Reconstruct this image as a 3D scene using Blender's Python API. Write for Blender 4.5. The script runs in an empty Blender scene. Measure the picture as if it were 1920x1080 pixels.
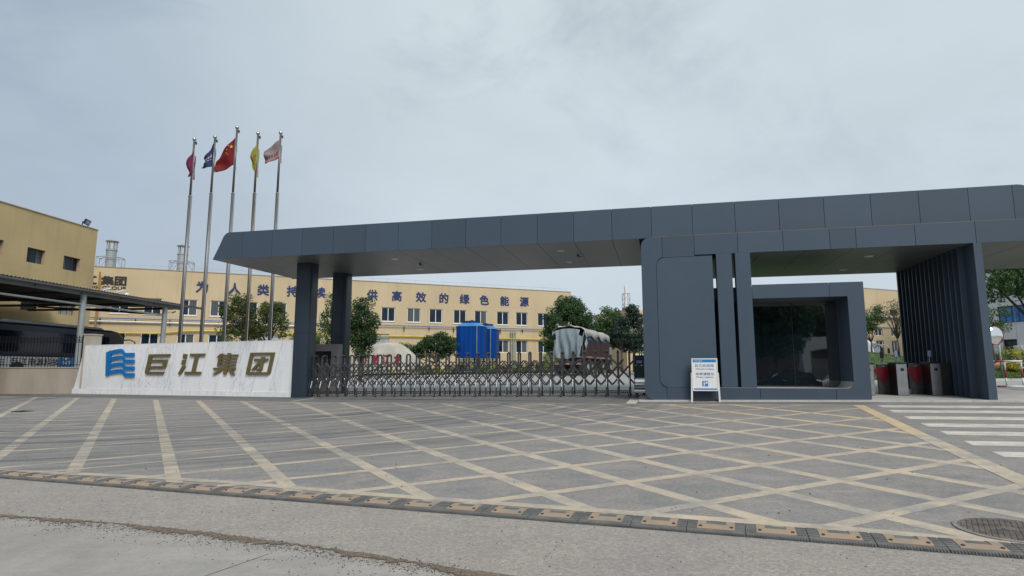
import bpy, bmesh, math, random
import numpy as np
from mathutils import Vector, Matrix

random.seed(7)
rng = np.random.default_rng(7)
rad = math.radians
scn = bpy.context.scene
COL = scn.collection

# ------------------------------------------------------------------ camera, sky, sun
F_PX, Y_HOR, CAM_H = 1130.0, 693.0, 1.5
PITCH = math.atan((Y_HOR - 540) / F_PX)
cam_data = bpy.data.cameras.new('camera')
cam_data.sensor_fit = 'HORIZONTAL'
cam_data.sensor_width = 36.0
cam_data.lens = F_PX * 36.0 / 1920.0
cam_data.clip_start = 0.05
cam_data.clip_end = 3000
cam = bpy.data.objects.new('camera', cam_data)
COL.objects.link(cam)
cam.location = (0, 0, CAM_H)
cam.rotation_euler = (math.pi / 2 + PITCH, 0, 0)
scn.camera = cam

SUN_EL, SUN_AZ = rad(45), rad(158)       # azimuth clockwise from +Y: the veiled sun stands behind the camera, a little to the right
world = bpy.data.worlds.new('World')
scn.world = world
world.use_nodes = True
wt = world.node_tree
wt.nodes.clear()
wo = wt.nodes.new('ShaderNodeOutputWorld')
wb = wt.nodes.new('ShaderNodeBackground')
sky = wt.nodes.new('ShaderNodeTexSky')
sky.sky_type = 'NISHITA'
sky.sun_disc = False
sky.sun_elevation = SUN_EL
sky.sun_rotation = SUN_AZ
sky.air_density = 1.0
sky.dust_density = 2.5
tc = wt.nodes.new('ShaderNodeTexCoord')
mp = wt.nodes.new('ShaderNodeMapping')
mp.inputs['Scale'].default_value = (1.3, 1.1, 2.3)
mp.inputs['Rotation'].default_value = (0.15, 0.1, 0.5)
wt.links.new(tc.outputs['Generated'], mp.inputs['Vector'])
n1 = wt.nodes.new('ShaderNodeTexNoise')
n1.inputs['Scale'].default_value = 2.6
n1.inputs['Detail'].default_value = 7
n1.inputs['Roughness'].default_value = 0.60
n1.inputs['Distortion'].default_value = 0.35
wt.links.new(mp.outputs['Vector'], n1.inputs['Vector'])
cr = wt.nodes.new('ShaderNodeValToRGB')
cr.color_ramp.elements[0].position = 0.33
cr.color_ramp.elements[0].color = (0.76, 0.76, 0.76, 1)
cr.color_ramp.elements[1].position = 0.50
cr.color_ramp.elements[1].color = (1, 1, 1, 1)
wt.links.new(n1.outputs['Fac'], cr.inputs['Fac'])
# overcast veil colour: paler towards the horizon
sx = wt.nodes.new('ShaderNodeSeparateXYZ')
wt.links.new(tc.outputs['Generated'], sx.inputs[0])
el = wt.nodes.new('ShaderNodeMapRange')
el.inputs['From Min'].default_value = 0.0
el.inputs['From Max'].default_value = 0.55
wt.links.new(sx.outputs['Z'], el.inputs['Value'])
n2 = wt.nodes.new('ShaderNodeTexNoise')
n2.inputs['Scale'].default_value = 3.2
n2.inputs['Detail'].default_value = 6
wt.links.new(mp.outputs['Vector'], n2.inputs['Vector'])
veil = wt.nodes.new('ShaderNodeMix')
veil.data_type = 'RGBA'
veil.inputs[6].default_value = (6.15, 6.95, 7.75, 1)
veil.inputs[7].default_value = (6.15, 7.05, 7.5, 1)
wt.links.new(el.outputs['Result'], veil.inputs[0])
cb = wt.nodes.new('ShaderNodeMapRange')
cb.inputs['From Min'].default_value = 0.3
cb.inputs['From Max'].default_value = 0.7
cb.inputs['To Min'].default_value = 0.955
cb.inputs['To Max'].default_value = 1.04
wt.links.new(n2.outputs['Fac'], cb.inputs['Value'])
vs = wt.nodes.new('ShaderNodeVectorMath')
vs.operation = 'SCALE'
wt.links.new(veil.outputs[2], vs.inputs[0])
wt.links.new(cb.outputs['Result'], vs.inputs['Scale'])
# the veil is thicker and bluer to the left, brightest around the middle of the view
lr = wt.nodes.new('ShaderNodeMapRange')
lr.inputs['From Min'].default_value = -1.0
lr.inputs['From Max'].default_value = 1.0
wt.links.new(sx.outputs['X'], lr.inputs['Value'])
lrr = wt.nodes.new('ShaderNodeValToRGB')
lrr.color_ramp.interpolation = 'EASE'
e0 = lrr.color_ramp.elements
e0[0].position = 0.20
e0[0].color = (0.70, 0.735, 0.80, 1)
e0[1].position = 0.47
e0[1].color = (1, 1, 1, 1)
e2 = e0.new(0.75)
e2.color = (0.97, 0.975, 0.98, 1)
wt.links.new(lr.outputs['Result'], lrr.inputs['Fac'])
vm = wt.nodes.new('ShaderNodeMix')
vm.data_type = 'RGBA'
vm.blend_type = 'MULTIPLY'
vm.inputs[0].default_value = 1.0
wt.links.new(vs.outputs[0], vm.inputs[6])
wt.links.new(lrr.outputs['Color'], vm.inputs[7])
sk = wt.nodes.new('ShaderNodeMix')
sk.data_type = 'RGBA'
# the gaps between the clouds only open higher up; near the horizon the haze closes them
cov = wt.nodes.new('ShaderNodeMix')
cov.data_type = 'RGBA'
cov.inputs[6].default_value = (0.97, 0.97, 0.97, 1)
elc = wt.nodes.new('ShaderNodeMapRange')
elc.inputs['From Min'].default_value = 0.12
elc.inputs['From Max'].default_value = 0.48
wt.links.new(sx.outputs['Z'], elc.inputs['Value'])
wt.links.new(elc.outputs['Result'], cov.inputs[0])
wt.links.new(cr.outputs['Color'], cov.inputs[7])
wt.links.new(cov.outputs[2], sk.inputs[0])
wt.links.new(sky.outputs['Color'], sk.inputs[6])
wt.links.new(vm.outputs[2], sk.inputs[7])
wt.links.new(sk.outputs[2], wb.inputs['Color'])
wb.inputs['Strength'].default_value = 0.1
wt.links.new(wb.outputs[0], wo.inputs['Surface'])

sun_data = bpy.data.lights.new('sun', 'SUN')
sun_data.energy = 2.6
sun_data.angle = rad(28)
sun_data.color = (1.0, 0.96, 0.90)
sun = bpy.data.objects.new('sun', sun_data)
COL.objects.link(sun)
sdir = Vector((math.sin(SUN_AZ) * math.cos(SUN_EL), math.cos(SUN_AZ) * math.cos(SUN_EL), math.sin(SUN_EL)))
sun.rotation_euler = sdir.to_track_quat('Z', 'Y').to_euler()
sun.location = (0, 0, 60)
scn.view_settings.view_transform = 'Standard'
scn.view_settings.look = 'None'
scn.view_settings.exposure = 0.0
scn.view_settings.gamma = 1.0
scn.view_settings.use_curve_mapping = False

# ------------------------------------------------------------------ geometry of the place
GX, GY = 0.017, 0.0235          # the yard climbs gently away from the road


def zg(x, y):
    return GX * min(max(x, -40.0), 20.0) + GY * min(max(y, -15.0), 45.0)


cp_, sp_ = math.cos(PITCH), math.sin(PITCH)


def ray(px, py):
    a = (px - 960) / F_PX
    b = (540 - py) / F_PX
    return Vector((a, cp_ - b * sp_, sp_ + b * cp_))


def gpt(px, py):
    """point of the (sloping) ground measured in the photograph"""
    r = ray(px, py)
    t = CAM_H / (GX * r.x + GY * r.y - r.z)
    return Vector((r.x * t, r.y * t))


def at(px, py, Y):
    r = ray(px, py)
    return Vector((0, 0, CAM_H)) + r * (Y / r.y)


YAW = rad(13.5)
UX, UY = math.cos(YAW), -math.sin(YAW)
WX, WY = math.sin(YAW), math.cos(YAW)
OX, OY = 4.1348, 18.9929


def uw(u, v):
    return (OX + UX * u + WX * v, OY + UY * u + WY * v)


def tuv(x, y):
    dx, dy = x - OX, y - OY
    return (dx * UX + dy * UY, dx * WX + dy * WY)


# ------------------------------------------------------------------ helpers: objects
def tag(o, label=None, cat=None, group=None, kind=None):
    if label: o['label'] = label
    if cat: o['category'] = cat
    if group: o['group'] = group
    if kind: o['kind'] = kind
    return o


def thing(name, label, cat, loc=(0, 0, 0), rz=0.0, group=None):
    o = bpy.data.objects.new(name, None)
    o.empty_display_size = 0.2
    COL.objects.link(o)
    o.location = loc
    o.rotation_euler = (0, 0, rz)
    return tag(o, label, cat, group)


def place(name, me, parent=None, loc=(0, 0, 0), rot=(0, 0, 0), label=None):
    o = bpy.data.objects.new(name, me)
    COL.objects.link(o)
    if parent: o.parent = parent
    o.location = loc
    o.rotation_euler = rot
    if label: o['label'] = label
    return o


def copy_tree(o, parent=None):
    c = o.copy()
    COL.objects.link(c)
    c.parent = parent
    for ch in list(o.children):
        copy_tree(ch, c)
    return c


class MB:
    def __init__(s):
        s.v = []
        s.f = []
        s.M = None

    def add(s, vs, fs):
        n = len(s.v)
        if s.M is not None:
            vs = [tuple(s.M @ Vector(p)) for p in vs]
        s.v += [tuple(p) for p in vs]
        s.f += [tuple(i + n for i in f) for f in fs]
        return s

    def box(s, x0, x1, y0, y1, z0, z1):
        if x0 > x1: x0, x1 = x1, x0
        if y0 > y1: y0, y1 = y1, y0
        if z0 > z1: z0, z1 = z1, z0
        return s.add([(x0, y0, z0), (x1, y0, z0), (x1, y1, z0), (x0, y1, z0), (x0, y0, z1), (x1, y0, z1), (x1, y1, z1), (x0, y1, z1)],
                     [(0, 3, 2, 1), (4, 5, 6, 7), (0, 1, 5, 4), (1, 2, 6, 5), (2, 3, 7, 6), (3, 0, 4, 7)])

    def tube(s, pts, r, n=8, caps=True, r2=None):
        pts = [Vector(p) for p in pts]
        rings = []
        for i, p in enumerate(pts):
            d = (pts[min(i + 1, len(pts) - 1)] - pts[max(i - 1, 0)]).normalized()
            a = Vector((0, 0, 1)) if abs(d.z) < 0.9 else Vector((1, 0, 0))
            u = d.cross(a).normalized()
            w = d.cross(u)
            rr = r if r2 is None else r + (r2 - r) * i / max(1, len(pts) - 1)
            if isinstance(r, (list, tuple)): rr = r[i]
            rings.append([p + (u * math.cos(2 * math.pi * k / n) + w * math.sin(2 * math.pi * k / n)) * rr for k in range(n)])
        vs = [q for ring in rings for q in ring]
        fs = []
        for i in range(len(rings) - 1):
            for k in range(n):
                a, b = i * n + k, i * n + (k + 1) % n
                fs.append((a, a + n, b + n, b))
        if caps:
            fs.append(tuple(range(n)))
            fs.append(tuple(reversed(range((len(rings) - 1) * n, len(rings) * n))))
        return s.add(vs, fs)

    def bar(s, p, q, w, h=None):
        """square bar from p to q"""
        h = w if h is None else h
        p, q = Vector(p), Vector(q)
        d = (q - p).normalized()
        a = Vector((0, 0, 1)) if abs(d.z) < 0.95 else Vector((0, 1, 0))
        u = d.cross(a).normalized()
        t = u.cross(d)
        o = [(-w / 2, -h / 2), (w / 2, -h / 2), (w / 2, h / 2), (-w / 2, h / 2)]
        vs = [p + u * a_ + t * b_ for a_, b_ in o] + [q + u * a_ + t * b_ for a_, b_ in o]
        return s.add(vs, [(0, 1, 2, 3), (7, 6, 5, 4), (0, 4, 5, 1), (1, 5, 6, 2), (2, 6, 7, 3), (3, 7, 4, 0)])

    def prism(s, poly, y0, y1):
        """polygon in x,z (counter-clockwise seen from -y) extruded along y"""
        n = len(poly)
        vs = [(x, y0, z) for x, z in poly] + [(x, y1, z) for x, z in poly]
        fs = [tuple(range(n)), tuple(reversed(range(n, 2 * n)))]
        fs += [(i, i + n, (i + 1) % n + n, (i + 1) % n) for i in range(n)]
        return s.add(vs, fs)

    def slab(s, poly, z0, z1):
        n = len(poly)
        vs = [(x, y, z0) for x, y in poly] + [(x, y, z1) for x, y in poly]
        fs = [tuple(reversed(range(n))), tuple(range(n, 2 * n))]
        fs += [(i, (i + 1) % n, (i + 1) % n + n, i + n) for i in range(n)]
        return s.add(vs, fs)

    def lathe(s, prof, cx=0, cy=0, n=16, cap=True):
        vs = []
        for r, z in prof:
            for k in range(n):
                a = 2 * math.pi * k / n
                vs.append((cx + r * math.cos(a), cy + r * math.sin(a), z))
        fs = []
        for i in range(len(prof) - 1):
            for k in range(n):
                a, b = i * n + k, i * n + (k + 1) % n
                fs.append((a, b, b + n, a + n))
        if cap:
            fs.append(tuple(reversed(range(n))))
            fs.append(tuple(range((len(prof) - 1) * n, len(prof) * n)))
        return s.add(vs, fs)

    def mesh(s, name, mat, smooth=False, fix=False):
        me = bpy.data.meshes.new(name)
        me.from_pydata(s.v, [], s.f)
        if mat is not None:
            me.materials.append(mat)
        if fix:
            bm = bmesh.new()
            bm.from_mesh(me)
            bmesh.ops.recalc_face_normals(bm, faces=bm.faces)
            bm.to_mesh(me)
            bm.free()
        if smooth:
            me.polygons.foreach_set('use_smooth', [True] * len(me.polygons))
        me.update()
        return me

    def build(s, name, mat, parent=None, smooth=False, loc=(0, 0, 0), rot=(0, 0, 0), label=None, bevel=0, fix=False, angle=None):
        o = place(name, s.mesh(name, mat, smooth or angle is not None, fix), parent, loc, rot, label)
        if angle is not None:
            o.data.set_sharp_from_angle(angle=rad(angle))
        if bevel:
            m = o.modifiers.new('bevel', 'BEVEL')
            m.width = bevel
            m.segments = 2
            m.limit_method = 'ANGLE'
            m.angle_limit = rad(40)
        return o


def roundrect(x0, x1, z0, z1, r=(0, 0, 0, 0), n=6):
    """corner radii: bottom-left, bottom-right, top-right, top-left; counter-clockwise"""
    pts = []
    for (cx, cz, rr, a0) in ((x0, z0, r[0], 180), (x1, z0, r[1], 270), (x1, z1, r[2], 0), (x0, z1, r[3], 90)):
        if rr <= 0:
            pts.append((cx, cz))
        else:
            ox = cx + (rr if cx == x0 else -rr)
            oz = cz + (rr if cz == z0 else -rr)
            for k in range(n + 1):
                a = rad(a0 + 90 * k / n)
                pts.append((ox + rr * math.cos(a), oz + rr * math.sin(a)))
    return pts


_glyphs = {}


def glyph_mesh(s, mat, h, depth, bold=0.0, sx=1.0, shear=0.0):
    """flat text standing up in x,z, facing -y, baseline at z = 0, centred on x"""
    key = (s, mat.name, h, depth, bold, sx, shear)
    if key in _glyphs:
        return _glyphs[key]
    cu = bpy.data.curves.new('text', 'FONT')
    cu.body = s
    cu.size = 1.0
    cu.offset = 0.0
    cu.extrude = 0.5
    cu.shear = shear
    cu.resolution_u = 2
    cu.align_x = 'CENTER'
    ob = bpy.data.objects.new('text', cu)
    COL.objects.link(ob)
    dg = bpy.context.evaluated_depsgraph_get()
    me = bpy.data.meshes.new_from_object(ob.evaluated_get(dg))
    bpy.data.objects.remove(ob)
    n = len(me.vertices)
    co = np.empty(n * 3, dtype=np.float32)
    me.vertices.foreach_get('co', co)
    co = co.reshape(-1, 3)
    out = np.empty_like(co)
    zmin, zmax = co[:, 1].min(), co[:, 1].max()
    xm = (co[:, 0].min() + co[:, 0].max()) / 2
    k = h / (zmax - zmin)
    out[:, 0] = (co[:, 0] - xm) * k * sx
    out[:, 2] = (co[:, 1] - zmin) * k
    out[:, 1] = -(co[:, 2] + 0.5) * depth
    me.vertices.foreach_set('co', out.ravel())
    me.materials.clear()
    me.materials.append(mat)
    if bold:
        # heavier strokes: the outline repeated a little aside, each layer a hair deeper
        bm = bmesh.new()
        b_ = bold * k
        for i, (dx, dz) in enumerate(((0, 0), (b_, 0), (-b_, 0), (0, b_), (0, -b_), (b_ * .7, b_ * .7), (-b_ * .7, -b_ * .7), (b_ * .7, -b_ * .7), (-b_ * .7, b_ * .7))):
            n0 = len(bm.verts)
            bm.from_mesh(me)
            bm.verts.ensure_lookup_table()
            for v in bm.verts[n0:]:
                v.co.x += dx
                v.co.z += dz
                v.co.y += 0.0006 * i * (1 if v.co.y < -depth / 2 else -1) if depth > 0.011 else 0.00012 * i
        bm.to_mesh(me)
        bm.free()
    me.update()
    _glyphs[key] = me
    return me


# ------------------------------------------------------------------ helpers: materials
def nd(nt, t, **kw):
    n = nt.nodes.new(t)
    for k, v in kw.items():
        if k.startswith('i_'):
            n.inputs[int(k[2:])].default_value = v
        else:
            setattr(n, k, v)
    return n


def mixc(nt, fac, a, b, blend='MIX'):
    m = nt.nodes.new('ShaderNodeMix')
    m.data_type = 'RGBA'
    m.blend_type = blend
    for sock, val in ((m.inputs[0], fac), (m.inputs[6], a), (m.inputs[7], b)):
        if isinstance(val, bpy.types.NodeSocket):
            nt.links.new(val, sock)
        elif isinstance(val, (int, float)):
            sock.default_value = val
        else:
            sock.default_value = (*val, 1)
    return m.outputs[2]


def noise(nt, vec, scale, detail=4, rough=0.55, lo=0.35, hi=0.65, dist=0.0):
    n = nt.nodes.new('ShaderNodeTexNoise')
    n.inputs['Scale'].default_value = scale
    n.inputs['Detail'].default_value = detail
    n.inputs['Roughness'].default_value = rough
    n.inputs['Distortion'].default_value = dist
    nt.links.new(vec, n.inputs['Vector'])
    r = nt.nodes.new('ShaderNodeMapRange')
    r.inputs['From Min'].default_value = lo
    r.inputs['From Max'].default_value = hi
    nt.links.new(n.outputs['Fac'], r.inputs['Value'])
    return r.outputs['Result']


def scaled(nt, vec, s, rot=(0, 0, 0)):
    m = nt.nodes.new('ShaderNodeMapping')
    m.inputs['Scale'].default_value = s
    m.inputs['Rotation'].default_value = rot
    nt.links.new(vec, m.inputs['Vector'])
    return m.outputs['Vector']


def math_(nt, op, a, b=0.0, clamp=False):
    m = nt.nodes.new('ShaderNodeMath')
    m.operation = op
    m.use_clamp = clamp
    for i, v in enumerate((a, b)):
        if isinstance(v, bpy.types.NodeSocket): nt.links.new(v, m.inputs[i])
        else: m.inputs[i].default_value = v
    return m.outputs[0]


def mat0(name):
    m = bpy.data.materials.new(name)
    m.use_nodes = True
    nt = m.node_tree
    b = nt.nodes['Principled BSDF']
    tcn = nt.nodes.new('ShaderNodeTexCoord')
    geo = nt.nodes.new('ShaderNodeNewGeometry')
    return m, nt, b, tcn.outputs['Object'], geo.outputs['Position']


def bump(nt, b, h, strength=0.3, dist=0.01):
    n = nt.nodes.new('ShaderNodeBump')
    n.inputs['Strength'].default_value = strength
    n.inputs['Distance'].default_value = dist
    nt.links.new(h, n.inputs['Height'])
    nt.links.new(n.outputs[0], b.inputs['Normal'])


def pbr(name, col, rough=0.5, metal=0.0, var=0.12, vscale=1.5, dirt=0.0, bumps=0.0, bscale=30, spec=None, stretch=(1, 1, 1), world_co=True, isl=0.0):
    m, nt, b, obj, pos = mat0(name)
    vec = scaled(nt, pos if world_co else obj, stretch)
    c0 = tuple(x * (1 - var) for x in col)
    c1 = tuple(min(1, x * (1 + var)) for x in col)
    c = mixc(nt, noise(nt, vec, vscale), c0, c1)
    if dirt:
        dcol = (0.16, 0.135, 0.10)
        c = mixc(nt, math_(nt, 'MULTIPLY', noise(nt, vec, vscale * 2.3, 6, 0.65, 0.5, 0.8), dirt), c, dcol)
    if isl:
        g = nt.nodes.new('ShaderNodeObjectInfo')
        f = math_(nt, 'MULTIPLY_ADD', g.outputs['Random'], isl)
        f.node.inputs[2].default_value = 1 - isl / 2
        v = nt.nodes.new('ShaderNodeVectorMath')
        v.operation = 'SCALE'
        nt.links.new(c, v.inputs[0])
        nt.links.new(f, v.inputs['Scale'])
        c = v.outputs[0]
    nt.links.new(c, b.inputs['Base Color'])
    b.inputs['Roughness'].default_value = rough
    b.inputs['Metallic'].default_value = metal
    if spec is not None:
        b.inputs['Specular IOR Level'].default_value = spec
    if bumps:
        bump(nt, b, noise(nt, vec, bscale, 5), bumps)
    return m


M = {}
BANG = math.atan(-0.3585)


def tyre_streaks(nt, pos, off=0.0):
    """curved tyre marks on the yard: rings about a point left of the gate, broken up by noise"""
    cx, cy = uw(-15.5, 1.5)
    sub = nd(nt, 'ShaderNodeVectorMath', operation='SUBTRACT')
    sub.inputs[1].default_value = (cx, cy, 0)
    nt.links.new(pos, sub.inputs[0])
    s = nd(nt, 'ShaderNodeSeparateXYZ')
    nt.links.new(sub.outputs[0], s.inputs[0])
    r2 = math_(nt, 'ADD', math_(nt, 'MULTIPLY', s.outputs[0], s.outputs[0]), math_(nt, 'MULTIPLY', s.outputs[1], s.outputs[1]))
    r = math_(nt, 'SQRT', r2)
    th = math_(nt, 'ARCTAN2', s.outputs[1], s.outputs[0])
    cmb = nd(nt, 'ShaderNodeCombineXYZ')
    nt.links.new(math_(nt, 'MULTIPLY', r, 2.7), cmb.inputs[0])
    cmb.inputs[2].default_value = off
    nt.links.new(math_(nt, 'MULTIPLY', th, 1.6), cmb.inputs[1])
    st = noise(nt, cmb.outputs[0], 1.0, 6, 0.68, 0.42, 0.62)
    lo = nd(nt, 'ShaderNodeMapRange')
    lo.inputs['From Min'].default_value = 5.5
    lo.inputs['From Max'].default_value = 9.5
    nt.links.new(r, lo.inputs['Value'])
    hi = nd(nt, 'ShaderNodeMapRange')
    hi.inputs['From Min'].default_value = 18.5
    hi.inputs['From Max'].default_value = 14.5
    nt.links.new(r, hi.inputs['Value'])
    # only between the speed bump and the gate
    band = math_(nt, 'MULTIPLY', lo.outputs[0], hi.outputs[0])
    return math_(nt, 'MULTIPLY', math_(nt, 'MULTIPLY', st, band), 1.0, True)


def mat_ground(name, c0, c1, dust, streak=0.0, grain=0.5, rough=0.85, speck=0.5, blot=0.35):
    m, nt, b, obj, pos = mat0(name)
    c = mixc(nt, noise(nt, pos, 0.55, 6, 0.6, 0.3, 0.7), c0, c1)
    c = mixc(nt, math_(nt, 'MULTIPLY', noise(nt, pos, 1.7, 5, 0.62, 0.42, 0.72, 0.6), blot + 0.25), c, dust)
    if streak:
        c = mixc(nt, math_(nt, 'MULTIPLY', tyre_streaks(nt, pos), streak), c, (0.045, 0.050, 0.055))
        c = mixc(nt, math_(nt, 'MULTIPLY', tyre_streaks(nt, pos, 31.0), 0.45), c, (0.36, 0.345, 0.32))
    # oily and damp blotches
    c = mixc(nt, math_(nt, 'MULTIPLY', noise(nt, pos, 0.9, 7, 0.7, 0.60, 0.78), 0.35), c, tuple(x * 0.55 for x in c0))
    # patches of a hand's breadth, and streaks of dust dragged along the road
    c = mixc(nt, math_(nt, 'MULTIPLY', noise(nt, pos, 7.0, 8, 0.75, 0.42, 0.66), 0.30), c, tuple(x * 0.70 for x in c0))
    dr = noise(nt, scaled(nt, pos, (0.35, 2.6, 1), (0, 0, -BANG)), 1.6, 6, 0.65, 0.50, 0.72)
    c = mixc(nt, math_(nt, 'MULTIPLY', dr, 0.40), c, tuple(x * 1.12 for x in dust))
    # aggregate
    g3 = noise(nt, pos, 27, 5, 0.72, 0.40, 0.62)
    c = mixc(nt, math_(nt, 'MULTIPLY', g3, min(1.0, grain * 1.0)), c, tuple(x * 0.50 for x in c0))
    g4 = noise(nt, pos, 34, 4, 0.7, 0.55, 0.72)
    c = mixc(nt, math_(nt, 'MULTIPLY', g4, min(1.0, grain * 0.8)), c, tuple(x * 1.45 for x in dust))
    g = noise(nt, pos, 95, 3, 0.7, 0.36, 0.64)
    c = mixc(nt, math_(nt, 'MULTIPLY', g, grain), c, tuple(x * 0.62 for x in c0))
    v = nd(nt, 'ShaderNodeTexVoronoi')
    v.inputs['Scale'].default_value = 38
    nt.links.new(pos, v.inputs['Vector'])
    sp = nd(nt, 'ShaderNodeMapRange')
    sp.inputs['From Min'].default_value = 0.16
    sp.inputs['From Max'].default_value = 0.08
    nt.links.new(v.outputs['Distance'], sp.inputs['Value'])
    sep = nd(nt, 'ShaderNodeSeparateColor')
    nt.links.new(v.outputs['Color'], sep.inputs[0])
    on = math_(nt, 'GREATER_THAN', sep.outputs[0], 0.72)
    c = mixc(nt, math_(nt, 'MULTIPLY', math_(nt, 'MULTIPLY', sp.outputs[0], on), speck), c, mixc(nt, sep.outputs[1], (0.09, 0.085, 0.08), (0.52, 0.49, 0.44)))
    v2 = nd(nt, 'ShaderNodeTexVoronoi')
    v2.inputs['Scale'].default_value = 15
    nt.links.new(pos, v2.inputs['Vector'])
    s2 = nd(nt, 'ShaderNodeMapRange')
    s2.inputs['From Min'].default_value = 0.13
    s2.inputs['From Max'].default_value = 0.07
    nt.links.new(v2.outputs['Distance'], s2.inputs['Value'])
    p2 = nd(nt, 'ShaderNodeSeparateColor')
    nt.links.new(v2.outputs['Color'], p2.inputs[0])
    on2_ = math_(nt, 'GREATER_THAN', p2.outputs[0], 0.80)
    c = mixc(nt, math_(nt, 'MULTIPLY', math_(nt, 'MULTIPLY', s2.outputs[0], on2_), speck * 0.8), c, mixc(nt, p2.outputs[1], (0.10, 0.095, 0.09), (0.46, 0.43, 0.39)))
    nt.links.new(c, b.inputs['Base Color'])
    b.inputs['Roughness'].default_value = rough
    b.inputs['Specular IOR Level'].default_value = 0.3
    bump(nt, b, noise(nt, pos, 70, 4, 0.7, 0.2, 0.8), 0.5, 0.006)
    return m


ASPH0, ASPH1, DUST = (0.225, 0.222, 0.224), (0.325, 0.305, 0.290), (0.425, 0.370, 0.322)
M['yard'] = mat_ground('forecourt_asphalt', ASPH0, ASPH1, DUST, streak=1.0, grain=0.42, blot=0.62)
M['asphalt'] = mat_ground('road_asphalt', (0.335, 0.308, 0.284), (0.450, 0.408, 0.366), (0.51, 0.445, 0.385), grain=0.62, speck=1.0)
M['concrete_road'] = mat_ground('concrete_road', (0.290, 0.270, 0.250), (0.370, 0.348, 0.322), (0.43, 0.40, 0.365), grain=0.15, speck=0.5)
M['inner_road'] = mat_ground('inner_road', (0.29, 0.29, 0.29), (0.36, 0.36, 0.355), (0.39, 0.38, 0.36), grain=0.15, speck=0.1)
M['earth'] = mat_ground('earth', (0.20, 0.18, 0.15), (0.30, 0.27, 0.22), (0.26, 0.23, 0.19))


def mat_paint(name, col, worn, wear=0.5, streak=0.0):
    m, nt, b, obj, pos = mat0(name)
    c = mixc(nt, noise(nt, pos, 2.3, 5, 0.6, 0.3, 0.7), tuple(x * 0.86 for x in col), tuple(min(1, x * 1.08) for x in col))
    w = noise(nt, pos, 2.1, 8, 0.76, 0.44, 0.64)
    w2 = noise(nt, pos, 55, 4, 0.7, 0.50, 0.62)
    c = mixc(nt, math_(nt, 'MULTIPLY', w, wear), c, worn)
    c = mixc(nt, math_(nt, 'MULTIPLY', w2, 0.45), c, worn)
    if streak:
        c = mixc(nt, math_(nt, 'MULTIPLY', tyre_streaks(nt, pos), streak), c, (0.145, 0.142, 0.14))
    nt.links.new(c, b.inputs['Base Color'])
    b.inputs['Roughness'].default_value = 0.75
    bump(nt, b, noise(nt, pos, 80, 4), 0.25, 0.004)
    return m


M['yellow_paint'] = mat_paint('worn_yellow_paint', (0.53, 0.432, 0.318), (0.29, 0.275, 0.26), 1.0, 0.95)
M['fresh_yellow'] = mat_paint('yellow_paint', (0.60, 0.45, 0.255), (0.36, 0.315, 0.26), 0.6, 0.5)
M['white_paint'] = mat_paint('white_road_paint', (0.64, 0.59, 0.51), (0.33, 0.315, 0.29), 0.7)


def mat_panel(name, col, rough, dirt=0.3):
    m, nt, b, obj, pos = mat0(name)
    vec = scaled(nt, pos, (1, 1, 0.18))
    info = nd(nt, 'ShaderNodeObjectInfo')
    f = math_(nt, 'MULTIPLY_ADD', info.outputs['Random'], 0.16)
    f.node.inputs[2].default_value = 0.92
    c = mixc(nt, noise(nt, vec, 0.7, 4, 0.5, 0.35, 0.7), tuple(x * 0.97 for x in col), tuple(x * 1.04 for x in col))
    c = mixc(nt, math_(nt, 'MULTIPLY', noise(nt, vec, 4.5, 6, 0.7, 0.58, 0.85), dirt * 0.6), c, tuple(0.6 * x + 0.06 for x in col))
    v = nd(nt, 'ShaderNodeVectorMath', operation='SCALE')
    nt.links.new(c, v.inputs[0])
    nt.links.new(f, v.inputs['Scale'])
    nt.links.new(v.outputs[0], b.inputs['Base Color'])
    b.inputs['Metallic'].default_value = 0.05
    b.inputs['Specular IOR Level'].default_value = 0.38
    r = nd(nt, 'ShaderNodeMapRange')
    r.inputs['To Min'].default_value = rough - 0.03
    r.inputs['To Max'].default_value = rough + 0.05
    nt.links.new(noise(nt, pos, 3.1, 5), r.inputs['Value'])
    nt.links.new(r.outputs[0], b.inputs['Roughness'])
    bump(nt, b, noise(nt, pos, 0.9, 2, 0.4), 0.05, 0.02)
    return m


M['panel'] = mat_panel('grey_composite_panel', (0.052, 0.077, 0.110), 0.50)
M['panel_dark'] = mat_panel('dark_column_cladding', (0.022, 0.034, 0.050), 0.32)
M['soffit'] = pbr('soffit_panel', (0.125, 0.125, 0.131), 0.38, metal=0.0, var=0.06, vscale=0.8, isl=0.1)
M['joint'] = pbr('dark_joint', (0.012, 0.013, 0.015), 0.8)
M['concrete'] = pbr('pale_concrete', (0.42, 0.40, 0.375), 0.85, var=0.1, vscale=2, dirt=0.25, bumps=0.3)
M['plaster_grey'] = pbr('cream_wall_plaster', (0.365, 0.315, 0.262), 0.9, var=0.08, vscale=1.2, dirt=0.25, bumps=0.15, stretch=(1, 1, 0.35))
M['grey_wall'] = pbr('grey_render', (0.20, 0.20, 0.205), 0.85, var=0.1, dirt=0.2)
M['marble'] = None


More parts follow.
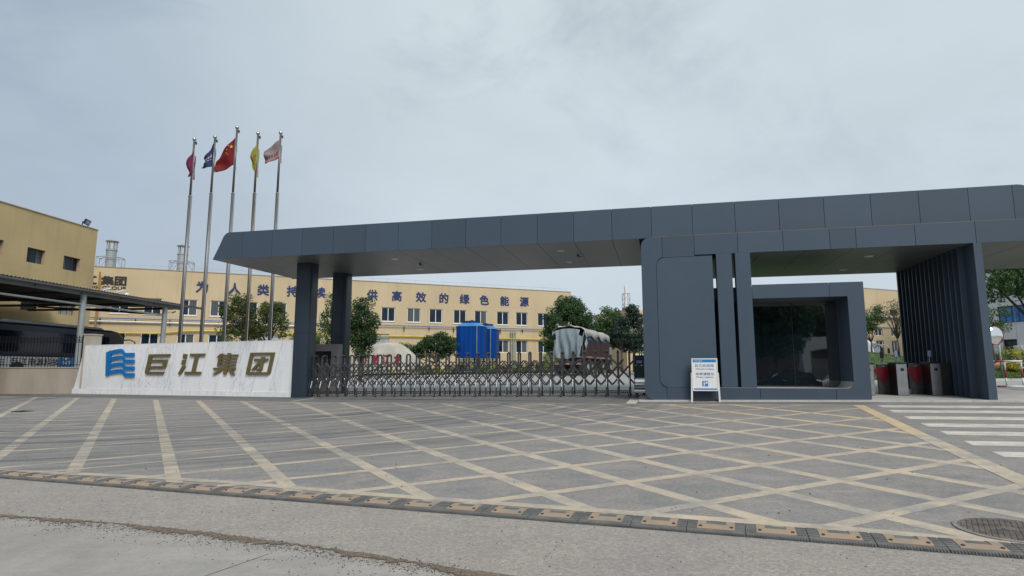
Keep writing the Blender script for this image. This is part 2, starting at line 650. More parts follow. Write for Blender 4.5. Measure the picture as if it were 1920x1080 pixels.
def mat_marble():
    m, nt, b, obj, pos = mat0('veined_white_marble')
    info = nd(nt, 'ShaderNodeObjectInfo')
    off = nd(nt, 'ShaderNodeVectorMath', operation='SCALE')
    comb = nd(nt, 'ShaderNodeCombineXYZ')
    for i in range(3): nt.links.new(info.outputs['Random'], comb.inputs[i])
    nt.links.new(comb.outputs[0], off.inputs[0])
    off.inputs['Scale'].default_value = 23.0
    add = nd(nt, 'ShaderNodeVectorMath', operation='ADD')
    nt.links.new(obj, add.inputs[0])
    nt.links.new(off.outputs[0], add.inputs[1])
    vec = scaled(nt, add.outputs[0], (1.25, 1, 0.40), (0, rad(26), 0))
    base = mixc(nt, noise(nt, vec, 1.0, 5, 0.55, 0.35, 0.68), (0.80, 0.81, 0.825), (0.90, 0.90, 0.90))
    v1 = noise(nt, vec, 1.9, 8, 0.68, 0.0, 1.0, 1.4)
    line = math_(nt, 'ABSOLUTE', math_(nt, 'SUBTRACT', v1, 0.5))
    mr = nd(nt, 'ShaderNodeMapRange')
    mr.inputs['From Min'].default_value = 0.030
    mr.inputs['From Max'].default_value = 0.0
    nt.links.new(line, mr.inputs['Value'])
    veins = math_(nt, 'MULTIPLY', mr.outputs[0], noise(nt, vec, 0.8, 3, 0.5, 0.42, 0.62))
    c = mixc(nt, math_(nt, 'MULTIPLY', veins, 0.62), base, (0.36, 0.38, 0.41))
    # rain stains near the foot
    s = nd(nt, 'ShaderNodeSeparateXYZ')
    nt.links.new(obj, s.inputs[0])
    g = nd(nt, 'ShaderNodeMapRange')
    g.inputs['From Min'].default_value = 0.75
    g.inputs['From Max'].default_value = 0.0
    nt.links.new(s.outputs[2], g.inputs['Value'])
    st = noise(nt, scaled(nt, obj, (6, 1, 0.7), (0, rad(14), 0)), 1.6, 5, 0.6, 0.5, 0.75)
    c = mixc(nt, math_(nt, 'MULTIPLY', math_(nt, 'MULTIPLY', st, g.outputs[0]), 0.35), c, (0.30, 0.285, 0.265))
    c = mixc(nt, math_(nt, 'MULTIPLY', info.outputs['Random'], 0.12), c, (0.50, 0.52, 0.55))
    nt.links.new(c, b.inputs['Base Color'])
    b.inputs['Roughness'].default_value = 0.38
    return m


M['marble'] = mat_marble()
M['gold'] = pbr('bronze_gold_lettering', (0.175, 0.135, 0.062), 0.5, metal=0.3, var=0.1)
M['logo_blue'] = pbr('logo_blue', (0.006, 0.165, 0.47), 0.4, var=0.04)
M['letter_blue'] = pbr('deep_blue_lettering', (0.009, 0.024, 0.125), 0.6)
M['letter_black'] = pbr('black_lettering', (0.02, 0.018, 0.018), 0.6)
M['red_ink'] = pbr('red_engraved_paint', (0.23, 0.008, 0.02), 0.8)
M['steel'] = pbr('brushed_stainless', (0.52, 0.53, 0.54), 0.28, metal=1.0, var=0.08, vscale=6)
M['steel_dull'] = pbr('dull_stainless', (0.115, 0.114, 0.112), 0.36, metal=0.8, var=0.12, vscale=9)
M['steel_dark'] = pbr('dark_grey_metal', (0.060, 0.058, 0.056), 0.42, metal=0.6)
M['steel_bright'] = pbr('polished_stainless', (0.80, 0.81, 0.82), 0.18, metal=1.0, var=0.03)
M['iron'] = pbr('black_wrought_iron', (0.014, 0.016, 0.022), 0.5, metal=0.3)
M['rubber'] = pbr('black_rubber', (0.035, 0.036, 0.038), 0.75)
M['bump_rubber'] = pbr('dusty_grey_rubber', (0.135, 0.134, 0.132), 0.8, var=0.22, vscale=6, dirt=0.4, bumps=0.5, bscale=60)
M['bolt'] = pbr('rusty_bolt_hole', (0.055, 0.030, 0.018), 0.8)
M['white'] = pbr('white_paint_metal', (0.70, 0.70, 0.69), 0.5, var=0.05, dirt=0.1)
M['board_white'] = pbr('white_board', (0.74, 0.75, 0.75), 0.45, var=0.02)
M['board_blue'] = pbr('board_blue', (0.02, 0.20, 0.52), 0.4, var=0.02)
M['board_ink'] = pbr('board_ink', (0.07, 0.15, 0.34), 0.5, var=0.02)
M['red_paint'] = pbr('red_paint', (0.26, 0.018, 0.028), 0.5)
M['flap_red'] = pbr('red_acrylic_flap', (0.20, 0.004, 0.018), 0.3, var=0.08, vscale=8)
M['black'] = pbr('black_plastic', (0.012, 0.012, 0.014), 0.35)
M['screen'] = pbr('pale_blue_screen', (0.22, 0.30, 0.46), 0.12)
M['lamp'] = pbr('white_lamp_diffuser', (0.66, 0.66, 0.64), 0.4)
M['yellow_pipe'] = pbr('yellow_pipe_paint', (0.58, 0.44, 0.03), 0.5)
M['blue_pipe'] = pbr('blue_pipe_paint', (0.09, 0.15, 0.32), 0.5)
M['orange'] = pbr('orange_paint', (0.42, 0.20, 0.035), 0.6, dirt=0.3)
M['galv'] = pbr('galvanised_grey', (0.33, 0.36, 0.37), 0.5, metal=0.3, var=0.1)
M['rail'] = pbr('pale_roof_railing', (0.45, 0.48, 0.50), 0.5)
M['shutter'] = pbr('grey_roller_shutter', (0.38, 0.41, 0.42), 0.55, metal=0.2)
M['corrugated'] = pbr('grey_corrugated_sheet', (0.12, 0.117, 0.112), 0.55, metal=0.3, dirt=0.3)
M['tower_blue'] = pbr('blue_fibreglass', (0.0005, 0.045, 0.235), 0.5, spec=0.15, var=0.1, vscale=1.2, stretch=(1, 1, 0.3))
M['tower_light'] = pbr('faded_blue_fibreglass', (0.05, 0.19, 0.42), 0.4, var=0.15)
M['tyre'] = pbr('tyre_rubber', (0.03, 0.03, 0.031), 0.85)
M['trunk'] = pbr('bark', (0.095, 0.075, 0.058), 0.9, var=0.25, vscale=6, bumps=0.6)
M['trunk_white'] = pbr('whitewashed_bark', (0.5, 0.48, 0.45), 0.9)
M['brick_edge'] = pbr('kerb_stone', (0.46, 0.45, 0.43), 0.8, var=0.1, vscale=3, dirt=0.2)


def mat_facade(name, col, band=0.06):
    m, nt, b, obj, pos = mat0(name)
    c = mixc(nt, noise(nt, pos, 0.25, 4, 0.5, 0.3, 0.7), tuple(x * (1 - band) for x in col), tuple(x * (1 + band) for x in col))
    c = mixc(nt, math_(nt, 'MULTIPLY', noise(nt, scaled(nt, pos, (1.2, 1.2, 0.10)), 1.2, 6, 0.65, 0.50, 0.76), 0.40), c, tuple(x * 0.68 for x in col))
    c = mixc(nt, math_(nt, 'MULTIPLY', noise(nt, scaled(nt, pos, (0.12, 0.12, 2.2)), 1.0, 4, 0.6, 0.55, 0.75), 0.16), c, tuple(x * 0.72 for x in col))
    nt.links.new(c, b.inputs['Base Color'])
    b.inputs['Roughness'].default_value = 0.9
    b.inputs['Specular IOR Level'].default_value = 0.2
    bump(nt, b, noise(nt, pos, 12, 4), 0.1, 0.01)
    return m


M['facade'] = mat_facade('cream_yellow_render', (0.545, 0.440, 0.285))
M['facade_old'] = mat_facade('ochre_yellow_render', (0.47, 0.365, 0.20), 0.1)
M['facade_reveal'] = pbr('pale_reveal', (0.36, 0.27, 0.17), 0.9)
M['curtain'] = pbr('pale_curtain_behind_glass', (0.34, 0.35, 0.34), 0.3)
M['upvc'] = pbr('white_window_frame', (0.72, 0.72, 0.70), 0.5, var=0.03)
M['tile_white'] = pbr('white_wall_panel', (0.58, 0.59, 0.60), 0.4, var=0.05)


def mat_glass(name, col, rough=0.06, spec=0.6, ior=1.45, blinds=False):
    m, nt, b, obj, pos = mat0(name)
    c = mixc(nt, noise(nt, pos, 0.9, 3), tuple(x * 0.7 for x in col), tuple(x * 1.3 for x in col))
    nt.links.new(c, b.inputs['Base Color'])
    b.inputs['Roughness'].default_value = rough
    b.inputs['Specular IOR Level'].default_value = spec
    b.inputs['IOR'].default_value = ior
    bump(nt, b, noise(nt, pos, 0.7, 2), 0.03, 0.05)
    if blinds:
        oi = nd(nt, 'ShaderNodeObjectInfo')
        on_ = math_(nt, 'GREATER_THAN', oi.outputs['Random'], 0.78)
        c2 = mixc(nt, math_(nt, 'MULTIPLY', on_, 0.8), c, (0.10, 0.11, 0.115))
        nt.links.new(c2, b.inputs['Base Color'])
    return m


M['glass_dark'] = mat_glass('dark_booth_glass', (0.005, 0.013, 0.020), 0.02, 0.75, 2.3)
M['glass_blue'] = mat_glass('dark_blue_window_glass', (0.012, 0.022, 0.040), 0.06, 0.3, blinds=True)
M['glass_bright'] = mat_glass('blue_window_film', (0.03, 0.16, 0.42), 0.08, 0.4)
M['glass_bus'] = mat_glass('bus_glass', (0.004, 0.007, 0.015), 0.05, 0.5)


def mat_leaf(name, dark, light, rough=0.55, nscale=1.4):
    m, nt, b, obj, pos = mat0(name)
    geo = [n for n in nt.nodes if n.type == 'NEW_GEOMETRY'][0]
    c = mixc(nt, noise(nt, pos, nscale, 3, 0.5, 0.35, 0.65), dark, light)
    c = mixc(nt, math_(nt, 'MULTIPLY', geo.outputs['Random Per Island'], 0.5), c, tuple(x * 1.35 for x in light))
    nt.links.new(c, b.inputs['Base Color'])
    b.inputs['Roughness'].default_value = rough
    b.inputs['Specular IOR Level'].default_value = 0.35
    tr = nt.nodes.new('ShaderNodeBsdfTranslucent')
    nt.links.new(c, tr.inputs['Color'])
    mx = nt.nodes.new('ShaderNodeMixShader')
    mx.inputs[0].default_value = 0.25
    out = nt.nodes['Material Output']
    nt.links.new(b.outputs[0], mx.inputs[1])
    nt.links.new(tr.outputs[0], mx.inputs[2])
    nt.links.new(mx.outputs[0], out.inputs['Surface'])
    return m


M['leaf_olive'] = mat_leaf('olive_green_leaves', (0.050, 0.075, 0.022), (0.110, 0.140, 0.045))
M['leaf_dark'] = mat_leaf('dark_green_leaves', (0.022, 0.050, 0.020), (0.055, 0.100, 0.035))
M['leaf_mid'] = mat_leaf('mid_green_leaves', (0.035, 0.080, 0.028), (0.085, 0.150, 0.050))
M['leaf_round'] = mat_leaf('camphor_leaves', (0.026, 0.066, 0.024), (0.062, 0.120, 0.040))
M['leaf_cedar'] = mat_leaf('blue_green_needles', (0.018, 0.040, 0.030), (0.040, 0.075, 0.052))
M['leaf_bright'] = mat_leaf('bright_green_leaves', (0.075, 0.150, 0.025), (0.160, 0.250, 0.050))
M['leaf_yellow'] = mat_leaf('yellow_green_leaves', (0.30, 0.30, 0.03), (0.48, 0.42, 0.05))
M['leaf_red'] = mat_leaf('reddish_leaves', (0.07, 0.035, 0.03), (0.13, 0.06, 0.045))
M['grass'] = mat_leaf('lawn_grass', (0.045, 0.090, 0.018), (0.085, 0.135, 0.034), 0.7, 0.6)
M['lawn'] = pbr('lawn_soil', (0.048, 0.088, 0.024), 0.95, var=0.3, vscale=1.0)

# ------------------------------------------------------------------ the setting: ground, roads, markings
KX, KY = (-40.0, 20.0), (-15.0, 45.0)      # where the ground changes slope


def sheet(name, poly, dz, mat, parent=None, kind='structure', label=None):
    """polygon laid on the ground dz above it, cut where the ground bends"""
    bm = bmesh.new()
    vs = [bm.verts.new((x, y, 0)) for x, y in poly]
    bm.faces.new(vs)
    for k in KX:
        bmesh.ops.bisect_plane(bm, geom=bm.verts[:] + bm.edges[:] + bm.faces[:], plane_co=(k, 0, 0), plane_no=(1, 0, 0))
    for k in KY:
        bmesh.ops.bisect_plane(bm, geom=bm.verts[:] + bm.edges[:] + bm.faces[:], plane_co=(0, k, 0), plane_no=(0, 1, 0))
    for v in bm.verts:
        v.co.z = zg(v.co.x, v.co.y) + dz
    bmesh.ops.recalc_face_normals(bm, faces=bm.faces)
    bmesh.ops.triangulate(bm, faces=bm.faces)
    for f in bm.faces:
        if f.normal.z < 0: f.normal_flip()
    me = bpy.data.meshes.new(name)
    bm.to_mesh(me)
    bm.free()
    me.materials.append(mat)
    o = place(name, me, parent)
    if kind and not parent: o['kind'] = kind
    if label: o['label'] = label
    return o


def line_poly(p, q, w):
    p, q = Vector(p), Vector(q)
    d = (q - p).normalized()
    n = Vector((-d.y, d.x)) * w / 2
    return [tuple(p - n), tuple(q - n), tuple(q + n), tuple(p + n)]


def P(px, py):
    return tuple(gpt(px, py))


gxs = [-1500, -300, -100, -40, -20, 0, 20, 60, 150, 400, 1500]
gys = [-400, -100, -40, -15, 0, 15, 30, 45, 80, 150, 400, 2500]
mb = MB()
mb.add([(x, y, zg(x, y)) for y in gys for x in gxs],
       [(j * len(gxs) + i, j * len(gxs) + i + 1, (j + 1) * len(gxs) + i + 1, (j + 1) * len(gxs) + i) for j in range(len(gys) - 1) for i in range(len(gxs) - 1)])
tag(mb.build('ground', M['earth']), kind='structure')

BSL = -0.3585                                # heading of the speed bump
BN0 = (0, 5.832)


def bump_y(x, off=0.0):
    return 5.832 + BSL * x + off


rd = random.Random(5)
# public road: asphalt between the concrete lane and the bump, running off both ways
far_l, far_r = (-60, bump_y(-60, 0.2)), (60, bump_y(60, 0.2))
sheet('road_asphalt', [(-60, -14), (60, -14 - 21), (60, bump_y(60, 0.2)), (-60, bump_y(-60, 0.2))], 0.004, M['asphalt'])
edge_pts = [P(*q) for q in [(0, 966), (120, 975), (200, 981), (300, 990), (400, 1001), (500, 1014), (600, 1027), (700, 1042), (800, 1058), (900, 1073)]]
dl = Vector(edge_pts[0]) - Vector(edge_pts[4])
dr = Vector(edge_pts[-1]) - Vector(edge_pts[5])
L0 = tuple(Vector(edge_pts[0]) + dl.normalized() * 40)
R0 = tuple(Vector(edge_pts[-1]) + dr.normalized() * 30)


def rough_edge(pts, step=0.035, amp=0.025, seed=1):
    r = random.Random(seed)
    out = []
    for a, b in zip(pts[:-1], pts[1:]):
        a, b = Vector(a), Vector(b)
        n = max(1, int((b - a).length / step))
        if (b - a).length > 5: n = 12
        d = (b - a).normalized()
        m = Vector((-d.y, d.x))
        for k in range(n):
            t = k / n
            out.append(tuple(a.lerp(b, t) + m * r.uniform(-amp, amp)))
    out.append(tuple(pts[-1]))
    return out


full = [L0] + edge_pts + [R0]
near_side = [(R0[0] + 4, -14), (L0[0] - 10, -14)]
sheet('concrete_lane', [tuple(Vector(p) + Vector((-0.05, -0.13))) for p in full] + near_side, 0.008, M['concrete_road'])
top = rough_edge(full, seed=2, amp=0.018)
bot = []
for k_, p_ in enumerate(top):
    w_ = 0.075 + 0.035 * math.sin(k_ * 0.21) + 0.03 * math.sin(k_ * 0.083 + 1) + rd.uniform(-0.028, 0.028)
    bot.append((p_[0] - 0.2 * w_, p_[1] - max(0.012, w_)))
M['grit'] = mat_ground('road_grit', (0.200, 0.150, 0.110), (0.29, 0.225, 0.170), (0.34, 0.27, 0.21), grain=0.9, speck=1.0)
o = sheet('road_grit', bot + top[::-1], 0.0095, M['grit'])
tag(o, 'brown strip of grit where the asphalt meets the concrete lane', 'grit', kind='stuff')
# joints cut in the concrete lane
jt = [((500, 1040), (395, 1079))]
pj = [gpt(500, 1042), gpt(395, 1079)]
dj = (pj[1] - pj[0]).normalized()
cl = bpy.data.objects['concrete_lane']
for k in range(-3, 4):
    s = Vector((dl.normalized().x, dl.normalized().y)) * 4.0 * k
    a = pj[0] + s - dj * 0.02
    sheet('expansion_joint', line_poly(a, a + dj * 5, 0.008), 0.0092, M['joint'], parent=cl)

# forecourt with the hatching
yard_poly = [(-60, bump_y(-60, 0.2)), (60, bump_y(60, 0.2)), (60, 14), (30, 13.0), uw(14, -0.1), uw(-0.2, -0.1), uw(-13, 1.2), (-21.7, 29.6), (-60, 40)]
sheet('forecourt', [(-60, bump_y(-60, 0.2)), (60, bump_y(60, 0.2)), (60, 60), (-60, 60)], 0.004, M['yard'])
fc = bpy.data.objects['forecourt']
# yard behind the gate (paler concrete)
sheet('inner_yard', [uw(-13.6, 2.9), uw(-0.1, 2.9), uw(-0.1, 8), uw(26, 8), (40, 44), (40, 70), (-34, 70), (-34, 31), (-21.5, 30.6)], 0.0055, M['inner_road'])


# darker, less grainy strip of ground along the foot of the walls and the gate
M['dark_strip'] = mat_ground('dark_strip_ground', (0.150, 0.150, 0.154), (0.205, 0.202, 0.200), (0.28, 0.262, 0.245), grain=0.25, speck=0.3)
sheet('dark_strip', [P(-260, 735.5), P(72, 744.6), P(300, 749.6), P(540, 754.0), P(760, 755.5), P(980, 757.2), P(1612, 759.4), uw(6.6, -0.14), uw(-0.2, -0.14), uw(-0.2, 2.89), uw(-13.0, 2.89), (-8.75, 24.15), (-21.6, 29.95), (-33.5, 31.7)], 0.0047, M['dark_strip'])


def stripe(a, b, w, mat=None, name='painted_stripe', dz=0.008):
    return sheet(name, line_poly(a, b, w), dz, mat or M['yellow_paint'], parent=fc)


# hatching: real line positions measured on the ground; family A runs away to the left, family B to the right
A_lines = [((68, 745), (-60, 811)), ((145, 746.7), (0, 855)), ((213.5, 749), (124, 908)), ((292, 750.7), (327, 905)), ((372.7, 752.7), (551, 922)), ((456.7, 754.3), (806, 937))]
dzA, dzB = 0.0052, 0.0064
# the remaining A and all B lines follow the crossings of the grid
CR = {(0, 0): (1291.3, 764.4), (1, 0): (1226.4, 769.8), (0, 1): (1363.1, 772.1), (1, 1): (1296.8, 779.3), (2, 1): (1219.6, 787), (1, 2): (1375.3, 789.8), (2, 2): (1299.5, 798.5), (3, 2): (1212.8, 805.9), (2, 3): (1388.8, 811.8), (3, 3): (1300.8, 820.8), (4, 3): (1202, 829), (3, 4): (1402.4, 838.2), (-1, 1): (1431.1, 765.5), (0, 2): (1446, 781.3), (-1, 2): (1512.4, 773.6), (1, 3): (1467.7, 803), (0, 3): (1539.5, 792.8), (-1, 3): (1607.2, 783.6), (2, 4): (1494.8, 826.7), (1, 4): (1572, 816.5), (0, 4): (1649.2, 806.4), (2, 5): (1619, 845.5), (4, 4): (1298.5, 849.5), (5, 4): (1193.6, 862.2), (4, 5): (1423.2, 874.6), (3, 5): (1528, 858.8), (5, 5): (1306.4, 888.5), (6, 5): (1175.8, 904.3), (5, 6): (1454.9, 921.5), (6, 6): (1316.3, 944.9), (4, 6): (1577.6, 903.3), (3, 6): (1678.5, 885.5), (2, 6): (1777.5, 867.7), (5, 7): (1658.7, 967.6), (4, 7): (1781.4, 939), (3, 7): (1888.3, 917.2), (6, 4): (1067.5, 873.3), (7, 4): (923.8, 890), (5, 3): (1092.5, 839.6), (6, 3): (977.9, 851.5), (7, 3): (852.9, 864), (5, 2): (1024.8, 821.3), (4, 2): (1117.5, 812.9), (6, 2): (913.3, 831.7), (5, 1): (961.3, 807.7), (4, 1): (1052.9, 800.4), (6, 1): (857, 816), (4, 0): (996.7, 790), (3, 0): (1080, 783.3), (3, -1): (1022.7, 773.3)}


def fit_line(pts):
    a = np.array([P(*p) for p in pts])
    c = a.mean(0)
    d = np.linalg.svd(a - c)[2][0]
    return Vector(c), Vector(d)


def clip_line(c, d, bounds):
    """keep the part of the line c + t d on the inner side of each (point, inward normal)"""
    lo, hi = -80.0, 80.0
    for p, n in bounds:
        den = d.dot(n)
        t = (Vector(p) - c).dot(n) / den
        if den > 0: lo = max(lo, t)
        else: hi = min(hi, t)
    return (c + d * lo, c + d * hi) if hi > lo else None


def half(p, q, inside):
    p, q = Vector(p), Vector(q)
    n = Vector((-(q - p).y, (q - p).x)).normalized()
    if (Vector(inside) - p).dot(n) < 0: n = -n
    return (p, n)


INS = P(1000, 850)
b_front = half(P(0, 883), P(1900, 1022), INS)
b_back = half(P(537, 754.6), P(1610, 760), INS)
b_right = half(P(1609, 760), P(1916, 899.4), INS)
b_lback = half(P(72, 745), P(540, 754.3), P(300, 850))
for a, b in A_lines:
    pa, pb = Vector(P(*a)), Vector(P(*b))
    seg = clip_line(pa, (pb - pa).normalized(), [b_front, b_lback])
    stripe(seg[0], seg[1], 0.175, M['yellow_paint'], dz=dzA)
for i in range(-1, 8):
    c, d = fit_line([v for k, v in CR.items() if k[0] == i]) if sum(k[0] == i for k in CR) > 1 else (None, None)
    if c is None: continue
    seg = clip_line(c, d, [b_front, b_back, b_right])
    if seg: stripe(seg[0], seg[1], 0.19, M['yellow_paint'] if i > 0 else M['fresh_yellow'], dz=dzA)
BC = {}
for j in range(-1, 8):
    pts = [v for k, v in CR.items() if k[1] == j]
    if len(pts) > 1:
        BC[j] = fit_line(pts)
# mean direction of B and its spacing carry the pattern on to the left, where it is worn
bd = Vector((0, 0))
for j, (c, d) in BC.items():
    d = d if d.x > 0 else -d
    bd += d
bd.normalize()
bn = Vector((-bd.y, bd.x))
offs = {j: c.dot(bn) for j, (c, d) in BC.items()}
js = sorted(offs)
sp = (offs[js[-1]] - offs[js[1]]) / (js[-1] - js[1])
for j in range(-9, 9):
    if j in BC and j >= 0:
        c, d = BC[j]
    else:
        c, d = bn * (offs[js[1]] + sp * (j - js[1])), bd
    seg = clip_line(c, d, [b_front, b_back if j > -4 else b_lback, b_right, half(P(-160, 760), P(-500, 900), P(600, 820))])
    if not seg: continue
    m = M['yellow_paint']
    stripe(seg[0], seg[1], 0.125 if j < 2 else 0.16, m, dz=dzB)
# border of the hatched area
dzC = 0.0076
brd = [P(72, 745), P(300, 750), P(540, 754.3)]
stripe(P(-260, 736), brd[0], 0.12, dz=dzC)
for a, b in zip(brd[:-1], brd[1:]): stripe(a, b, 0.12, M['yellow_paint'], dz=dzC)
stripe(P(540, 754.6), P(980, 757.7), 0.14, dz=dzC)
stripe(P(980, 757.7), P(1616, 760), 0.14, M['fresh_yellow'], dz=dzC)
br = [P(*q) for q in [(1609, 760), (1640, 775.7), (1724.6, 815.8), (1823.7, 858.9), (1868.5, 876.6), (1916, 899.4), (2000, 940)]]
stripe(br[0], br[2], 0.26, M['fresh_yellow'], dz=dzC + 0.0012)
stripe(br[2], br[-1], 0.26, M['yellow_paint'], dz=dzC + 0.0012)
fb = [P(*q) for q in [(-200, 868), (0, 883), (233, 893), (433, 905), (700, 928), (1087, 956), (1447, 982.5), (1611, 995), (1900, 1022), (2000, 1031)]]
for a, b in zip(fb[:-1], fb[1:]):
    stripe(a, b, 0.15, M['yellow_paint'], dz=dzC)
# white arrow line by the column and the pale marks at the booth
stripe(P(547, 753), P(590, 747), 0.12, M['white_paint'], dz=0.010)
stripe(P(1183, 757.5), P(1191, 748), 0.30, M['white_paint'], dz=0.010)
# crossing
zu = [(6.08, 6.02, -1.22, -1.88), (5.90, 5.80, -2.60, -3.25), (5.70, 5.60, -4.10, -4.72), (5.50, 5.42, -5.50, -6.10), (5.34, 5.25, -6.77, -7.30), (5.17, 5.08, -8.05, -8.55), (5.05, 4.98, -9.15, -9.62), (4.93, 4.87, -10.25, -10.70)]
for ua, ub, va, vb in zu:
    ue = 16.0
    slope = -0.055
    sheet('crossing_stripe', [uw(ua, va), uw(ub, vb), uw(ue, vb + slope * (ue - ub) * 0.9), uw(ue, va + slope * (ue - ua) * 0.9)], 0.0055, M['white_paint'], parent=fc)
# small drain grate on the left of the yard
mb = MB()
for k in range(9): mb.box(-0.22 + k * 0.05, -0.195 + k * 0.05, -0.16, 0.16, 0.004, 0.016)
mb.box(-0.24, 0.24, -0.18, -0.16, 0.0, 0.02).box(-0.24, 0.24, 0.16, 0.18, 0.0, 0.02)
g0 = gpt(42, 772)
tag(mb.build('drain_grate', M['iron'], loc=(g0.x, g0.y, zg(*g0) + 0.004), rot=(0, 0, -0.3)), 'small dark drain grate in the forecourt near the low cream wall', 'drain grate')

# manhole
mx_, my_ = 4.08, 5.16
mh = thing('manhole_cover', 'round brown iron manhole cover in the forecourt beside the speed bump', 'manhole cover', (mx_, my_, zg(mx_, my_) + 0.005), 0.4)
tilt = (math.atan(GY), -math.atan(GX), 0)
mh.rotation_euler = (math.atan(GY), -math.atan(GX), 0.0)
M['cast_iron'] = pbr('rusty_cast_iron', (0.145, 0.130, 0.115), 0.8, var=0.3, vscale=9, dirt=0.5, bumps=0.4, bscale=60)
mb = MB()
mb.lathe([(0.385, 0.0), (0.385, 0.010), (0.352, 0.010), (0.352, 0.0)], n=48, cap=False)
mb.build('rim', M['yard'], mh)
mb = MB().lathe([(0.348, -0.01), (0.348, 0.008), (0.336, 0.0085), (0.336, 0.0055), (0.0, 0.0055)], n=48, cap=False)
plate = mb.build('cover_plate', M['cast_iron'], mh)
mb = MB()
mb.lathe([(0.05, 0.006), (0.05, 0.013), (0.0, 0.013)], n=20, cap=False)
for iy in range(-9, 10):
    for ix in range(-7, 8):
        x = ix * 0.047 + (0.0235 if iy % 2 else 0)
        y = iy * 0.034
        if 0.075 < math.hypot(x, y) < 0.315:
            mb.box(x - 0.016, x + 0.016, y - 0.006, y + 0.006, 0.005, 0.0125)
mb.build('tread_studs', M['cast_iron'], mh)['kind'] = 'stuff'

# ------------------------------------------------------------------ speed bump
BA = math.atan(BSL)
sb = thing('speed_bump', 'grey rubber speed bump with yellow bolted pads across the forecourt entrance', 'speed bump', (0, 5.832, zg(0, 5.832) + 0.004), 0)
MOD = 0.4665
PROF = [(0.0, 0.0), (0.0, 0.012), (0.04, 0.020), (0.08, 0.027), (0.13, 0.032), (0.20, 0.034), (0.27, 0.033), (0.33, 0.020), (0.375, 0.006), (0.375, 0.0)]


def prof_z(y):
    for (a, za), (b, zb) in zip(PROF[1:-2], PROF[2:-1]):
        if a <= y <= b: return za + (zb - za) * (y - a) / (b - a)
    return 0.006


def seg_mesh():
    mb = MB()
    n = len(PROF)
    x0, x1 = 0.003, MOD - 0.003
    vs = [(x0, y, z) for y, z in PROF] + [(x1, y, z) for y, z in PROF]
    mb.add(vs, [tuple(range(n)), tuple(reversed(range(n, 2 * n)))] + [(i + n, i, (i + 1) % n, (i + 1) % n + n)[::-1] for i in range(n)])
    k = 22
    for i in range(k):                                                    # grip teeth along the near edge
        x = x0 + (x1 - x0) * (i + 0.2) / k
        mb.box(x, x + 0.0105, -0.006, 0.05, 0.004, 0.021)
    for y in (0.075, 0.12, 0.165, 0.21, 0.255, 0.30):                     # raised ribs on the flanks
        mb.box(x0 + 0.005, 0.078, y, y + 0.012, prof_z(y) - 0.004, prof_z(y) + 0.0035)
        mb.box(x1 - 0.075, x1 - 0.005, y, y + 0.012, prof_z(y) - 0.004, prof_z(y) + 0.0035)
    return mb.mesh('rubber_segment', M['bump_rubber'])


def mat_pad():
    m, nt, b, obj, pos = mat0('pale_orange_pad')
    w = nd(nt, 'ShaderNodeTexWave', wave_type='RINGS')
    w.inputs['Scale'].default_value = 14
    w.inputs['Distortion'].default_value = 2.5
    w.inputs['Detail'].default_value = 1
    nt.links.new(scaled(nt, obj, (1, 2, 1)), w.inputs['Vector'])
    c = mixc(nt, w.outputs['Fac'], (0.30, 0.205, 0.135), (0.45, 0.325, 0.225))
    c = mixc(nt, noise(nt, pos, 4, 7, 0.75, 0.42, 0.70), c, (0.25, 0.225, 0.195))
    nt.links.new(c, b.inputs['Base Color'])
    b.inputs['Roughness'].default_value = 0.8
    bump(nt, b, w.outputs['Fac'], 0.6, 0.004)
    return m


M['pad'] = mat_pad()


def pad_mesh():
    mb = MB()

    def patch(x0, x1, y0, y1):
        ys = [y0] + [y for y, z in PROF[1:-1] if y0 < y < y1] + [y1]
        up, lo = 0.005, -0.003
        for a, b in zip(ys[:-1], ys[1:]):
            za, zb = prof_z(a), prof_z(b)
            vs = [(x0, a, za + up), (x1, a, za + up), (x1, b, zb + up), (x0, b, zb + up), (x0, a, za + lo), (x1, a, za + lo), (x1, b, zb + lo), (x0, b, zb + lo)]
            fs = [(0, 1, 2, 3), (0, 4, 5, 1), (1, 5, 6, 2), (3, 7, 4, 0), (2, 6, 7, 3)]
            mb.add(vs, fs)
    patch(0.085, 0.385, 0.065, 0.175)
    patch(0.085, 0.155, 0.177, 0.335)
    patch(0.315, 0.385, 0.177, 0.335)
    return mb.mesh('yellow_pad', M['pad'])


def bolt_mesh():
    return MB().lathe([(0.0145, 0.0), (0.0145, 0.003), (0.009, 0.0035), (0.008, 0.0015), (0.0, 0.0015)], n=12, cap=False).mesh('bolt', M['bolt'])


segm, padm, bltm = seg_mesh(), pad_mesh(), bolt_mesh()
nx, ny = math.cos(BA), math.sin(BA)
for k in range(-21, 14):
    sx_ = 1.015 + k * MOD * nx
    sy_ = -0.05 + (5.832 + BSL * 1.015) + k * MOD * ny
    z = zg(sx_, sy_) + 0.004
    slope = (zg(sx_ + nx, sy_ + ny) - zg(sx_, sy_))
    s = place('rubber_segment', segm, sb, (sx_, sy_ - 5.832, z - sb.location.z), (0, -math.atan(slope), BA))
    # the far edge follows the climb of the yard
    s.rotation_euler = (math.atan(GY * 0.9) + rd.uniform(-.006, .006), -math.atan(slope) + rd.uniform(-.004, .004), BA + rd.uniform(-.006, .006))
    p = place('yellow_pad', padm, s)
    for bx in (0.112, 0.358):
        place('bolt', bltm, s, (bx, 0.112, prof_z(0.112) + 0.006), (0.25, 0, 0))

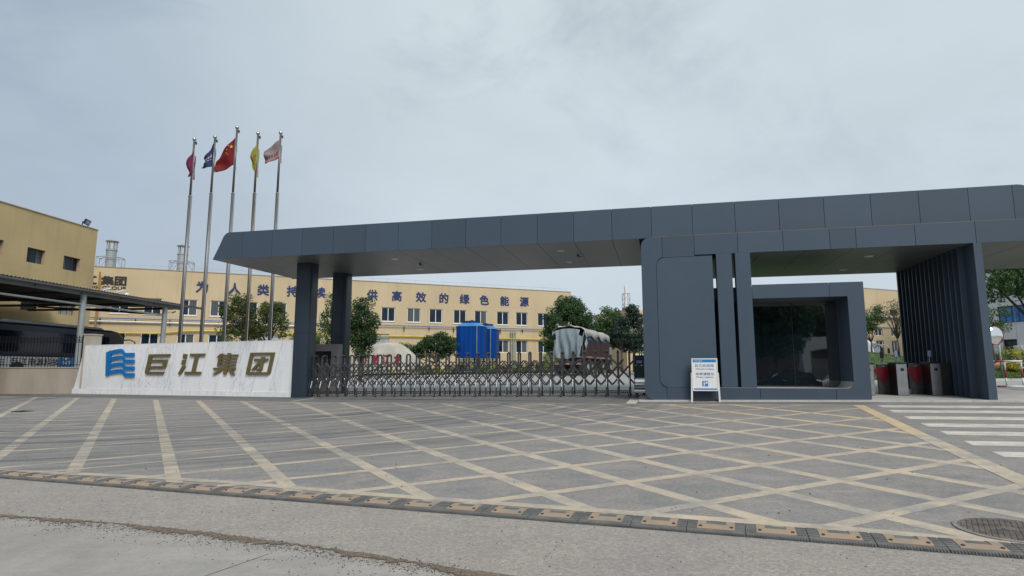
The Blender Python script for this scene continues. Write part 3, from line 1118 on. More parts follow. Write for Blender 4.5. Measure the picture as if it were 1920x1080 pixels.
# ------------------------------------------------------------------ entrance canopy with the gatehouse
# local frame: x along the front (to the right), y away from the road, z up (absolute)
ent = thing('entrance_canopy', 'long dark grey panelled entrance canopy over the gate, on two columns and a gatehouse', 'canopy', (OX, OY, 0), -YAW)
ZB, ZT = 5.72, 6.76          # upper bar
ZL, ZU = 5.075, 5.70         # lower bar
J = 0.006                    # half joint
uj = [-14.92, -13.64, -12.36, -11.07, -9.78, -8.50, -7.22, -5.96, -4.69, -3.42, -2.18, -0.92, 0.35, 1.63, 2.92, 4.21, 5.49, 6.78, 8.06, 9.34, 10.45]
FY = 0.2                     # front of the upper bar


def fascia(poly, y, mat, name='fascia_panel', parent=None, t=0.03):
    return MB().prism(poly, y, y + t).build(name, mat, parent or ent)


# left end panel, raked, with a rounded top corner
xl_b, xl_t = -16.22, -15.80
pl_ = [(xl_b, ZB), (uj[0] - J, ZB), (uj[0] - J, ZT)]
for k in range(7):
    a = rad(90 + 68 * k / 6)
    pl_.append((xl_t + 0.26 + 0.26 * math.cos(a), ZT - 0.26 + 0.26 * math.sin(a)))
fascia(pl_, FY, M['panel'])
for a, b in zip(uj[:-1], uj[1:]):
    fascia([(a + J, ZB), (b - J, ZB), (b - J, ZT), (a + J, ZT)], FY, M['panel'])
fascia(roundrect(uj[-1] + J, 11.0, ZB, ZT, (0, 0, 0.42, 0)), FY, M['panel'])
# dark core behind the joints, roof and rear
core = MB()
core.add([(xl_b + 0.12, FY + 0.035, ZB + 0.035), (10.7, FY + 0.035, ZB + 0.035), (10.7, FY + 0.035, ZT - 0.03), (xl_t + 0.2, FY + 0.035, ZT - 0.03),
          (xl_b + 0.12, 5.38, ZB + 0.035), (10.7, 5.38, ZB + 0.035), (10.7, 5.38, ZT - 0.03), (xl_t + 0.2, 5.38, ZT - 0.03)],
         [(0, 1, 2, 3), (7, 6, 5, 4), (3, 2, 6, 7), (4, 5, 1, 0), (0, 3, 7, 4), (1, 5, 6, 2)])
core.build('core', M['joint'], ent)
MB().prism([(xl_b + 0.02, ZB), (10.98, ZB), (10.98, ZT - 0.02), (xl_t + 0.05, ZT - 0.02)], 5.39, 5.44).build('rear_fascia', M['panel'], ent)
MB().add([(xl_b, FY + 0.031, ZB), (xl_b + 0.19, 5.385, ZB), (xl_t + 0.19, 5.385, ZT - 0.06), (xl_t, FY + 0.031, ZT - 0.10),
          (xl_b + 0.03, FY + 0.031, ZB), (xl_b + 0.22, 5.385, ZB), (xl_t + 0.22, 5.385, ZT - 0.06), (xl_t + 0.03, FY + 0.031, ZT - 0.10)],
         [(0, 3, 2, 1), (4, 5, 6, 7), (0, 4, 7, 3), (1, 2, 6, 5), (3, 7, 6, 2), (0, 1, 5, 4)]).build('end_fascia', M['panel'], ent)
# roof skin a little below the parapet
MB().box(-15.6, 10.6, FY + 0.04, 5.38, ZT - 0.028, ZT - 0.02).build('roof_skin', M['galv'], ent)
# upper soffit panels, two rows
us = [xl_b + 0.04] + uj[:12] + [-0.05]
for i, (a, b) in enumerate(zip(us[:-1], us[1:])):
    for (y0, y1) in ((FY + 0.034, 2.90), (2.90, 5.385)):
        x0, x1 = a + J, b - J
        if i == 0: x0 = a + 0.02 + 0.035 * y0
        MB().box(x0, x1, y0 + J * 0.5, y1 - J, ZB + 0.004, ZB + 0.03).build('soffit_panel', M['soffit'], ent)
for (u, v) in [(-9.31, 1.75), (-9.25, 4.2), (-2.84, 1.62), (-2.86, 4.0)]:
    MB().lathe([(0.001, ZB - 0.012), (0.125, ZB - 0.012), (0.14, ZB + 0.0035)], u, v, 24, cap=False).build('downlight', M['lamp'], ent, smooth=False, fix=True)
for (u, v) in [(-8.75, 2.9), (-2.35, 2.55)]:
    MB().box(u - 0.03, u + 0.03, v - 0.03, v + 0.03, ZB - 0.06, ZB + 0.003).tube([(u, v, ZB - 0.05), (u + 0.14, v, ZB - 0.07)], 0.018, 6).build('sprinkler_bracket', M['steel_dark'], ent)

# lower bar: starts in the rounded corner of the portal and runs on to the right
lj = [0.66, 1.64, 2.93, 4.24, 5.54, 6.25, 7.81, 9.34, 10.85, 12.4, 13.9]
for a, b in zip(lj[:-1], lj[1:]):
    fascia([(a + J, ZL), (b - J, ZL), (b - J, ZU), (a + J, ZU)], 0.0, M['panel'])
MB().box(0.30, 13.88, 0.034, 5.40, ZL + 0.035, ZU - 0.03).build('core', M['joint'], ent)
MB().box(0.30, 13.88, 5.401, 5.44, ZL, ZU).build('rear_fascia', M['panel'], ent)
MB().box(0.32, 13.88, 0.0, 0.198, ZU + 0.001, ZU + 0.012).build('ledge_flashing', pbr('rusty_flashing', (0.20, 0.15, 0.11), 0.8), ent)
ls = [2.3, 3.60, 4.88, 6.16, 7.44, 8.70, 9.245]
for a, b in list(zip(ls[:-1], ls[1:])) + [(9.46, 10.75), (10.75, 12.2), (12.2, 13.88)]:
    for (y0, y1) in ((0.034, 2.75), (2.75, 5.40)):
        MB().box(a + J, b - J, y0 + J * 0.5, y1 - J, ZL + 0.003, ZL + 0.03).build('soffit_panel', M['soffit'], ent)
for (u, v) in [(7.05, 1.59), (7.03, 4.25)]:
    MB().lathe([(0.001, ZL - 0.012), (0.125, ZL - 0.012), (0.14, ZL + 0.0025)], u, v, 24, cap=False).build('downlight', M['lamp'], ent, fix=True)

Z0 = 0.575                   # foot of the portal on its plinth
# portal leg on the left (rounded outer corners) and the large panel with rounded left corners
R = 0.30


def c_shape():
    """C-shaped frame: left leg with rounded outer corners, top stub and bottom stub, following the panel's rounded inner corners"""
    out = []
    o_ = roundrect(0.0, 0.66 - J, Z0, ZU, (R, 0, 0, R), 8)
    return o_


xi = 0.46
ri = 0.26
outer = []
# outer boundary from the lower right, counter-clockwise
outer += [(0.66 - J, Z0), (0.66 - J, 0.955)]
for k in range(7):                       # inner lower-left corner of the panel (panel side)
    a = rad(-90 - 90 * k / 6)
    outer.append((xi + ri - 0.06 + (ri - 0.06) * math.cos(a), 0.955 + ri + (ri) * math.sin(a)))
for k in range(7):
    a = rad(180 - 90 * k / 6)
    outer.append((xi + ri - 0.06 + (ri - 0.06) * math.cos(a), 5.03 - ri + ri * math.sin(a)))
outer += [(0.66 - J, 5.03), (0.66 - J, ZU)]
for k in range(9):
    a = rad(90 + 90 * k / 8)
    outer.append((R + R * math.cos(a), ZU - R + R * math.sin(a)))
for k in range(9):
    a = rad(180 + 90 * k / 8)
    outer.append((R + R * math.cos(a), Z0 + R + R * math.sin(a)))
# build as a triangulated face through bmesh so that the concave outline is filled properly


def prism_bm(name, poly, y0, y1, mat, parent):
    bm = bmesh.new()
    vs = [bm.verts.new((x, y0, z)) for x, z in poly]
    f = bm.faces.new(vs)
    r = bmesh.ops.extrude_face_region(bm, geom=[f])
    for e in r['geom']:
        if isinstance(e, bmesh.types.BMVert): e.co.y = y1
    bmesh.ops.triangulate(bm, faces=[f for f in bm.faces if len(f.verts) > 4])
    bmesh.ops.recalc_face_normals(bm, faces=bm.faces)
    me = bpy.data.meshes.new(name)
    bm.to_mesh(me)
    bm.free()
    me.materials.append(mat)
    return place(name, me, parent)


prism_bm('portal_leg', outer, 0.0, 0.05, M['panel'], ent)
fascia(roundrect(xi + 0.012, 2.165, 0.962, 5.022, (ri, 0, 0, ri), 8), 0.004, M['panel'], 'wall_panel')
MB().prism(roundrect(0.004, 2.17, Z0 + 0.004, ZU - 0.004, (R, 0, 0, R), 8), 0.051, 5.42).build('portal_core', M['panel'], ent)
fascia([(0.66 + J, 5.034), (1.64 - J, 5.034), (1.64 - J, ZL - 0.002), (0.66 + J, ZL - 0.002)], 0.0, M['panel'], 'trim_strip')
# fins
for a, b in ((2.275, 2.735), (2.835, 3.275)):
    MB().box(a, b, 0.0, 0.34, 0.965, ZL - 0.003).build('fin', M['panel'], ent, bevel=0.008)
# bottom beam
bj = [0.66, 2.17, 3.36, 5.42, 6.345]
for a, b in zip(bj[:-1], bj[1:]):
    if b < 6:
        fascia([(a + J, Z0), (b - J, Z0), (b - J, 0.955), (a + J, 0.955)], 0.0, M['panel'], 'base_panel')
MB().box(0.7, 3.28, 0.034, 0.5, Z0 + 0.01, 0.95).build('base_core', M['panel'], ent)
MB().box(2.175, 3.28, 0.0, 0.5, 0.957, 0.963).build('sill', M['concrete'], ent)
# gatehouse box to the right: outer frame, deep window recess, dark glazing
ZH = 4.065
BX0, BX1 = 3.28, 6.345
# top beam pieces and right column with the rounded inner corner at its foot
for a, b in ((3.285, 5.42), (5.42, 6.345)):
    pass
fascia([(3.285, 3.645), (5.42 - J, 3.645), (5.42 - J, ZH), (3.285, ZH)], 0.0, M['panel'], 'beam_panel')
rc = [(5.42 + J, 3.645), (5.905, 3.645), (5.905, 1.16)]
for k in range(7):
    a = rad(0 - 90 * k / 6)
    rc.append((5.705 + 0.2 * math.cos(a), 1.155 + 0.2 * math.sin(a)))
rc += [(5.42 + J, 0.955), (5.42 + J, Z0), (6.22, Z0), (6.345, Z0 + 0.10), (6.345, ZH), (5.42 + J, ZH)]
prism_bm('corner_frame', rc, 0.0, 0.03, M['panel'], ent)
# recess lining
ry = 1.30
lin = MB()
lin.box(5.906, 5.93, 0.031, ry, 1.155, 3.645)
lin.box(3.285, 5.93, 0.031, ry, 3.6455, 3.67)
lin.build('recess_lining', M['panel'], ent)
curve = MB()
pts = []
for k in range(7):
    a = rad(0 - 90 * k / 6)
    pts.append((5.705 + 0.2005 * math.cos(a), 1.155 + 0.2005 * math.sin(a)))
vs = [(x, 0.001, z) for x, z in pts] + [(x, ry, z) for x, z in pts]
curve.add(vs, [(i, i + 1, i + 1 + 7, i + 7) for i in range(6)])
curve.build('rounded_corner_lining', M['concrete'], ent, smooth=True)
MB().box(3.285, 5.705, 0.001, ry, 0.945, 0.9545).build('sill', M['concrete'], ent)
# glazing: two panes and a slim mullion
for a, b in ((2.19, 4.60), (4.62, 5.90)):
    MB().box(a, b, ry + 0.001, ry + 0.02, 0.97, 3.64).build('window_pane', M['glass_dark'], ent)
MB().box(4.60, 4.62, ry - 0.01, ry + 0.02, 0.96, 3.64).build('mullion', M['iron'], ent)
# body of the gatehouse behind
MB().box(2.19, 6.335, ry + 0.03, 4.6, Z0, ZH - 0.01).build('gatehouse_wall', M['panel'], ent)
MB().box(5.935, 6.335, 0.032, ry + 0.028, Z0, ZH - 0.012).build('gatehouse_side_wall', M['panel'], ent)
MB().box(2.19, 5.93, 0.4, ry + 0.028, 3.68, ZH - 0.012).build('gatehouse_roof', M['panel'], ent)
MB().box(2.19, 5.7, 0.52, ry + 0.029, Z0, 0.94).build('gatehouse_plinth_wall', M['panel'], ent)

# right pier: a fluted wall seen end on
MB().box(9.25, 9.452, 0.0, 5.40, Z0 + 0.05, ZL - 0.001).build('pier_wall', M['panel'], ent)
for k in range(15):
    y = 0.62 + k * 0.33
    MB().prism([(9.10, Z0 + 0.05), (9.248, Z0 + 0.05), (9.248, ZL - 0.002), (9.10, ZL - 0.002)], y, y + 0.05).build('flute', M['panel'], ent)
MB().box(9.13, 9.249, 5.24, 5.42, Z0 + 0.05, ZL - 0.002).build('end_flute', M['panel'], ent)

# columns: square with generous rounded corners, each in two lengths
for (u, v) in ((-13.22, 2.02), (-13.12, 4.62)):
    s = 0.345
    x, y = uw(u, v)
    zb_ = zg(x, y) - 0.02
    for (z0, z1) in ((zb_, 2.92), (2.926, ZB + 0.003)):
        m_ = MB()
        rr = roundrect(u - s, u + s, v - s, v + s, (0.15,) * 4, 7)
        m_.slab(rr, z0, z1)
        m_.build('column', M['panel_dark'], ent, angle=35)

# plinth under gatehouse and turnstiles
pv = thing('gatehouse_plinth', 'low pale concrete plinth under the gatehouse and turnstiles', 'plinth', (OX, OY, 0), -YAW)


def plinth_mesh(u0, u1, v0, v1, h, m, name):
    n = 8
    vs, fs = [], []
    for i in range(n + 1):
        u = u0 + (u1 - u0) * i / n
        for v in (v0, v1):
            x, y = uw(u, v)
            z = zg(x, y)
            vs += [(u, v, z - 0.05), (u, v, z + h)]
    for i in range(n):
        a = i * 4
        fs += [(a, a + 4, a + 5, a + 1), (a + 1, a + 5, a + 7, a + 3), (a + 3, a + 7, a + 6, a + 2)]
    fs += [(0, 1, 3, 2), (n * 4, n * 4 + 2, n * 4 + 3, n * 4 + 1)]
    return MB().add(vs, fs).build(name, m, pv)


for a in np.arange(-0.2, 12.0, 1.0):
    plinth_mesh(a + 0.004, a + 0.996, -0.14, 0.0, 0.055, M['brick_edge'], 'kerb_stone')
plinth_mesh(-0.2, 12.0, 0.004, 5.9, 0.05, M['concrete'], 'paving')

# ------------------------------------------------------------------ notice board
bx, by = uw(1.78, -0.25)
nb = thing('notice_board', 'white standing notice board with blue Chinese and English welcome text in front of the gatehouse', 'notice board', (bx, by, zg(bx, by)), -YAW + 0.02)
f = MB()
f.bar((-0.40, 0.02, 0.0), (-0.375, 0.02, 0.88), 0.05, 0.03).bar((0.40, 0.02, 0.0), (0.375, 0.02, 0.88), 0.05, 0.03)
f.build('leg', M['white'], nb)
MB().bar((-0.40, 0.42, 0.02), (-0.375, 0.05, 0.86), 0.03).bar((0.40, 0.42, 0.02), (0.375, 0.05, 0.86), 0.03).build('rear_leg', M['steel_dark'], nb)
MB().box(-0.37, 0.37, 0.10, 0.12, 0.03, 0.09).build('cross_rail', M['steel_dark'], nb)
MB().box(-0.348, 0.348, 0.0, 0.018, 0.36, 1.285).build('panel', M['board_white'], nb)
rim = MB().box(-0.36, 0.36, -0.01, 0.02, 1.286, 1.31).box(-0.36, 0.36, -0.01, 0.02, 0.335, 0.359).box(-0.375, -0.349, -0.01, 0.02, 0.335, 1.31).box(0.349, 0.375, -0.01, 0.02, 0.335, 1.31)
rim.build('panel_rim', M['white'], nb)
MB().box(-0.335, 0.335, -0.004, -0.001, 1.19, 1.268).build('header_band', M['board_blue'], nb)
MB().box(-0.335, 0.335, -0.004, -0.001, 0.372, 0.412).build('footer_band', M['board_blue'], nb)
for s, h, x, z, mt in (('巨江集团', 0.035, -0.15, 1.212, 'board_white'), ('巨江欢迎您', 0.082, 0, 1.05, 'board_ink'), ('Welcome to Jujiang', 0.060, 0, 0.955, 'board_ink'), ('来宾请登记', 0.082, 0.0, 0.80, 'board_ink'), ('Please register', 0.060, 0, 0.712, 'board_ink')):
    me = glyph_mesh(s, M[mt], h, 0.002, 0.012, 1.0)
    w = max(v.co.x for v in me.vertices) * 2
    o = place('lettering', me, nb, (x, -0.0045 if mt == 'board_white' else -0.001, z))
    tw = {'巨江集团': 0.16, '巨江欢迎您': 0.54, 'Welcome to Jujiang': 0.52, '来宾请登记': 0.54, 'Please register': 0.50}[s]
    o.scale = (tw / w, 1, 1)
lg = MB()
for k in range(3):
    lg.box(-0.30 + k * 0.012, -0.26 + k * 0.012, -0.007, -0.0045, 1.215 + k * 0.012, 1.222 + k * 0.012)
lg.build('emblem', M['board_white'], nb)
ic = MB().prism(roundrect(-0.085, 0.085, 0.475, 0.635, (0.02,) * 4, 4), -0.004, -0.001).build('register_icon', M['board_blue'], nb)
MB().box(-0.045, -0.015, -0.006, -0.0041, 0.49, 0.585).lathe([(0.0, 0.0)], n=3, cap=False).box(-0.043, -0.017, -0.006, -0.0041, 0.592, 0.618).box(0.012, 0.07, -0.006, -0.0041, 0.555, 0.605).box(-0.014, 0.03, -0.006, -0.0041, 0.545, 0.554).build('icon_figure', M['board_white'], ic)

# ------------------------------------------------------------------ turnstiles
def rotor(sign=1):
    """red fan-shaped flap: quarter sector hanging from the cabinet side"""
    m_ = MB()
    pts = [(0.0, 0.0)]
    n = 10
    for k in range(n + 1):
        a = rad(62 + 56 * k / n)
        pts.append((0.50 * math.cos(a), 0.50 * math.sin(a)))
    return m_, pts


def turnstile(u, name_label, w=0.30, flaps=(True, True), panel=False, screens=()):
    x, y = uw(u, 1.79)
    z = zg(x, y) + 0.05
    t = thing('turnstile', name_label, 'turnstile', (x, y, z), -YAW, 'turnstiles beside the gatehouse')
    L_ = 0.62
    MB().box(0, w, 0, L_, 0.0, 1.0).build('cabinet', M['steel_dull'], t, bevel=0.006)
    MB().box(0.006, w - 0.006, -0.004, -0.0005, 0.02, 0.965).build('front_plate', M['steel'], t)
    MB().box(-0.012, w + 0.012, -0.02, L_ + 0.02, 1.001, 1.03).build('lid', M['black'], t, bevel=0.004)
    m_ = MB()
    n = 24
    m_.add([(w * 0.55 + 0.052 * math.cos(2 * math.pi * k / n), -0.006, 0.80 + 0.052 * math.sin(2 * math.pi * k / n)) for k in range(n)], [tuple(range(n))])
    m_.build('sensor_window', M['black'], t)
    MB().box(-0.005, -0.0005, 0.12, 0.52, 0.05, 0.94).build('side_recess', M['steel_dark'], t)
    if flaps[0]:
        # twin cabinet on the lane side with the fan-shaped flap in front of it
        MB().box(-0.33, -0.004, 0.60, 0.72, 0.0, 0.985).build('flap_housing', M['steel_dull'], t, bevel=0.006)
        MB().box(-0.012, -0.0055, 0.01, 0.598, 0.0, 0.99).build('dark_side', M['black'], t)
        MB().box(-0.205, -0.135, 0.590, 0.5995, 0.885, 0.925).build('hinge_plate', M['steel'], t)
        MB().box(-0.29, -0.045, 0.594, 0.5995, 0.06, 0.20).build('access_plate', M['steel_dull'], t)
        pts = [(-0.17, 0.33)] + [(-0.17 + 0.56 * math.sin(rad(q)), 0.33 + 0.56 * math.cos(rad(q))) for q in range(27, -37, -7)]
        MB().prism(pts, 0.572, 0.586).build('flap', M['flap_red'], t, fix=True)
    if flaps[1]:
        pts = [(w + 0.004, 0.40), (w + 0.06, 0.50), (w + 0.165, 0.78), (w + 0.10, 0.84), (w + 0.004, 0.87)]
        MB().prism(pts, 0.50, 0.512).build('flap', M['flap_red'], t, fix=True)
    for i, (dx, dy, hh) in enumerate(screens):
        MB().tube([(dx, dy, 1.03), (dx, dy, 1.17)], 0.016, 8).build('post', M['steel'], t)
        sc_ = MB().box(dx - 0.055, dx + 0.055, dy - 0.02, dy + 0.012, 1.17, 1.17 + hh).build('face_reader', M['black'], t, bevel=0.004)
        if i == 0: MB().box(dx - 0.046, dx + 0.046, dy - 0.023, dy - 0.0205, 1.19, 1.155 + hh).build('display', M['screen'], sc_)
    return t


turnstile(6.70, 'stainless turnstile half hidden behind the right edge of the gatehouse', flaps=(False, True))
turnstile(7.63, 'stainless turnstile in the middle of the entrance lanes, with two face readers on top', screens=((0.05, 0.08, 0.24), (-0.16, 0.66, 0.2)))
t3 = turnstile(8.57, 'stainless turnstile next to the fluted pier with a wide dark side panel', w=0.28, flaps=(True, False), screens=((0.02, 0.05, 0.22),))
MB().box(0.285, 0.60, 0.02, 0.07, 0.0, 0.99).build('side_panel', M['steel_dark'], t3)
MB().box(0.60, 0.625, 0.01, 0.08, 0.0, 0.985).build('panel_edge', M['steel'], t3)

# ------------------------------------------------------------------ folding gate
g0x, g0y = uw(-6.7, 2.25)
gate = thing('folding_gate', 'retractable stainless steel lattice gate on small wheels closed across the driveway', 'gate', (g0x, g0y, zg(g0x, g0y)), -YAW)
SL = (zg(*uw(-0.7, 2.25)) - zg(*uw(-12.7, 2.25))) / 12.0
SP = 0.396
NG = 32
xs_g = [-0.555 + 6.7 - SP * k for k in range(NG)]


def frame_mesh(kind):
    m_ = MB()
    H1 = 1.58
    # front post (towards the road) and rear post, joined by an arch on top; feet splay outwards
    for sgn, yy in ((-1, -0.17), (1, 0.17)):
        m_.bar((0, yy, H1 - 0.04), (0, yy, 0.70), 0.040, 0.030)
    return m_


def gate_parts():
    H1 = 1.57
    up = MB()
    for yy in (-0.17, 0.17):
        up.box(-0.029, 0.029, yy - 0.017, yy + 0.017, 0.70, H1 - 0.055)
    m_up = up.mesh('upright_pair', M['steel_dull'])
    arch = MB()
    pts = [(0, -0.17, H1 - 0.06)] + [(0, -0.17 * math.cos(rad(q)), H1 - 0.06 + 0.085 * math.sin(rad(q)) ** 0.6) for q in range(15, 180, 15)] + [(0, 0.17, H1 - 0.06)]
    arch.tube(pts, 0.032, 7)
    m_arch = arch.mesh('arch_cap', M['steel_dark'], True)
    legs = []
    for sgn in (-1, 1):
        l_ = MB()
        pts = [(0, sgn * 0.17, 0.72), (0, sgn * 0.19, 0.62), (0, sgn * 0.29, 0.36), (0, sgn * 0.30, 0.30)]
        l_.tube(pts, 0.027, 8)
        legs.append((l_.mesh('splayed_leg', M['steel'], True),))
    ft = MB()
    for sgn in (-1, 1):
        ft.box(-0.027, 0.027, sgn * 0.30 - 0.018, sgn * 0.30 + 0.018, 0.06, 0.31)
    ft.bar((0, -0.28, 0.12), (0, 0.28, 0.12), 0.02)
    m_ft = ft.mesh('foot_pair', M['steel_dull'])
    wh = MB()
    vs = []
    n = 14
    for r, x in ((0.022, -0.022), (0.05, -0.018), (0.055, -0.010), (0.055, 0.010), (0.05, 0.018), (0.022, 0.022)):
        vs.append((r, x))
    pr = []
    for r, x in vs:
        for k in range(n):
            a = 2 * math.pi * k / n
            pr.append((r * math.cos(a), x, r * math.sin(a)))
    fs = []
    for i in range(len(vs) - 1):
        for k in range(n):
            a, b = i * n + k, i * n + (k + 1) % n
            fs.append((a, b, b + n, a + n))
    fs += [tuple(reversed(range(n))), tuple(range((len(vs) - 1) * n, len(vs) * n))]
    wh.add(pr, fs)
    m_wh = wh.mesh('wheel', M['tyre'], True, True)
    hb_ = MB().tube([(0, -0.026, 0), (0, 0.026, 0)], 0.02, 8).mesh('hub', M['steel'])
    return m_up, m_arch, legs, m_ft, m_wh, hb_


m_up, m_arch, m_legs, m_ft, m_wh, m_hub = gate_parts()
for k, x in enumerate(xs_g):
    z = SL * x
    fr_ = place('gate_frame', m_up, gate, (x, 0, z))
    place('arch_cap', m_arch, fr_)
    place('splayed_leg', m_legs[0][0], fr_)
    place('splayed_leg', m_legs[1][0], fr_)
    place('foot', m_ft, fr_)
    if k % 2 == 0 or k == NG - 1:
        for yy in (-0.30, 0.30):
            w_ = place('wheel', m_wh, gate, (x - 0.012, yy, z + 0.056))
            place('hub', m_hub, w_)
# lattice bars in the front and rear planes: each spans two bays, peaks and feet fall half way between the posts
ZP, ZF = 1.30, 0.41
bar_len = math.hypot(2 * SP, ZP - ZF)
b1 = MB().bar((-SP, 0, (ZP - ZF) / 2), (SP, 0, -(ZP - ZF) / 2), 0.012, 0.052).mesh('cross_bar', M['steel_dull'])
b2 = MB().bar((SP, 0, (ZP - ZF) / 2), (-SP, 0, -(ZP - ZF) / 2), 0.012, 0.052).mesh('cross_bar', M['steel_dark'])
b1r = MB().bar((-SP, 0, (ZP - ZF) / 2), (SP, 0, -(ZP - ZF) / 2), 0.010, 0.034).mesh('cross_bar', M['steel_dark'])
b2r = MB().bar((SP, 0, (ZP - ZF) / 2), (-SP, 0, -(ZP - ZF) / 2), 0.010, 0.034).mesh('cross_bar', M['steel_dark'])
for yy, off in ((-0.17, 0.027), (0.17, -0.027)):
    for k in range(-1, NG + 0):
        xc = xs_g[0] + SP / 2 - SP * k - SP            # peaks at xc - SP
        xc = xs_g[0] - SP * k
        x_a = xc - SP / 2
        if x_a - SP < xs_g[-1] - SP * 0.6 or x_a + SP > xs_g[0] + SP * 0.6:
            continue
        place('cross_bar', b1 if yy < 0 else b1r, gate, (x_a, yy - off, (ZP + ZF) / 2 + SL * x_a))
        place('cross_bar', b2 if yy < 0 else b2r, gate, (x_a, yy - off - math.copysign(0.014, off), (ZP + ZF) / 2 + SL * x_a))
bt = MB().tube([(0, -0.022, 0), (0, 0.022, 0)], 0.016, 7).mesh('pivot_bolt', M['steel'])
for k in range(NG - 1):
    x = xs_g[k] - SP / 2
    place('pivot_bolt', bt, gate, (x, -0.205, (ZP - 0.02) + SL * x))
    place('pivot_bolt', bt, gate, (x, -0.205, (ZF + 0.02) + SL * x))
# base strip with its row of teeth
xa, xb = xs_g[-1], xs_g[0]
bs = MB()
for yy in (-0.10, 0.10):
    bs.bar((xa, yy, 0.20 + SL * xa), (xb, yy, 0.20 + SL * xb), 0.016, 0.02)
    bs.bar((xa, yy, 0.13 + SL * xa), (xb, yy, 0.13 + SL * xb), 0.016, 0.02)
n = 190
for i in range(n):
    x = xa + (xb - xa) * (i + 0.5) / n
    bs.box(x - 0.014, x + 0.014, -0.108, -0.094, 0.14 + SL * x, 0.19 + SL * x)
bs.build('base_strip', M['steel_dark'], gate)
# motor head at the gatehouse end
hx = 6.7 - 0.21
hd = place('motor_head', MB().box(hx - 0.17, hx + 0.17, -0.20, 0.20, 0.16, 0.60).mesh('motor_head', M['steel_dull']), gate, (0, 0, SL * hx))
m_ = MB()
for s in (-1, 1):
    m_.box(hx + s * 0.175 - 0.016, hx + s * 0.175 + 0.016, -0.22, -0.18, 0.16, 1.62).box(hx + s * 0.175 - 0.016, hx + s * 0.175 + 0.016, 0.18, 0.22, 0.16, 1.62)
m_.build('head_frame', M['steel_dull'], hd)
MB().box(hx - 0.158, hx + 0.158, -0.21, 0.15, 1.08, 1.42).build('display_box', M['black'], hd)
MB().box(hx - 0.10, hx + 0.10, -0.216, -0.2105, 1.14, 1.24).build('display_window', M['screen'], hd)
place('display_text', glyph_mesh('欢迎光临', pbr('blue_led_text', (0.03, 0.04, 0.35), 0.4), 0.06, 0.002, 0.01), hd, (hx, -0.2105, 1.31))
MB().box(hx - 0.158, hx + 0.158, -0.19, 0.15, 0.63, 1.06).build('green_panel', pbr('dark_green_panel', (0.02, 0.05, 0.04), 0.2), hd)
m_ = MB()
vs = []
n = 12
for i in range(n + 1):
    a = rad(-100 + 200 * i / n)
    for x in (hx - 0.165, hx + 0.165):
        vs.append((x, -0.20 - 0.07 * math.cos(a), 0.46 + 0.16 * math.sin(a)))
m_.add(vs, [(2 * i, 2 * i + 1, 2 * i + 3, 2 * i + 2) for i in range(n)])
m_.build('curved_shield', M['steel_bright'], hd, smooth=True, fix=True)
MB().box(hx - 0.19, hx + 0.19, -0.30, 0.26, 0.13, 0.24).build('bumper', M['steel_bright'], hd, bevel=0.02)
for sx_ in (-0.12, 0.12):
    w_ = place('wheel', m_wh, hd, (hx + sx_, -0.25, 0.056))
    place('hub', m_hub, w_)
    place('wheel', m_wh, hd, (hx + sx_, 0.25, 0.056))

# ------------------------------------------------------------------ marble sign wall
S0 = Vector((-21.519, 29.901))
SD = Vector((0.91089, -0.41266))
sang = math.atan2(SD.y, SD.x)
sw = thing('marble_sign_wall', 'white marble sign wall with a blue wave emblem and four gold characters', 'sign wall', (S0.x, S0.y, 0.33), sang)
HS = 2.33                                    # top above the base
SLN = 14.15
rake = 0.69 / HS
jx = [0.0, 1.37, 2.55, 3.62, 4.72, 5.60, 6.62, 7.62, 8.66, 9.72, 10.75, 11.85, 12.80, SLN]
zp = 0.26
for i, (a, b) in enumerate(zip(jx[:-1], jx[1:])):
    g_ = 0.009
    xa0, xb0 = a + rake * zp, b + rake * zp
    xa1, xb1 = a + rake * HS, b + rake * HS
    if i == len(jx) - 2: xb0 = xb1 = SLN
    hl = HS + 0.0
    MB().prism([(xa0 + g_, zp), (xb0 - g_, zp), (xb1 - g_, hl), (xa1 + g_, hl)], 0.0, 0.03).build('marble_slab', M['marble'], sw)
for k in range(13):
    a, b = 0.02 + k * 1.085, 0.02 + (k + 1) * 1.085
    zb0 = -0.06
    MB().box(a + 0.004, b - 0.004, -0.035, 0.03, zb0, zp - 0.006).build('plinth_slab', M['marble'], sw)
m_ = MB()
m_.add([(0.05, 0.031, -0.1), (SLN, 0.031, -0.1), (SLN, 0.031, HS - 0.01), (rake * HS + 0.03, 0.031, HS - 0.01), (0.05, 1.0, -0.1), (SLN, 1.0, -0.1), (SLN, 1.0, HS - 0.01), (rake * HS + 0.03, 1.0, HS - 0.01)],
       [(0, 1, 2, 3), (7, 6, 5, 4), (3, 2, 6, 7), (0, 3, 7, 4), (1, 5, 6, 2)])
m_.build('wall_core', M['grey_wall'], sw)
MB().prism([(rake * HS, HS + 0.001), (SLN, HS + 0.001), (SLN, HS + 0.02), (rake * HS + 0.005, HS + 0.02)], -0.005, 1.02).build('coping', M['marble'], sw)
ch = {}
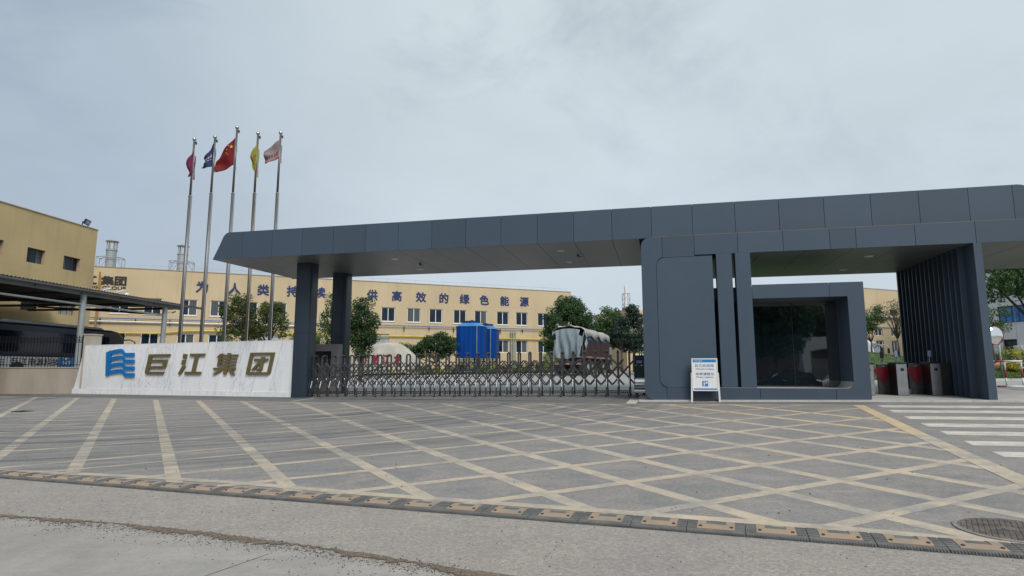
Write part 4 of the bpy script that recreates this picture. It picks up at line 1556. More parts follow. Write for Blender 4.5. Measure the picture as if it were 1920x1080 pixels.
# strokes drawn in a unit cell, x right, y up
ch['巨'] = [[(0, .1), (.05, 0), (.16, 0), (.16, 1), (0, 1)], [(.16, .87), (1, .87), (1, 1), (.16, 1)], [(.16, .0), (.86, .0), (.90, .125), (.16, .125)],
            [(.16, .60), (.93, .60), (.93, .73), (.16, .73)], [(.16, .285), (.90, .285), (.90, .41), (.16, .41)], [(.76, .41), (.93, .41), (.93, .60), (.76, .60)]]
ch['江'] = [[(.06, .78), (.22, .74), (.22, .97), (.06, 1)], [(.06, .48), (.22, .44), (.22, .68), (.06, .71)], [(.0, 0), (.13, 0), (.27, .40), (.12, .40)],
            [(.36, .87), (1, .87), (1, 1), (.36, 1)], [(.30, 0), (1, 0), (1, .13), (.30, .13)], [(.59, .13), (.74, .13), (.74, .87), (.59, .87)]]
ch['集'] = [[(.02, .80), (.12, .80), (.12, .88), (.26, 1), (.20, 1)][:5]] and [
    [(.03, .79), (.14, .79), (.30, .98), (.18, .98)], [(.14, .38), (.26, .38), (.26, .93), (.14, .79)], [(.50, .32), (.64, .32), (.64, 1), (.50, 1)],
    [(.26, .84), (.50, .84), (.50, .93), (.26, .93)], [(.64, .84), (.98, .84), (.98, .93), (.64, .93)],
    [(.26, .69), (.50, .69), (.50, .77), (.26, .77)], [(.64, .69), (.96, .69), (.96, .77), (.64, .77)],
    [(.26, .54), (.50, .54), (.50, .62), (.26, .62)], [(.64, .54), (.96, .54), (.96, .62), (.64, .62)],
    [(.26, .38), (.50, .38), (.50, .47), (.26, .47)], [(.64, .38), (.97, .38), (.97, .47), (.64, .47)],
    [(.0, .22), (1, .22), (1, .32), (.0, .32)], [(.50, .0), (.64, .0), (.64, .22), (.50, .22)],
    [(.0, .0), (.15, .0), (.44, .22), (.26, .22)], [(.86, .0), (1.02, .0), (.86, .22), (.69, .22)]]
ch['团'] = [[(0, 0), (.13, 0), (.13, 1), (0, 1)], [(.13, .88), (1, .88), (1, 1), (.13, 1)], [(.13, 0), (.80, 0), (.87, .115), (.13, .115)],
            [(.80, 0), (.92, .0), (1, .10), (1, .88), (.87, .88), (.87, .115)],
            [(.22, .62), (.50, .62), (.50, .73), (.22, .73)], [(.50, .22), (.63, .22), (.63, .80), (.50, .80)], [(.63, .62), (.79, .62), (.79, .73), (.63, .73)],
            [(.38, .19), (.55, .16), (.63, .22), (.50, .27), (.40, .28)], [(.18, .19), (.30, .19), (.50, .50), (.50, .61), (.41, .58)]]
for c, x0, w in (('巨', 5.33, 1.42), ('江', 7.53, 1.42), ('集', 9.66, 1.30), ('团', 11.62, 1.33)):
    m_ = MB()
    h_ = 0.895
    z0 = 0.965
    sh = 0.20
    for poly in ch[c]:
        m_.prism([(x0 + px_ * w + sh * py_, z0 + py_ * h_) for px_, py_ in poly], -0.075, -0.025)
    m_.build('character', M['gold'], sw, fix=True, label='gold raised character %s' % c)
# wave emblem
m_ = MB()
lx, lz, lw, lh = 2.47, 0.72, 2.02, 1.40


def lp(x, y):
    return (lx + x * lw, lz + y * lh)


m_.prism([lp(0.05, 0.10), lp(0.17, 0.16), lp(0.17, 0.965), lp(0.0, 0.90)], -0.085, -0.025)


def wave_y(x):
    if x < 0.55: return 0.055 * math.sin(math.pi * (x - 0.17) / 0.72)
    if x < 0.70: return 0.055 * math.sin(math.pi * 0.38 / 0.72) - 0.135 * (0.5 - 0.5 * math.cos(math.pi * (x - 0.55) / 0.15))
    return 0.055 * math.sin(math.pi * 0.38 / 0.72) - 0.135 + 0.0


for i in range(4):
    yb = 0.84 - i * 0.222
    xs = np.linspace(0.17, 1.0, 19)
    for a, b in zip(xs[:-1], xs[1:]):
        a, b = float(a), float(b)
        slant = 0.02 * i
        m_.prism([lp(a + (slant if a > 0.5 else slant * a / 0.5) * 1.0, yb + wave_y(a) - 0.01), lp(b + (slant if b > 0.5 else slant * b / 0.5), yb + wave_y(b) - 0.01), lp(b + (slant if b > 0.5 else slant * b / 0.5), yb + wave_y(b) + 0.112), lp(a + (slant if a > 0.5 else slant * a / 0.5), yb + wave_y(a) + 0.112)], -0.085, -0.025)
m_.build('emblem', M['logo_blue'], sw, fix=True, label='blue wave-flag emblem')

# grey concrete portal behind the first column
px0, py0 = uw(-14.2, 3.9)
gp_ = thing('concrete_portal', 'grey concrete portal block behind the front column at the end of the marble wall', 'wall block', (px0, py0, zg(px0, py0)), -YAW)
MB().box(-0.4, 1.38, 0, 0.8, 1.82, 2.12).build('lintel', M['grey_wall'], gp_)
MB().box(1.08, 1.38, 0.0, 0.8, -0.05, 1.82).build('jamb', M['grey_wall'], gp_)
MB().box(-0.4, 1.08, 0.7, 0.8, -0.05, 1.82).build('rear_panel', M['grey_wall'], gp_)

# ------------------------------------------------------------------ buildings: walls with real openings
def wall_openings(name, u0, u1, z0, z1, rects, depth, mat, parent, reveal=None, y=0.0):
    """front wall in the plane y with rectangular openings (u0,u1,z0,z1) and their reveals"""
    us_ = sorted({u0, u1} | {r[0] for r in rects} | {r[1] for r in rects})
    zs_ = sorted({z0, z1} | {r[2] for r in rects} | {r[3] for r in rects})
    us_ = [u for u in us_ if u0 <= u <= u1]
    zs_ = [z for z in zs_ if z0 <= z <= z1]
    m_ = MB()
    for a, b in zip(us_[:-1], us_[1:]):
        run = None
        for c, d in zip(zs_[:-1], zs_[1:]):
            cu, cz = (a + b) / 2, (c + d) / 2
            hole = any(r[0] < cu < r[1] and r[2] < cz < r[3] for r in rects)
            if hole: continue
            m_.add([(a, y, c), (b, y, c), (b, y, d), (a, y, d)], [(0, 1, 2, 3)])
    for (a, b, c, d) in rects:
        m_.add([(a, y, c), (b, y, c), (b, y, d), (a, y, d), (a, y + depth, c), (b, y + depth, c), (b, y + depth, d), (a, y + depth, d)],
               [(0, 4, 5, 1), (1, 5, 6, 2), (2, 6, 7, 3), (3, 7, 4, 0)])
    return m_.build(name, mat, parent)


_win = {}


def window(parent, u0, u1, z0, z1, depth, fmat, gmat, mull=(0.5,), bars=(), fr=0.085, y=0.0, label=None):
    w, h = u1 - u0, z1 - z0
    key = (round(w, 2), round(h, 2), fmat.name, gmat.name, tuple(mull), tuple(bars), fr)
    if key not in _win:
        f_ = MB()
        f_.box(0, w, 0, 0.05, 0, fr).box(0, w, 0, 0.05, h - fr, h).box(0, fr, 0, 0.05, fr, h - fr).box(w - fr, w, 0, 0.05, fr, h - fr)
        for q in mull: f_.box(w * q - fr / 2, w * q + fr / 2, 0, 0.05, fr, h - fr)
        for q in bars: f_.box(fr, w - fr, 0.01, 0.035, h * q - fr / 3, h * q + fr / 3)
        panes = []
        ed = [fr] + [x for q in mull for x in (w * q - fr / 2, w * q + fr / 2)] + [w - fr]
        for a, b in zip(ed[::2], ed[1::2]):
            panes.append(MB().box(a, b, 0.02, 0.03, fr, h - fr).mesh('pane', gmat))
        _win[key] = (f_.mesh('window', fmat), panes)
    fm, panes = _win[key]
    o_ = place('window', fm, parent, (u0, y + depth - 0.05, z0), label=label)
    for p_ in panes: place('pane', p_, o_)
    return o_


# ------------------------------------------------------------------ long factory hall
FX, FYY = 7.851, 80.0
fang = math.atan2(0.37741, 0.92605)
GZ = 0.30
fac = thing('factory_hall', 'long cream-yellow two-storey factory hall with a row of blue Chinese characters', 'factory', (FX, FYY, 0), fang)
fl0, fl1 = -66.0, 0.0
top_u = [-52.13, -49.24, -45.95, -43.12, -40.1, -37.12, -33.88, -30.9, -28.0, -25.05, -21.98, -19.28, -16.22, -13.50, -10.54, -7.92, -4.86, -1.9]
rects = [(u, u + 1.62, 7.12, 8.80) for u in top_u]
low_u = [-52.2, -49.28, -46.03, -43.1, -33.3, -30.4, -19.2, -16.2, -13.4, -10.50, -7.92, -4.84, -1.9]
rects_l = [(u, u + 1.60, 3.62, 5.20) for u in low_u]
doors = [(-39.4, -35.95, 1.0, 5.60), (-27.0, -24.05, 1.0, 5.62)]
wall_openings('wall', fl0, fl1, 0.8, 11.75, rects + rects_l + doors, 0.16, M['facade'], fac)
MB().box(fl0, fl1, 0.30, 22.0, 0.8, 11.74).build('hall_body', M['facade'], fac)
MB().box(fl0 - 0.05, fl1 + 0.05, -0.05, 0.35, 11.752, 11.82).build('parapet_cap', M['facade_reveal'], fac)
MB().box(fl1 + 0.002, fl1 + 0.02, 0.0, 22.0, 0.8, 11.75).build('end_wall', M['facade'], fac)
for (a, b, c, d) in rects: window(fac, a, b, c, d, 0.16, M['upvc'], M['glass_blue'])
for (a, b, c, d) in rects_l: window(fac, a, b, c, d, 0.16, M['upvc'], M['glass_blue'])
for (a, b, c, d) in doors:
    m_ = MB()
    for k in range(16):
        z = 1.0 + k * 0.285
        m_.box(a, b, 0.10 + 0.012 * (k % 2), 0.15, z, z + 0.272)
    m_.build('roller_door', M['shutter'], fac)
for i, (a, b, c, d) in enumerate(rects):
    MB().box(a - 0.05, b + 0.05, -0.06, -0.001, c - 0.07, c - 0.002).build('window_sill', M['upvc'], fac)
# slogan
slog = '为人类持续提供高效的绿色能源'
for i, c in enumerate(slog):
    u = [-44.0, -40.85, -37.98, -34.95, -32.05, -29.1, -26.17, -23.28, -20.35, -17.5, -14.85, -12.25, -9.5, -6.77][i]
    place('character', glyph_mesh(c, M['letter_blue'], 1.16, 0.06, 0.028, 1.0), fac, (u, -0.002, 9.6), label='blue character %s' % c)
for c, u in (('巨', -56.7), ('江', -54.0), ('集', -52.53), ('团', -51.42)):
    if c == '巨': u = -55.4
    place('character', glyph_mesh(c, M['letter_black'], 0.86, 0.05, 0.045, 1.18), fac, (u, -0.002, 9.98), label='black character %s' % c)
place('lettering', glyph_mesh('JUJIANG', M['letter_black'], 0.34, 0.05, 0.02, 1.25), fac, (-54.2, -0.002, 9.50))
place('lettering', glyph_mesh('GROUP', M['letter_black'], 0.34, 0.05, 0.02, 1.25), fac, (-51.93, -0.002, 9.50))
# pipes along the wall
MB().tube([(fl0, -0.25, 6.60), (fl1, -0.25, 6.66)], 0.055, 8).build('blue_pipe', M['blue_pipe'], fac)
MB().tube([(fl0, -0.22, 6.27), (-34.5, -0.22, 6.30)], 0.085, 8).build('white_pipe', M['white'], fac)
MB().tube([(fl0, -0.2, 5.15), (-48.0, -0.2, 5.16), (-45.0, -0.2, 5.5), (-42.5, -0.2, 5.55), (-34, -0.2, 5.42), (-28, -0.2, 5.40), (-18, -0.2, 5.42), (-14.5, -0.2, 5.40), (-1, -0.2, 5.36)], 0.075, 8).build('yellow_pipe', M['yellow_pipe'], fac)
br_ = MB()
for k in range(21):
    u = -62 + k * 3.05
    br_.box(u - 0.03, u + 0.03, -0.26, -0.001, 6.0 if k % 2 else 6.2, 6.56)
br_.build('pipe_brackets', M['steel_dark'], fac)['kind'] = 'stuff'
MB().tube([(-53.15, -0.45, 2.0), (-53.15, -0.45, 11.2)], 0.085, 8).build('orange_riser', M['orange'], fac)
MB().tube([(-41.2, -0.6, 1.2), (-41.0, -0.6, 8.2)], 0.07, 8).build('orange_riser', M['orange'], fac)
for u in (-10.15 + 0.65, -9.6 + 0.75):
    pass
for u, w in ((-8.68, 0.16), (-8.42, 0.16), (-8.12, 0.1)):
    MB().tube([(u, -0.3, 1.2), (u, -0.3, 6.1)], w / 2, 8).box(u - w * 0.7, u + w * 0.7, -0.36, -0.2, 6.05, 6.3).build('drain_pipe', M['galv'], fac)
# roof railing
m_ = MB()
m_.tube([(-50.0, 0.5, 12.25), (fl1 - 0.4, 0.5, 12.25)], 0.02, 5)
for k in range(30): m_.tube([(-50.0 + k * 1.71, 0.5, 11.7), (-50.0 + k * 1.71, 0.5, 12.25)], 0.018, 5)
m_.build('roof_railing', M['rail'], fac)
# roof vents: thick pipes with an open lantern top
for n_, (u, lab) in enumerate(((-52.62, 'grey roof flue with open lantern cap beside the ochre building corner'), (-46.15, 'grey roof flue with open lantern cap partly behind the flagpoles'))):
    loc = Vector((FX, FYY, 0)) + Vector((math.cos(fang), math.sin(fang), 0)) * u + Vector((-math.sin(fang), math.cos(fang), 0)) * 0.9
    t = thing('roof_flue', lab, 'flue', (loc.x, loc.y, 11.7), fang, 'flues on the factory roof')
    r = 0.48
    MB().lathe([(r, 0), (r, 1.9), (r + 0.06, 1.92), (r + 0.06, 2.02), (r - 0.02, 2.03), (r - 0.02, 2.1)], n=20).build('flue_pipe', M['galv'], t, angle=35)
    for k in range(6):
        a = math.pi * 2 * k / 6 + 0.3
        MB().bar((0.43 * math.cos(a), 0.43 * math.sin(a), 2.08), (0.43 * math.cos(a), 0.43 * math.sin(a), 2.9), 0.09).build('lantern_post', M['galv'], t)
    MB().lathe([(0.62, 2.86), (0.63, 2.90), (0.35, 3.02), (0.001, 3.08)], n=20, cap=False).lathe([(0.62, 2.86), (0.001, 2.86)], n=20, cap=False).build('cap', M['galv'], t)
    m_ = MB()
    s = 1.12
    for sx_ in (-s, s):
        for sy_ in (-s * 0.6, s * 0.6):
            m_.tube([(sx_, sy_, 0), (sx_, sy_, 1.15)], 0.035, 5)
            m_.tube([(sx_, sy_, 1.15), (sx_ * 0.4, sy_ * 0.4, 1.3)], 0.025, 5)
            m_.tube([(sx_, sy_, 0.1), (sx_ * 0.45, sy_, 1.15)], 0.018, 4)
    for sy_ in (-s * 0.6, s * 0.6): m_.tube([(-s, sy_, 1.15), (s, sy_, 1.15)], 0.035, 5)
    for sx_ in (-s, s): m_.tube([(sx_, -s * 0.6, 1.15), (sx_, s * 0.6, 1.15)], 0.035, 5)
    m_.build('steel_cage', M['galv'], t)

# ------------------------------------------------------------------ ochre building on the left
bang = math.atan2(0.99538, 0.09602)
ob = thing('ochre_building', 'tall ochre building on the left with small square dark windows', 'building', (-35.149, 50.0, 0), bang)
wins = [(-11.4, -9.9, 9.38, 10.50), (-8.9, -8.26 + 0.2, 9.38, 10.50), (-6.33, -4.78, 9.38, 10.48), (-3.10, -1.47, 9.36, 10.46),
        (-9.6, -8.0, 5.82, 6.72), (-6.40, -4.78, 5.82, 6.72), (-3.12, -1.45, 5.82, 6.66)]
wins[0] = (-12.2, -10.9, 9.38, 10.5)
wins[1] = (-9.75, -8.22, 9.38, 10.55)
wall_openings('wall', -34, 0, 0.3, 13.2, wins, 0.34, M['facade_old'], ob)
MB().box(-34, -0.002, 0.5, 14, 0.3, 13.19).build('building_body', M['facade_old'], ob)
MB().box(0, 0.02, 0.0, 14, 0.3, 13.2).build('end_wall', M['facade_old'], ob)
MB().box(-34, 0.06, -0.06, 0.45, 13.202, 13.27).build('parapet_cap', M['facade_reveal'], ob)
for (a, b, c, d) in wins:
    window(ob, a, b, c, d, 0.34, M['steel_dark'], M['curtain'] if (a, c) == (-3.12, 5.82) else M['glass_blue'], (0.33, 0.66), (0.45,), 0.035)
    MB().box(b - 0.025, b - 0.002, 0.01, 0.28, c, d).build('window_reveal', M['facade_reveal'], ob)
o_ = thing('floodlight', 'black square floodlight on the roof edge of the ochre building', 'floodlight', tuple(Vector((-35.149, 50, 13.27)) + Vector((math.cos(bang), math.sin(bang), 0)) * -1.35), bang)
MB().box(-0.26, 0.26, -0.08, 0.08, 0.12, 0.56).build('housing', M['black'], o_, rot=(0.35, 0.15, 0))
MB().box(-0.19, 0.19, -0.10, -0.082, 0.18, 0.50).build('glass', M['screen'], o_, rot=(0.35, 0.15, 0))
MB().box(-0.3, -0.27, -0.03, 0.03, 0.0, 0.34).box(0.27, 0.3, -0.03, 0.03, 0.0, 0.34).box(-0.3, 0.3, -0.03, 0.03, -0.02, 0.02).build('bracket', M['steel_dark'], o_)

# ------------------------------------------------------------------ carport
KC = 1.26                      # everything measured at 27 m, standing at 34 m
cp0 = Vector((-19.271 * KC, 27.0 * KC, 0.0))
cg = 0.7


def zc(z):
    return 1.5 + (z - 1.5) * KC

M['beam_grey'] = pbr('grey_beam_paint', (0.16, 0.16, 0.155), 0.6, dirt=0.2)
cpt = thing('carport', 'grey corrugated carport roof on round grey posts behind the low wall', 'carport', tuple(cp0), bang)
# local x: away along the building, local y: to the left
MB().box(-30, 6.75 * KC, 0.01, 0.16, zc(4.82), zc(5.02)).build('eaves_beam', M['beam_grey'], cpt)
m_ = MB()
n = 184
for i in range(n):
    x0 = -30 + 40.6 * i / n
    x1 = -30 + 40.6 * (i + 1) / n
    xm = (x0 + x1) / 2
    za, zb_ = zc(5.07), zc(5.12)
    m_.add([(x0, -0.35, za), (xm, -0.35, zb_), (x1, -0.35, za), (x0, 12.1, za + 0.35), (xm, 12.1, zb_ + 0.35), (x1, 12.1, za + 0.35)], [(0, 1, 4, 3), (1, 2, 5, 4)])
m_.build('corrugated_roof', M['corrugated'], cpt)
for k in range(14):
    MB().box(-30.3 + k * 3.0, -30.22 + k * 3.0, 0.0, 12.0, zc(4.86), zc(4.98)).build('purlin', M['steel_dark'], cpt)
MB().box(-30, 8.4 * KC, -0.34, -0.32, zc(4.98), zc(5.06)).build('gutter', M['corrugated'], cpt)
for x in (-20.7, -13.8, -6.9, 0.0, 5.54 * KC):
    MB().tube([(x, 0.08, cg), (x, 0.08, zc(4.83))], 0.16, 14).build('post', M['galv'], cpt, angle=40)
MB().tube([(-30, 0.10, zc(4.38)), (5.54 * KC, 0.10, zc(4.42))], 0.06, 8).build('tie_rail', M['galv'], cpt)
for x in (-6.9, 0.0, 5.54 * KC):
    MB().tube([(x, 0.1, zc(4.45)), (x, 9.5, zc(4.95))], 0.06, 8).build('rafter', M['steel_dark'], cpt)

ex, ey = Vector((math.cos(bang), math.sin(bang), 0)), Vector((-math.sin(bang), math.cos(bang), 0))
for xo, hh, lab in ((1.15 * KC, zc(5.13), 'white bullet camera on the carport roof, nearer the ochre building corner'), (2.0 * KC, zc(5.13), 'white bullet camera on the carport roof, right of the other roof camera')):
    l_ = cp0 + ex * xo - ey * 0.1 + Vector((0, 0, hh))
    t = thing('security_camera', lab, 'camera', tuple(l_), 0.2, 'security cameras on the carport')
    MB().tube([(0, 0, -0.02), (0, 0, 0.10)], 0.025, 8).build('stalk', M['white'], t)
    MB().box(-0.22, 0.22, -0.06, 0.06, -0.05, 0.05).build('housing', M['white'], t, loc=(0, 0, 0.16), rot=(0, -0.3, 0), bevel=0.015)
    MB().box(-0.26, 0.24, -0.08, 0.08, 0.055, 0.07).build('sun_shield', M['white'], t, loc=(0, 0, 0.16), rot=(0, -0.3, 0))
l_ = cp0 + ex * 2.45 * KC - ey * 0.1 + Vector((0, 0, zc(5.1)))
t = thing('dome_camera', 'small white dome on the carport roof edge next to the bullet cameras', 'camera', tuple(l_), 0, 'security cameras on the carport')
MB().lathe([(0.12, 0.0), (0.13, 0.06), (0.10, 0.14), (0.05, 0.17), (0.001, 0.18)], n=16, cap=False).build('dome', M['white'], t, smooth=True)
l_ = cp0 + ex * 5.9 * KC - ey * 0.05 + Vector((0, 0, zc(4.6)))
t = thing('post_camera', 'small dark camera on a bracket on the far carport post', 'camera', tuple(l_), 0.1)
MB().tube([(-0.3, 0, 0), (0.05, 0, 0.03), (0.15, 0, 0.0)], 0.02, 6).build('arm', M['galv'], t)
MB().tube([(0.10, -0.02, -0.02), (0.32, -0.06, 0.06)], 0.045, 8).build('housing', M['steel_dark'], t)

# ------------------------------------------------------------------ low cream wall, pillar and iron fence
wa, wb = Vector((-33.2, 31.6)), Vector((-21.15, 30.0))
wd = (wb - wa)
wl = wd.length
wang = math.atan2(wd.y, wd.x)
lw = thing('low_cream_wall', 'low cream rendered wall left of the marble sign', 'wall', (wa.x, wa.y, 0.15), wang)
MB().box(0, wl, 0, 0.28, 0, 1.42).build('wall', M['plaster_grey'], lw)
MB().box(0, wl - 0.05, -0.03, 0.31, 1.421, 1.47).build('coping', M['plaster_grey'], lw)
pp = at(165, 650, 29.6)
lp_ = thing('cream_wall_pillar', 'square cream pillar between the iron fence and the marble sign', 'pillar', (pp.x, pp.y, 0.2), wang)
MB().box(-0.27, 0.27, 0, 0.5, 0, 2.98).build('shaft', M['plaster_grey'], lp_)
MB().box(-0.30, 0.30, -0.03, 0.53, 2.981, 3.04).build('cap', M['plaster_grey'], lp_)
fn = thing('iron_fence', 'black wrought iron fence with ring scrolls standing on the low cream wall', 'fence', (wa.x, wa.y, 1.62), wang)
ztop = 1.42
pk = MB().box(-0.011, 0.011, 0.12, 0.142, 0.0, ztop + 0.06).lathe([(0.02, ztop + 0.06), (0.026, ztop + 0.09), (0.001, ztop + 0.17)], 0, 0.131, 6, cap=False).mesh('picket', M['iron'])
n = 14
rg = MB()
for i in range(n):
    a0, a1 = 2 * math.pi * i / n, 2 * math.pi * (i + 1) / n
    for r0, r1 in ((0.052, 0.070),):
        rg.add([(r0 * math.cos(a0), 0.125, r0 * math.sin(a0)), (r1 * math.cos(a0), 0.125, r1 * math.sin(a0)), (r1 * math.cos(a1), 0.125, r1 * math.sin(a1)), (r0 * math.cos(a1), 0.125, r0 * math.sin(a1)),
                (r0 * math.cos(a0), 0.14, r0 * math.sin(a0)), (r1 * math.cos(a0), 0.14, r1 * math.sin(a0)), (r1 * math.cos(a1), 0.14, r1 * math.sin(a1)), (r0 * math.cos(a1), 0.14, r0 * math.sin(a1))],
               [(0, 3, 2, 1), (4, 5, 6, 7), (1, 2, 6, 5), (0, 4, 7, 3)])
rgm = rg.mesh('scroll_ring', M['iron'])
k = 0
x = 6.8
while x < wl - 0.15:
    place('picket', pk, fn, (x, 0, 0))
    place('scroll_ring', rgm, fn, (x + 0.09, 0, 1.33))
    x += 0.18
for z in (0.10, 1.22, 1.44):
    MB().box(6.5, wl, 0.115, 0.147, z, z + 0.03).build('rail', M['iron'], fn)

# ------------------------------------------------------------------ coaches and cars
def coach(name, label, loc, rz, L_, W_, Hh, body, upper, roofm, mirrors, text=None, group=None):
    """local x: towards the front, y: to the left; origin at the front axle ground point"""
    t = thing(name, label, 'coach', loc, rz, group)
    prof = [(-L_, 0.35), (0.0, 0.35), (0.06, 0.9), (0.02, 1.5), (-0.12, 2.2), (-0.35, Hh - 0.35), (-0.75, Hh - 0.08), (-1.3, Hh), (-L_ + 0.3, Hh), (-L_, Hh - 0.25)]
    split = 1.28
    lo = [(-L_, 0.35), (0.0, 0.35), (0.06, 0.9), (0.045, split), (-L_, split)]
    hi = [(-L_, split + 0.002), (0.045, split + 0.002), (0.02, 1.5), (-0.12, 2.2), (-0.35, Hh - 0.35), (-0.75, Hh - 0.08), (-1.3, Hh), (-L_ + 0.3, Hh), (-L_, Hh - 0.25)]
    MB().prism(lo, -W_ / 2, W_ / 2).build('lower_body', body, t, bevel=0.06)
    MB().prism(hi, -W_ / 2, W_ / 2).build('upper_body', upper, t, bevel=0.12)
    MB().box(-L_ + 0.8, -1.6, -W_ / 2 - 0.012, -W_ / 2 - 0.002, 1.55, Hh - 0.45).build('side_window', M['glass_bus'], t)
    MB().box(-L_ + 0.8, -1.6, W_ / 2 + 0.002, W_ / 2 + 0.012, 1.55, Hh - 0.45).build('side_window', M['glass_bus'], t)
    ws = [(0.055, 1.25), (0.03, 1.5), (-0.11, 2.2), (-0.335, Hh - 0.36)]
    m_ = MB()
    vs = [(x_, -W_ / 2 + 0.15, z_) for x_, z_ in ws] + [(x_, W_ / 2 - 0.15, z_) for x_, z_ in ws]
    vs = [(x_ + 0.02, y_, z_) for x_, y_, z_ in vs]
    m_.add(vs, [(i, i + 4, i + 5, i + 1) for i in range(3)])
    m_.build('windscreen', M['glass_bus'], t)
    MB().prism([(-L_ + 0.9, Hh + 0.001), (-1.9, Hh + 0.001), (-2.2, Hh + 0.13), (-L_ + 1.4, Hh + 0.19)], -W_ / 2 + 0.15, W_ / 2 - 0.15).build('roof_fairing', roofm, t, bevel=0.03)
    for x_ in (-1.9, -L_ + 2.4):
        for s in (-1, 1):
            w_ = MB().tube([(x_, s * (W_ / 2 - 0.3), 0.5), (x_, s * (W_ / 2 + 0.005), 0.5)], 0.5, 20).build('wheel', M['tyre'], t)
    for s in mirrors:
        m_ = MB()
        m_.tube([(-0.35, s * (W_ / 2 - 0.15), Hh - 0.62), (0.25, s * (W_ / 2 + 0.05), Hh - 0.55), (0.62, s * (W_ / 2 + 0.12), Hh - 0.68), (0.72, s * (W_ / 2 + 0.13), Hh - 0.95)], 0.05, 8)
        a_ = m_.build('mirror_arm', M['galv'] if upper is not M['white'] else M['white'], t, smooth=True)
        MB().box(0.60, 0.82, s * (W_ / 2 + 0.03), s * (W_ / 2 + 0.25), Hh - 1.45, Hh - 0.93).build('mirror', M['black'], a_, bevel=0.03)
    for s in (-1, 1):
        MB().box(0.055, 0.09, s * 0.95 - 0.17, s * 0.95 + 0.17, 0.65, 0.82).build('headlight', M['screen'], t)
    return t


M['navy'] = pbr('navy_coach_paint', (0.006, 0.010, 0.022), 0.2, var=0.1)
b0 = at(238, 645, 42)
bus = coach('tour_coach', 'dark navy coach with a white lettered lower side parked under the carport', (b0.x - 1.25 * math.sin(bang), b0.y + 1.25 * math.cos(bang) - 0.05, 0.95), bang, 10.6, 2.5, 3.15, M['white'], M['navy'], M['galv'], (-1,))
bl = glyph_mesh('巨江电源科技', M['letter_black'], 0.42, 0.006, 0.02, 1.18)
place('lettering', bl, bus, (-7.0, -1.252, 0.78))
m_ = MB()
for i in range(3):
    for a in range(6):
        xx = -9.75 + a * 0.13
        zz = 0.82 + i * 0.13 + 0.03 * math.sin(a)
        m_.box(xx, xx + 0.13, -1.262, -1.252, zz, zz + 0.055)
m_.build('emblem', M['blue_pipe'], bus)
MB().prism([(-5.55, 0.72), (-4.25, 0.72), (-4.25, 1.27), (-4.7, 1.27), (-4.95, 1.12), (-5.25, 1.27), (-5.45, 1.24)], -1.262, -1.252).build('blue_panel', M['logo_blue'], bus)
place('lettering', glyph_mesh('NT', M['white'], 0.2, 0.004, 0.01, 1.6), bus, (-4.85, -1.262, 0.86))


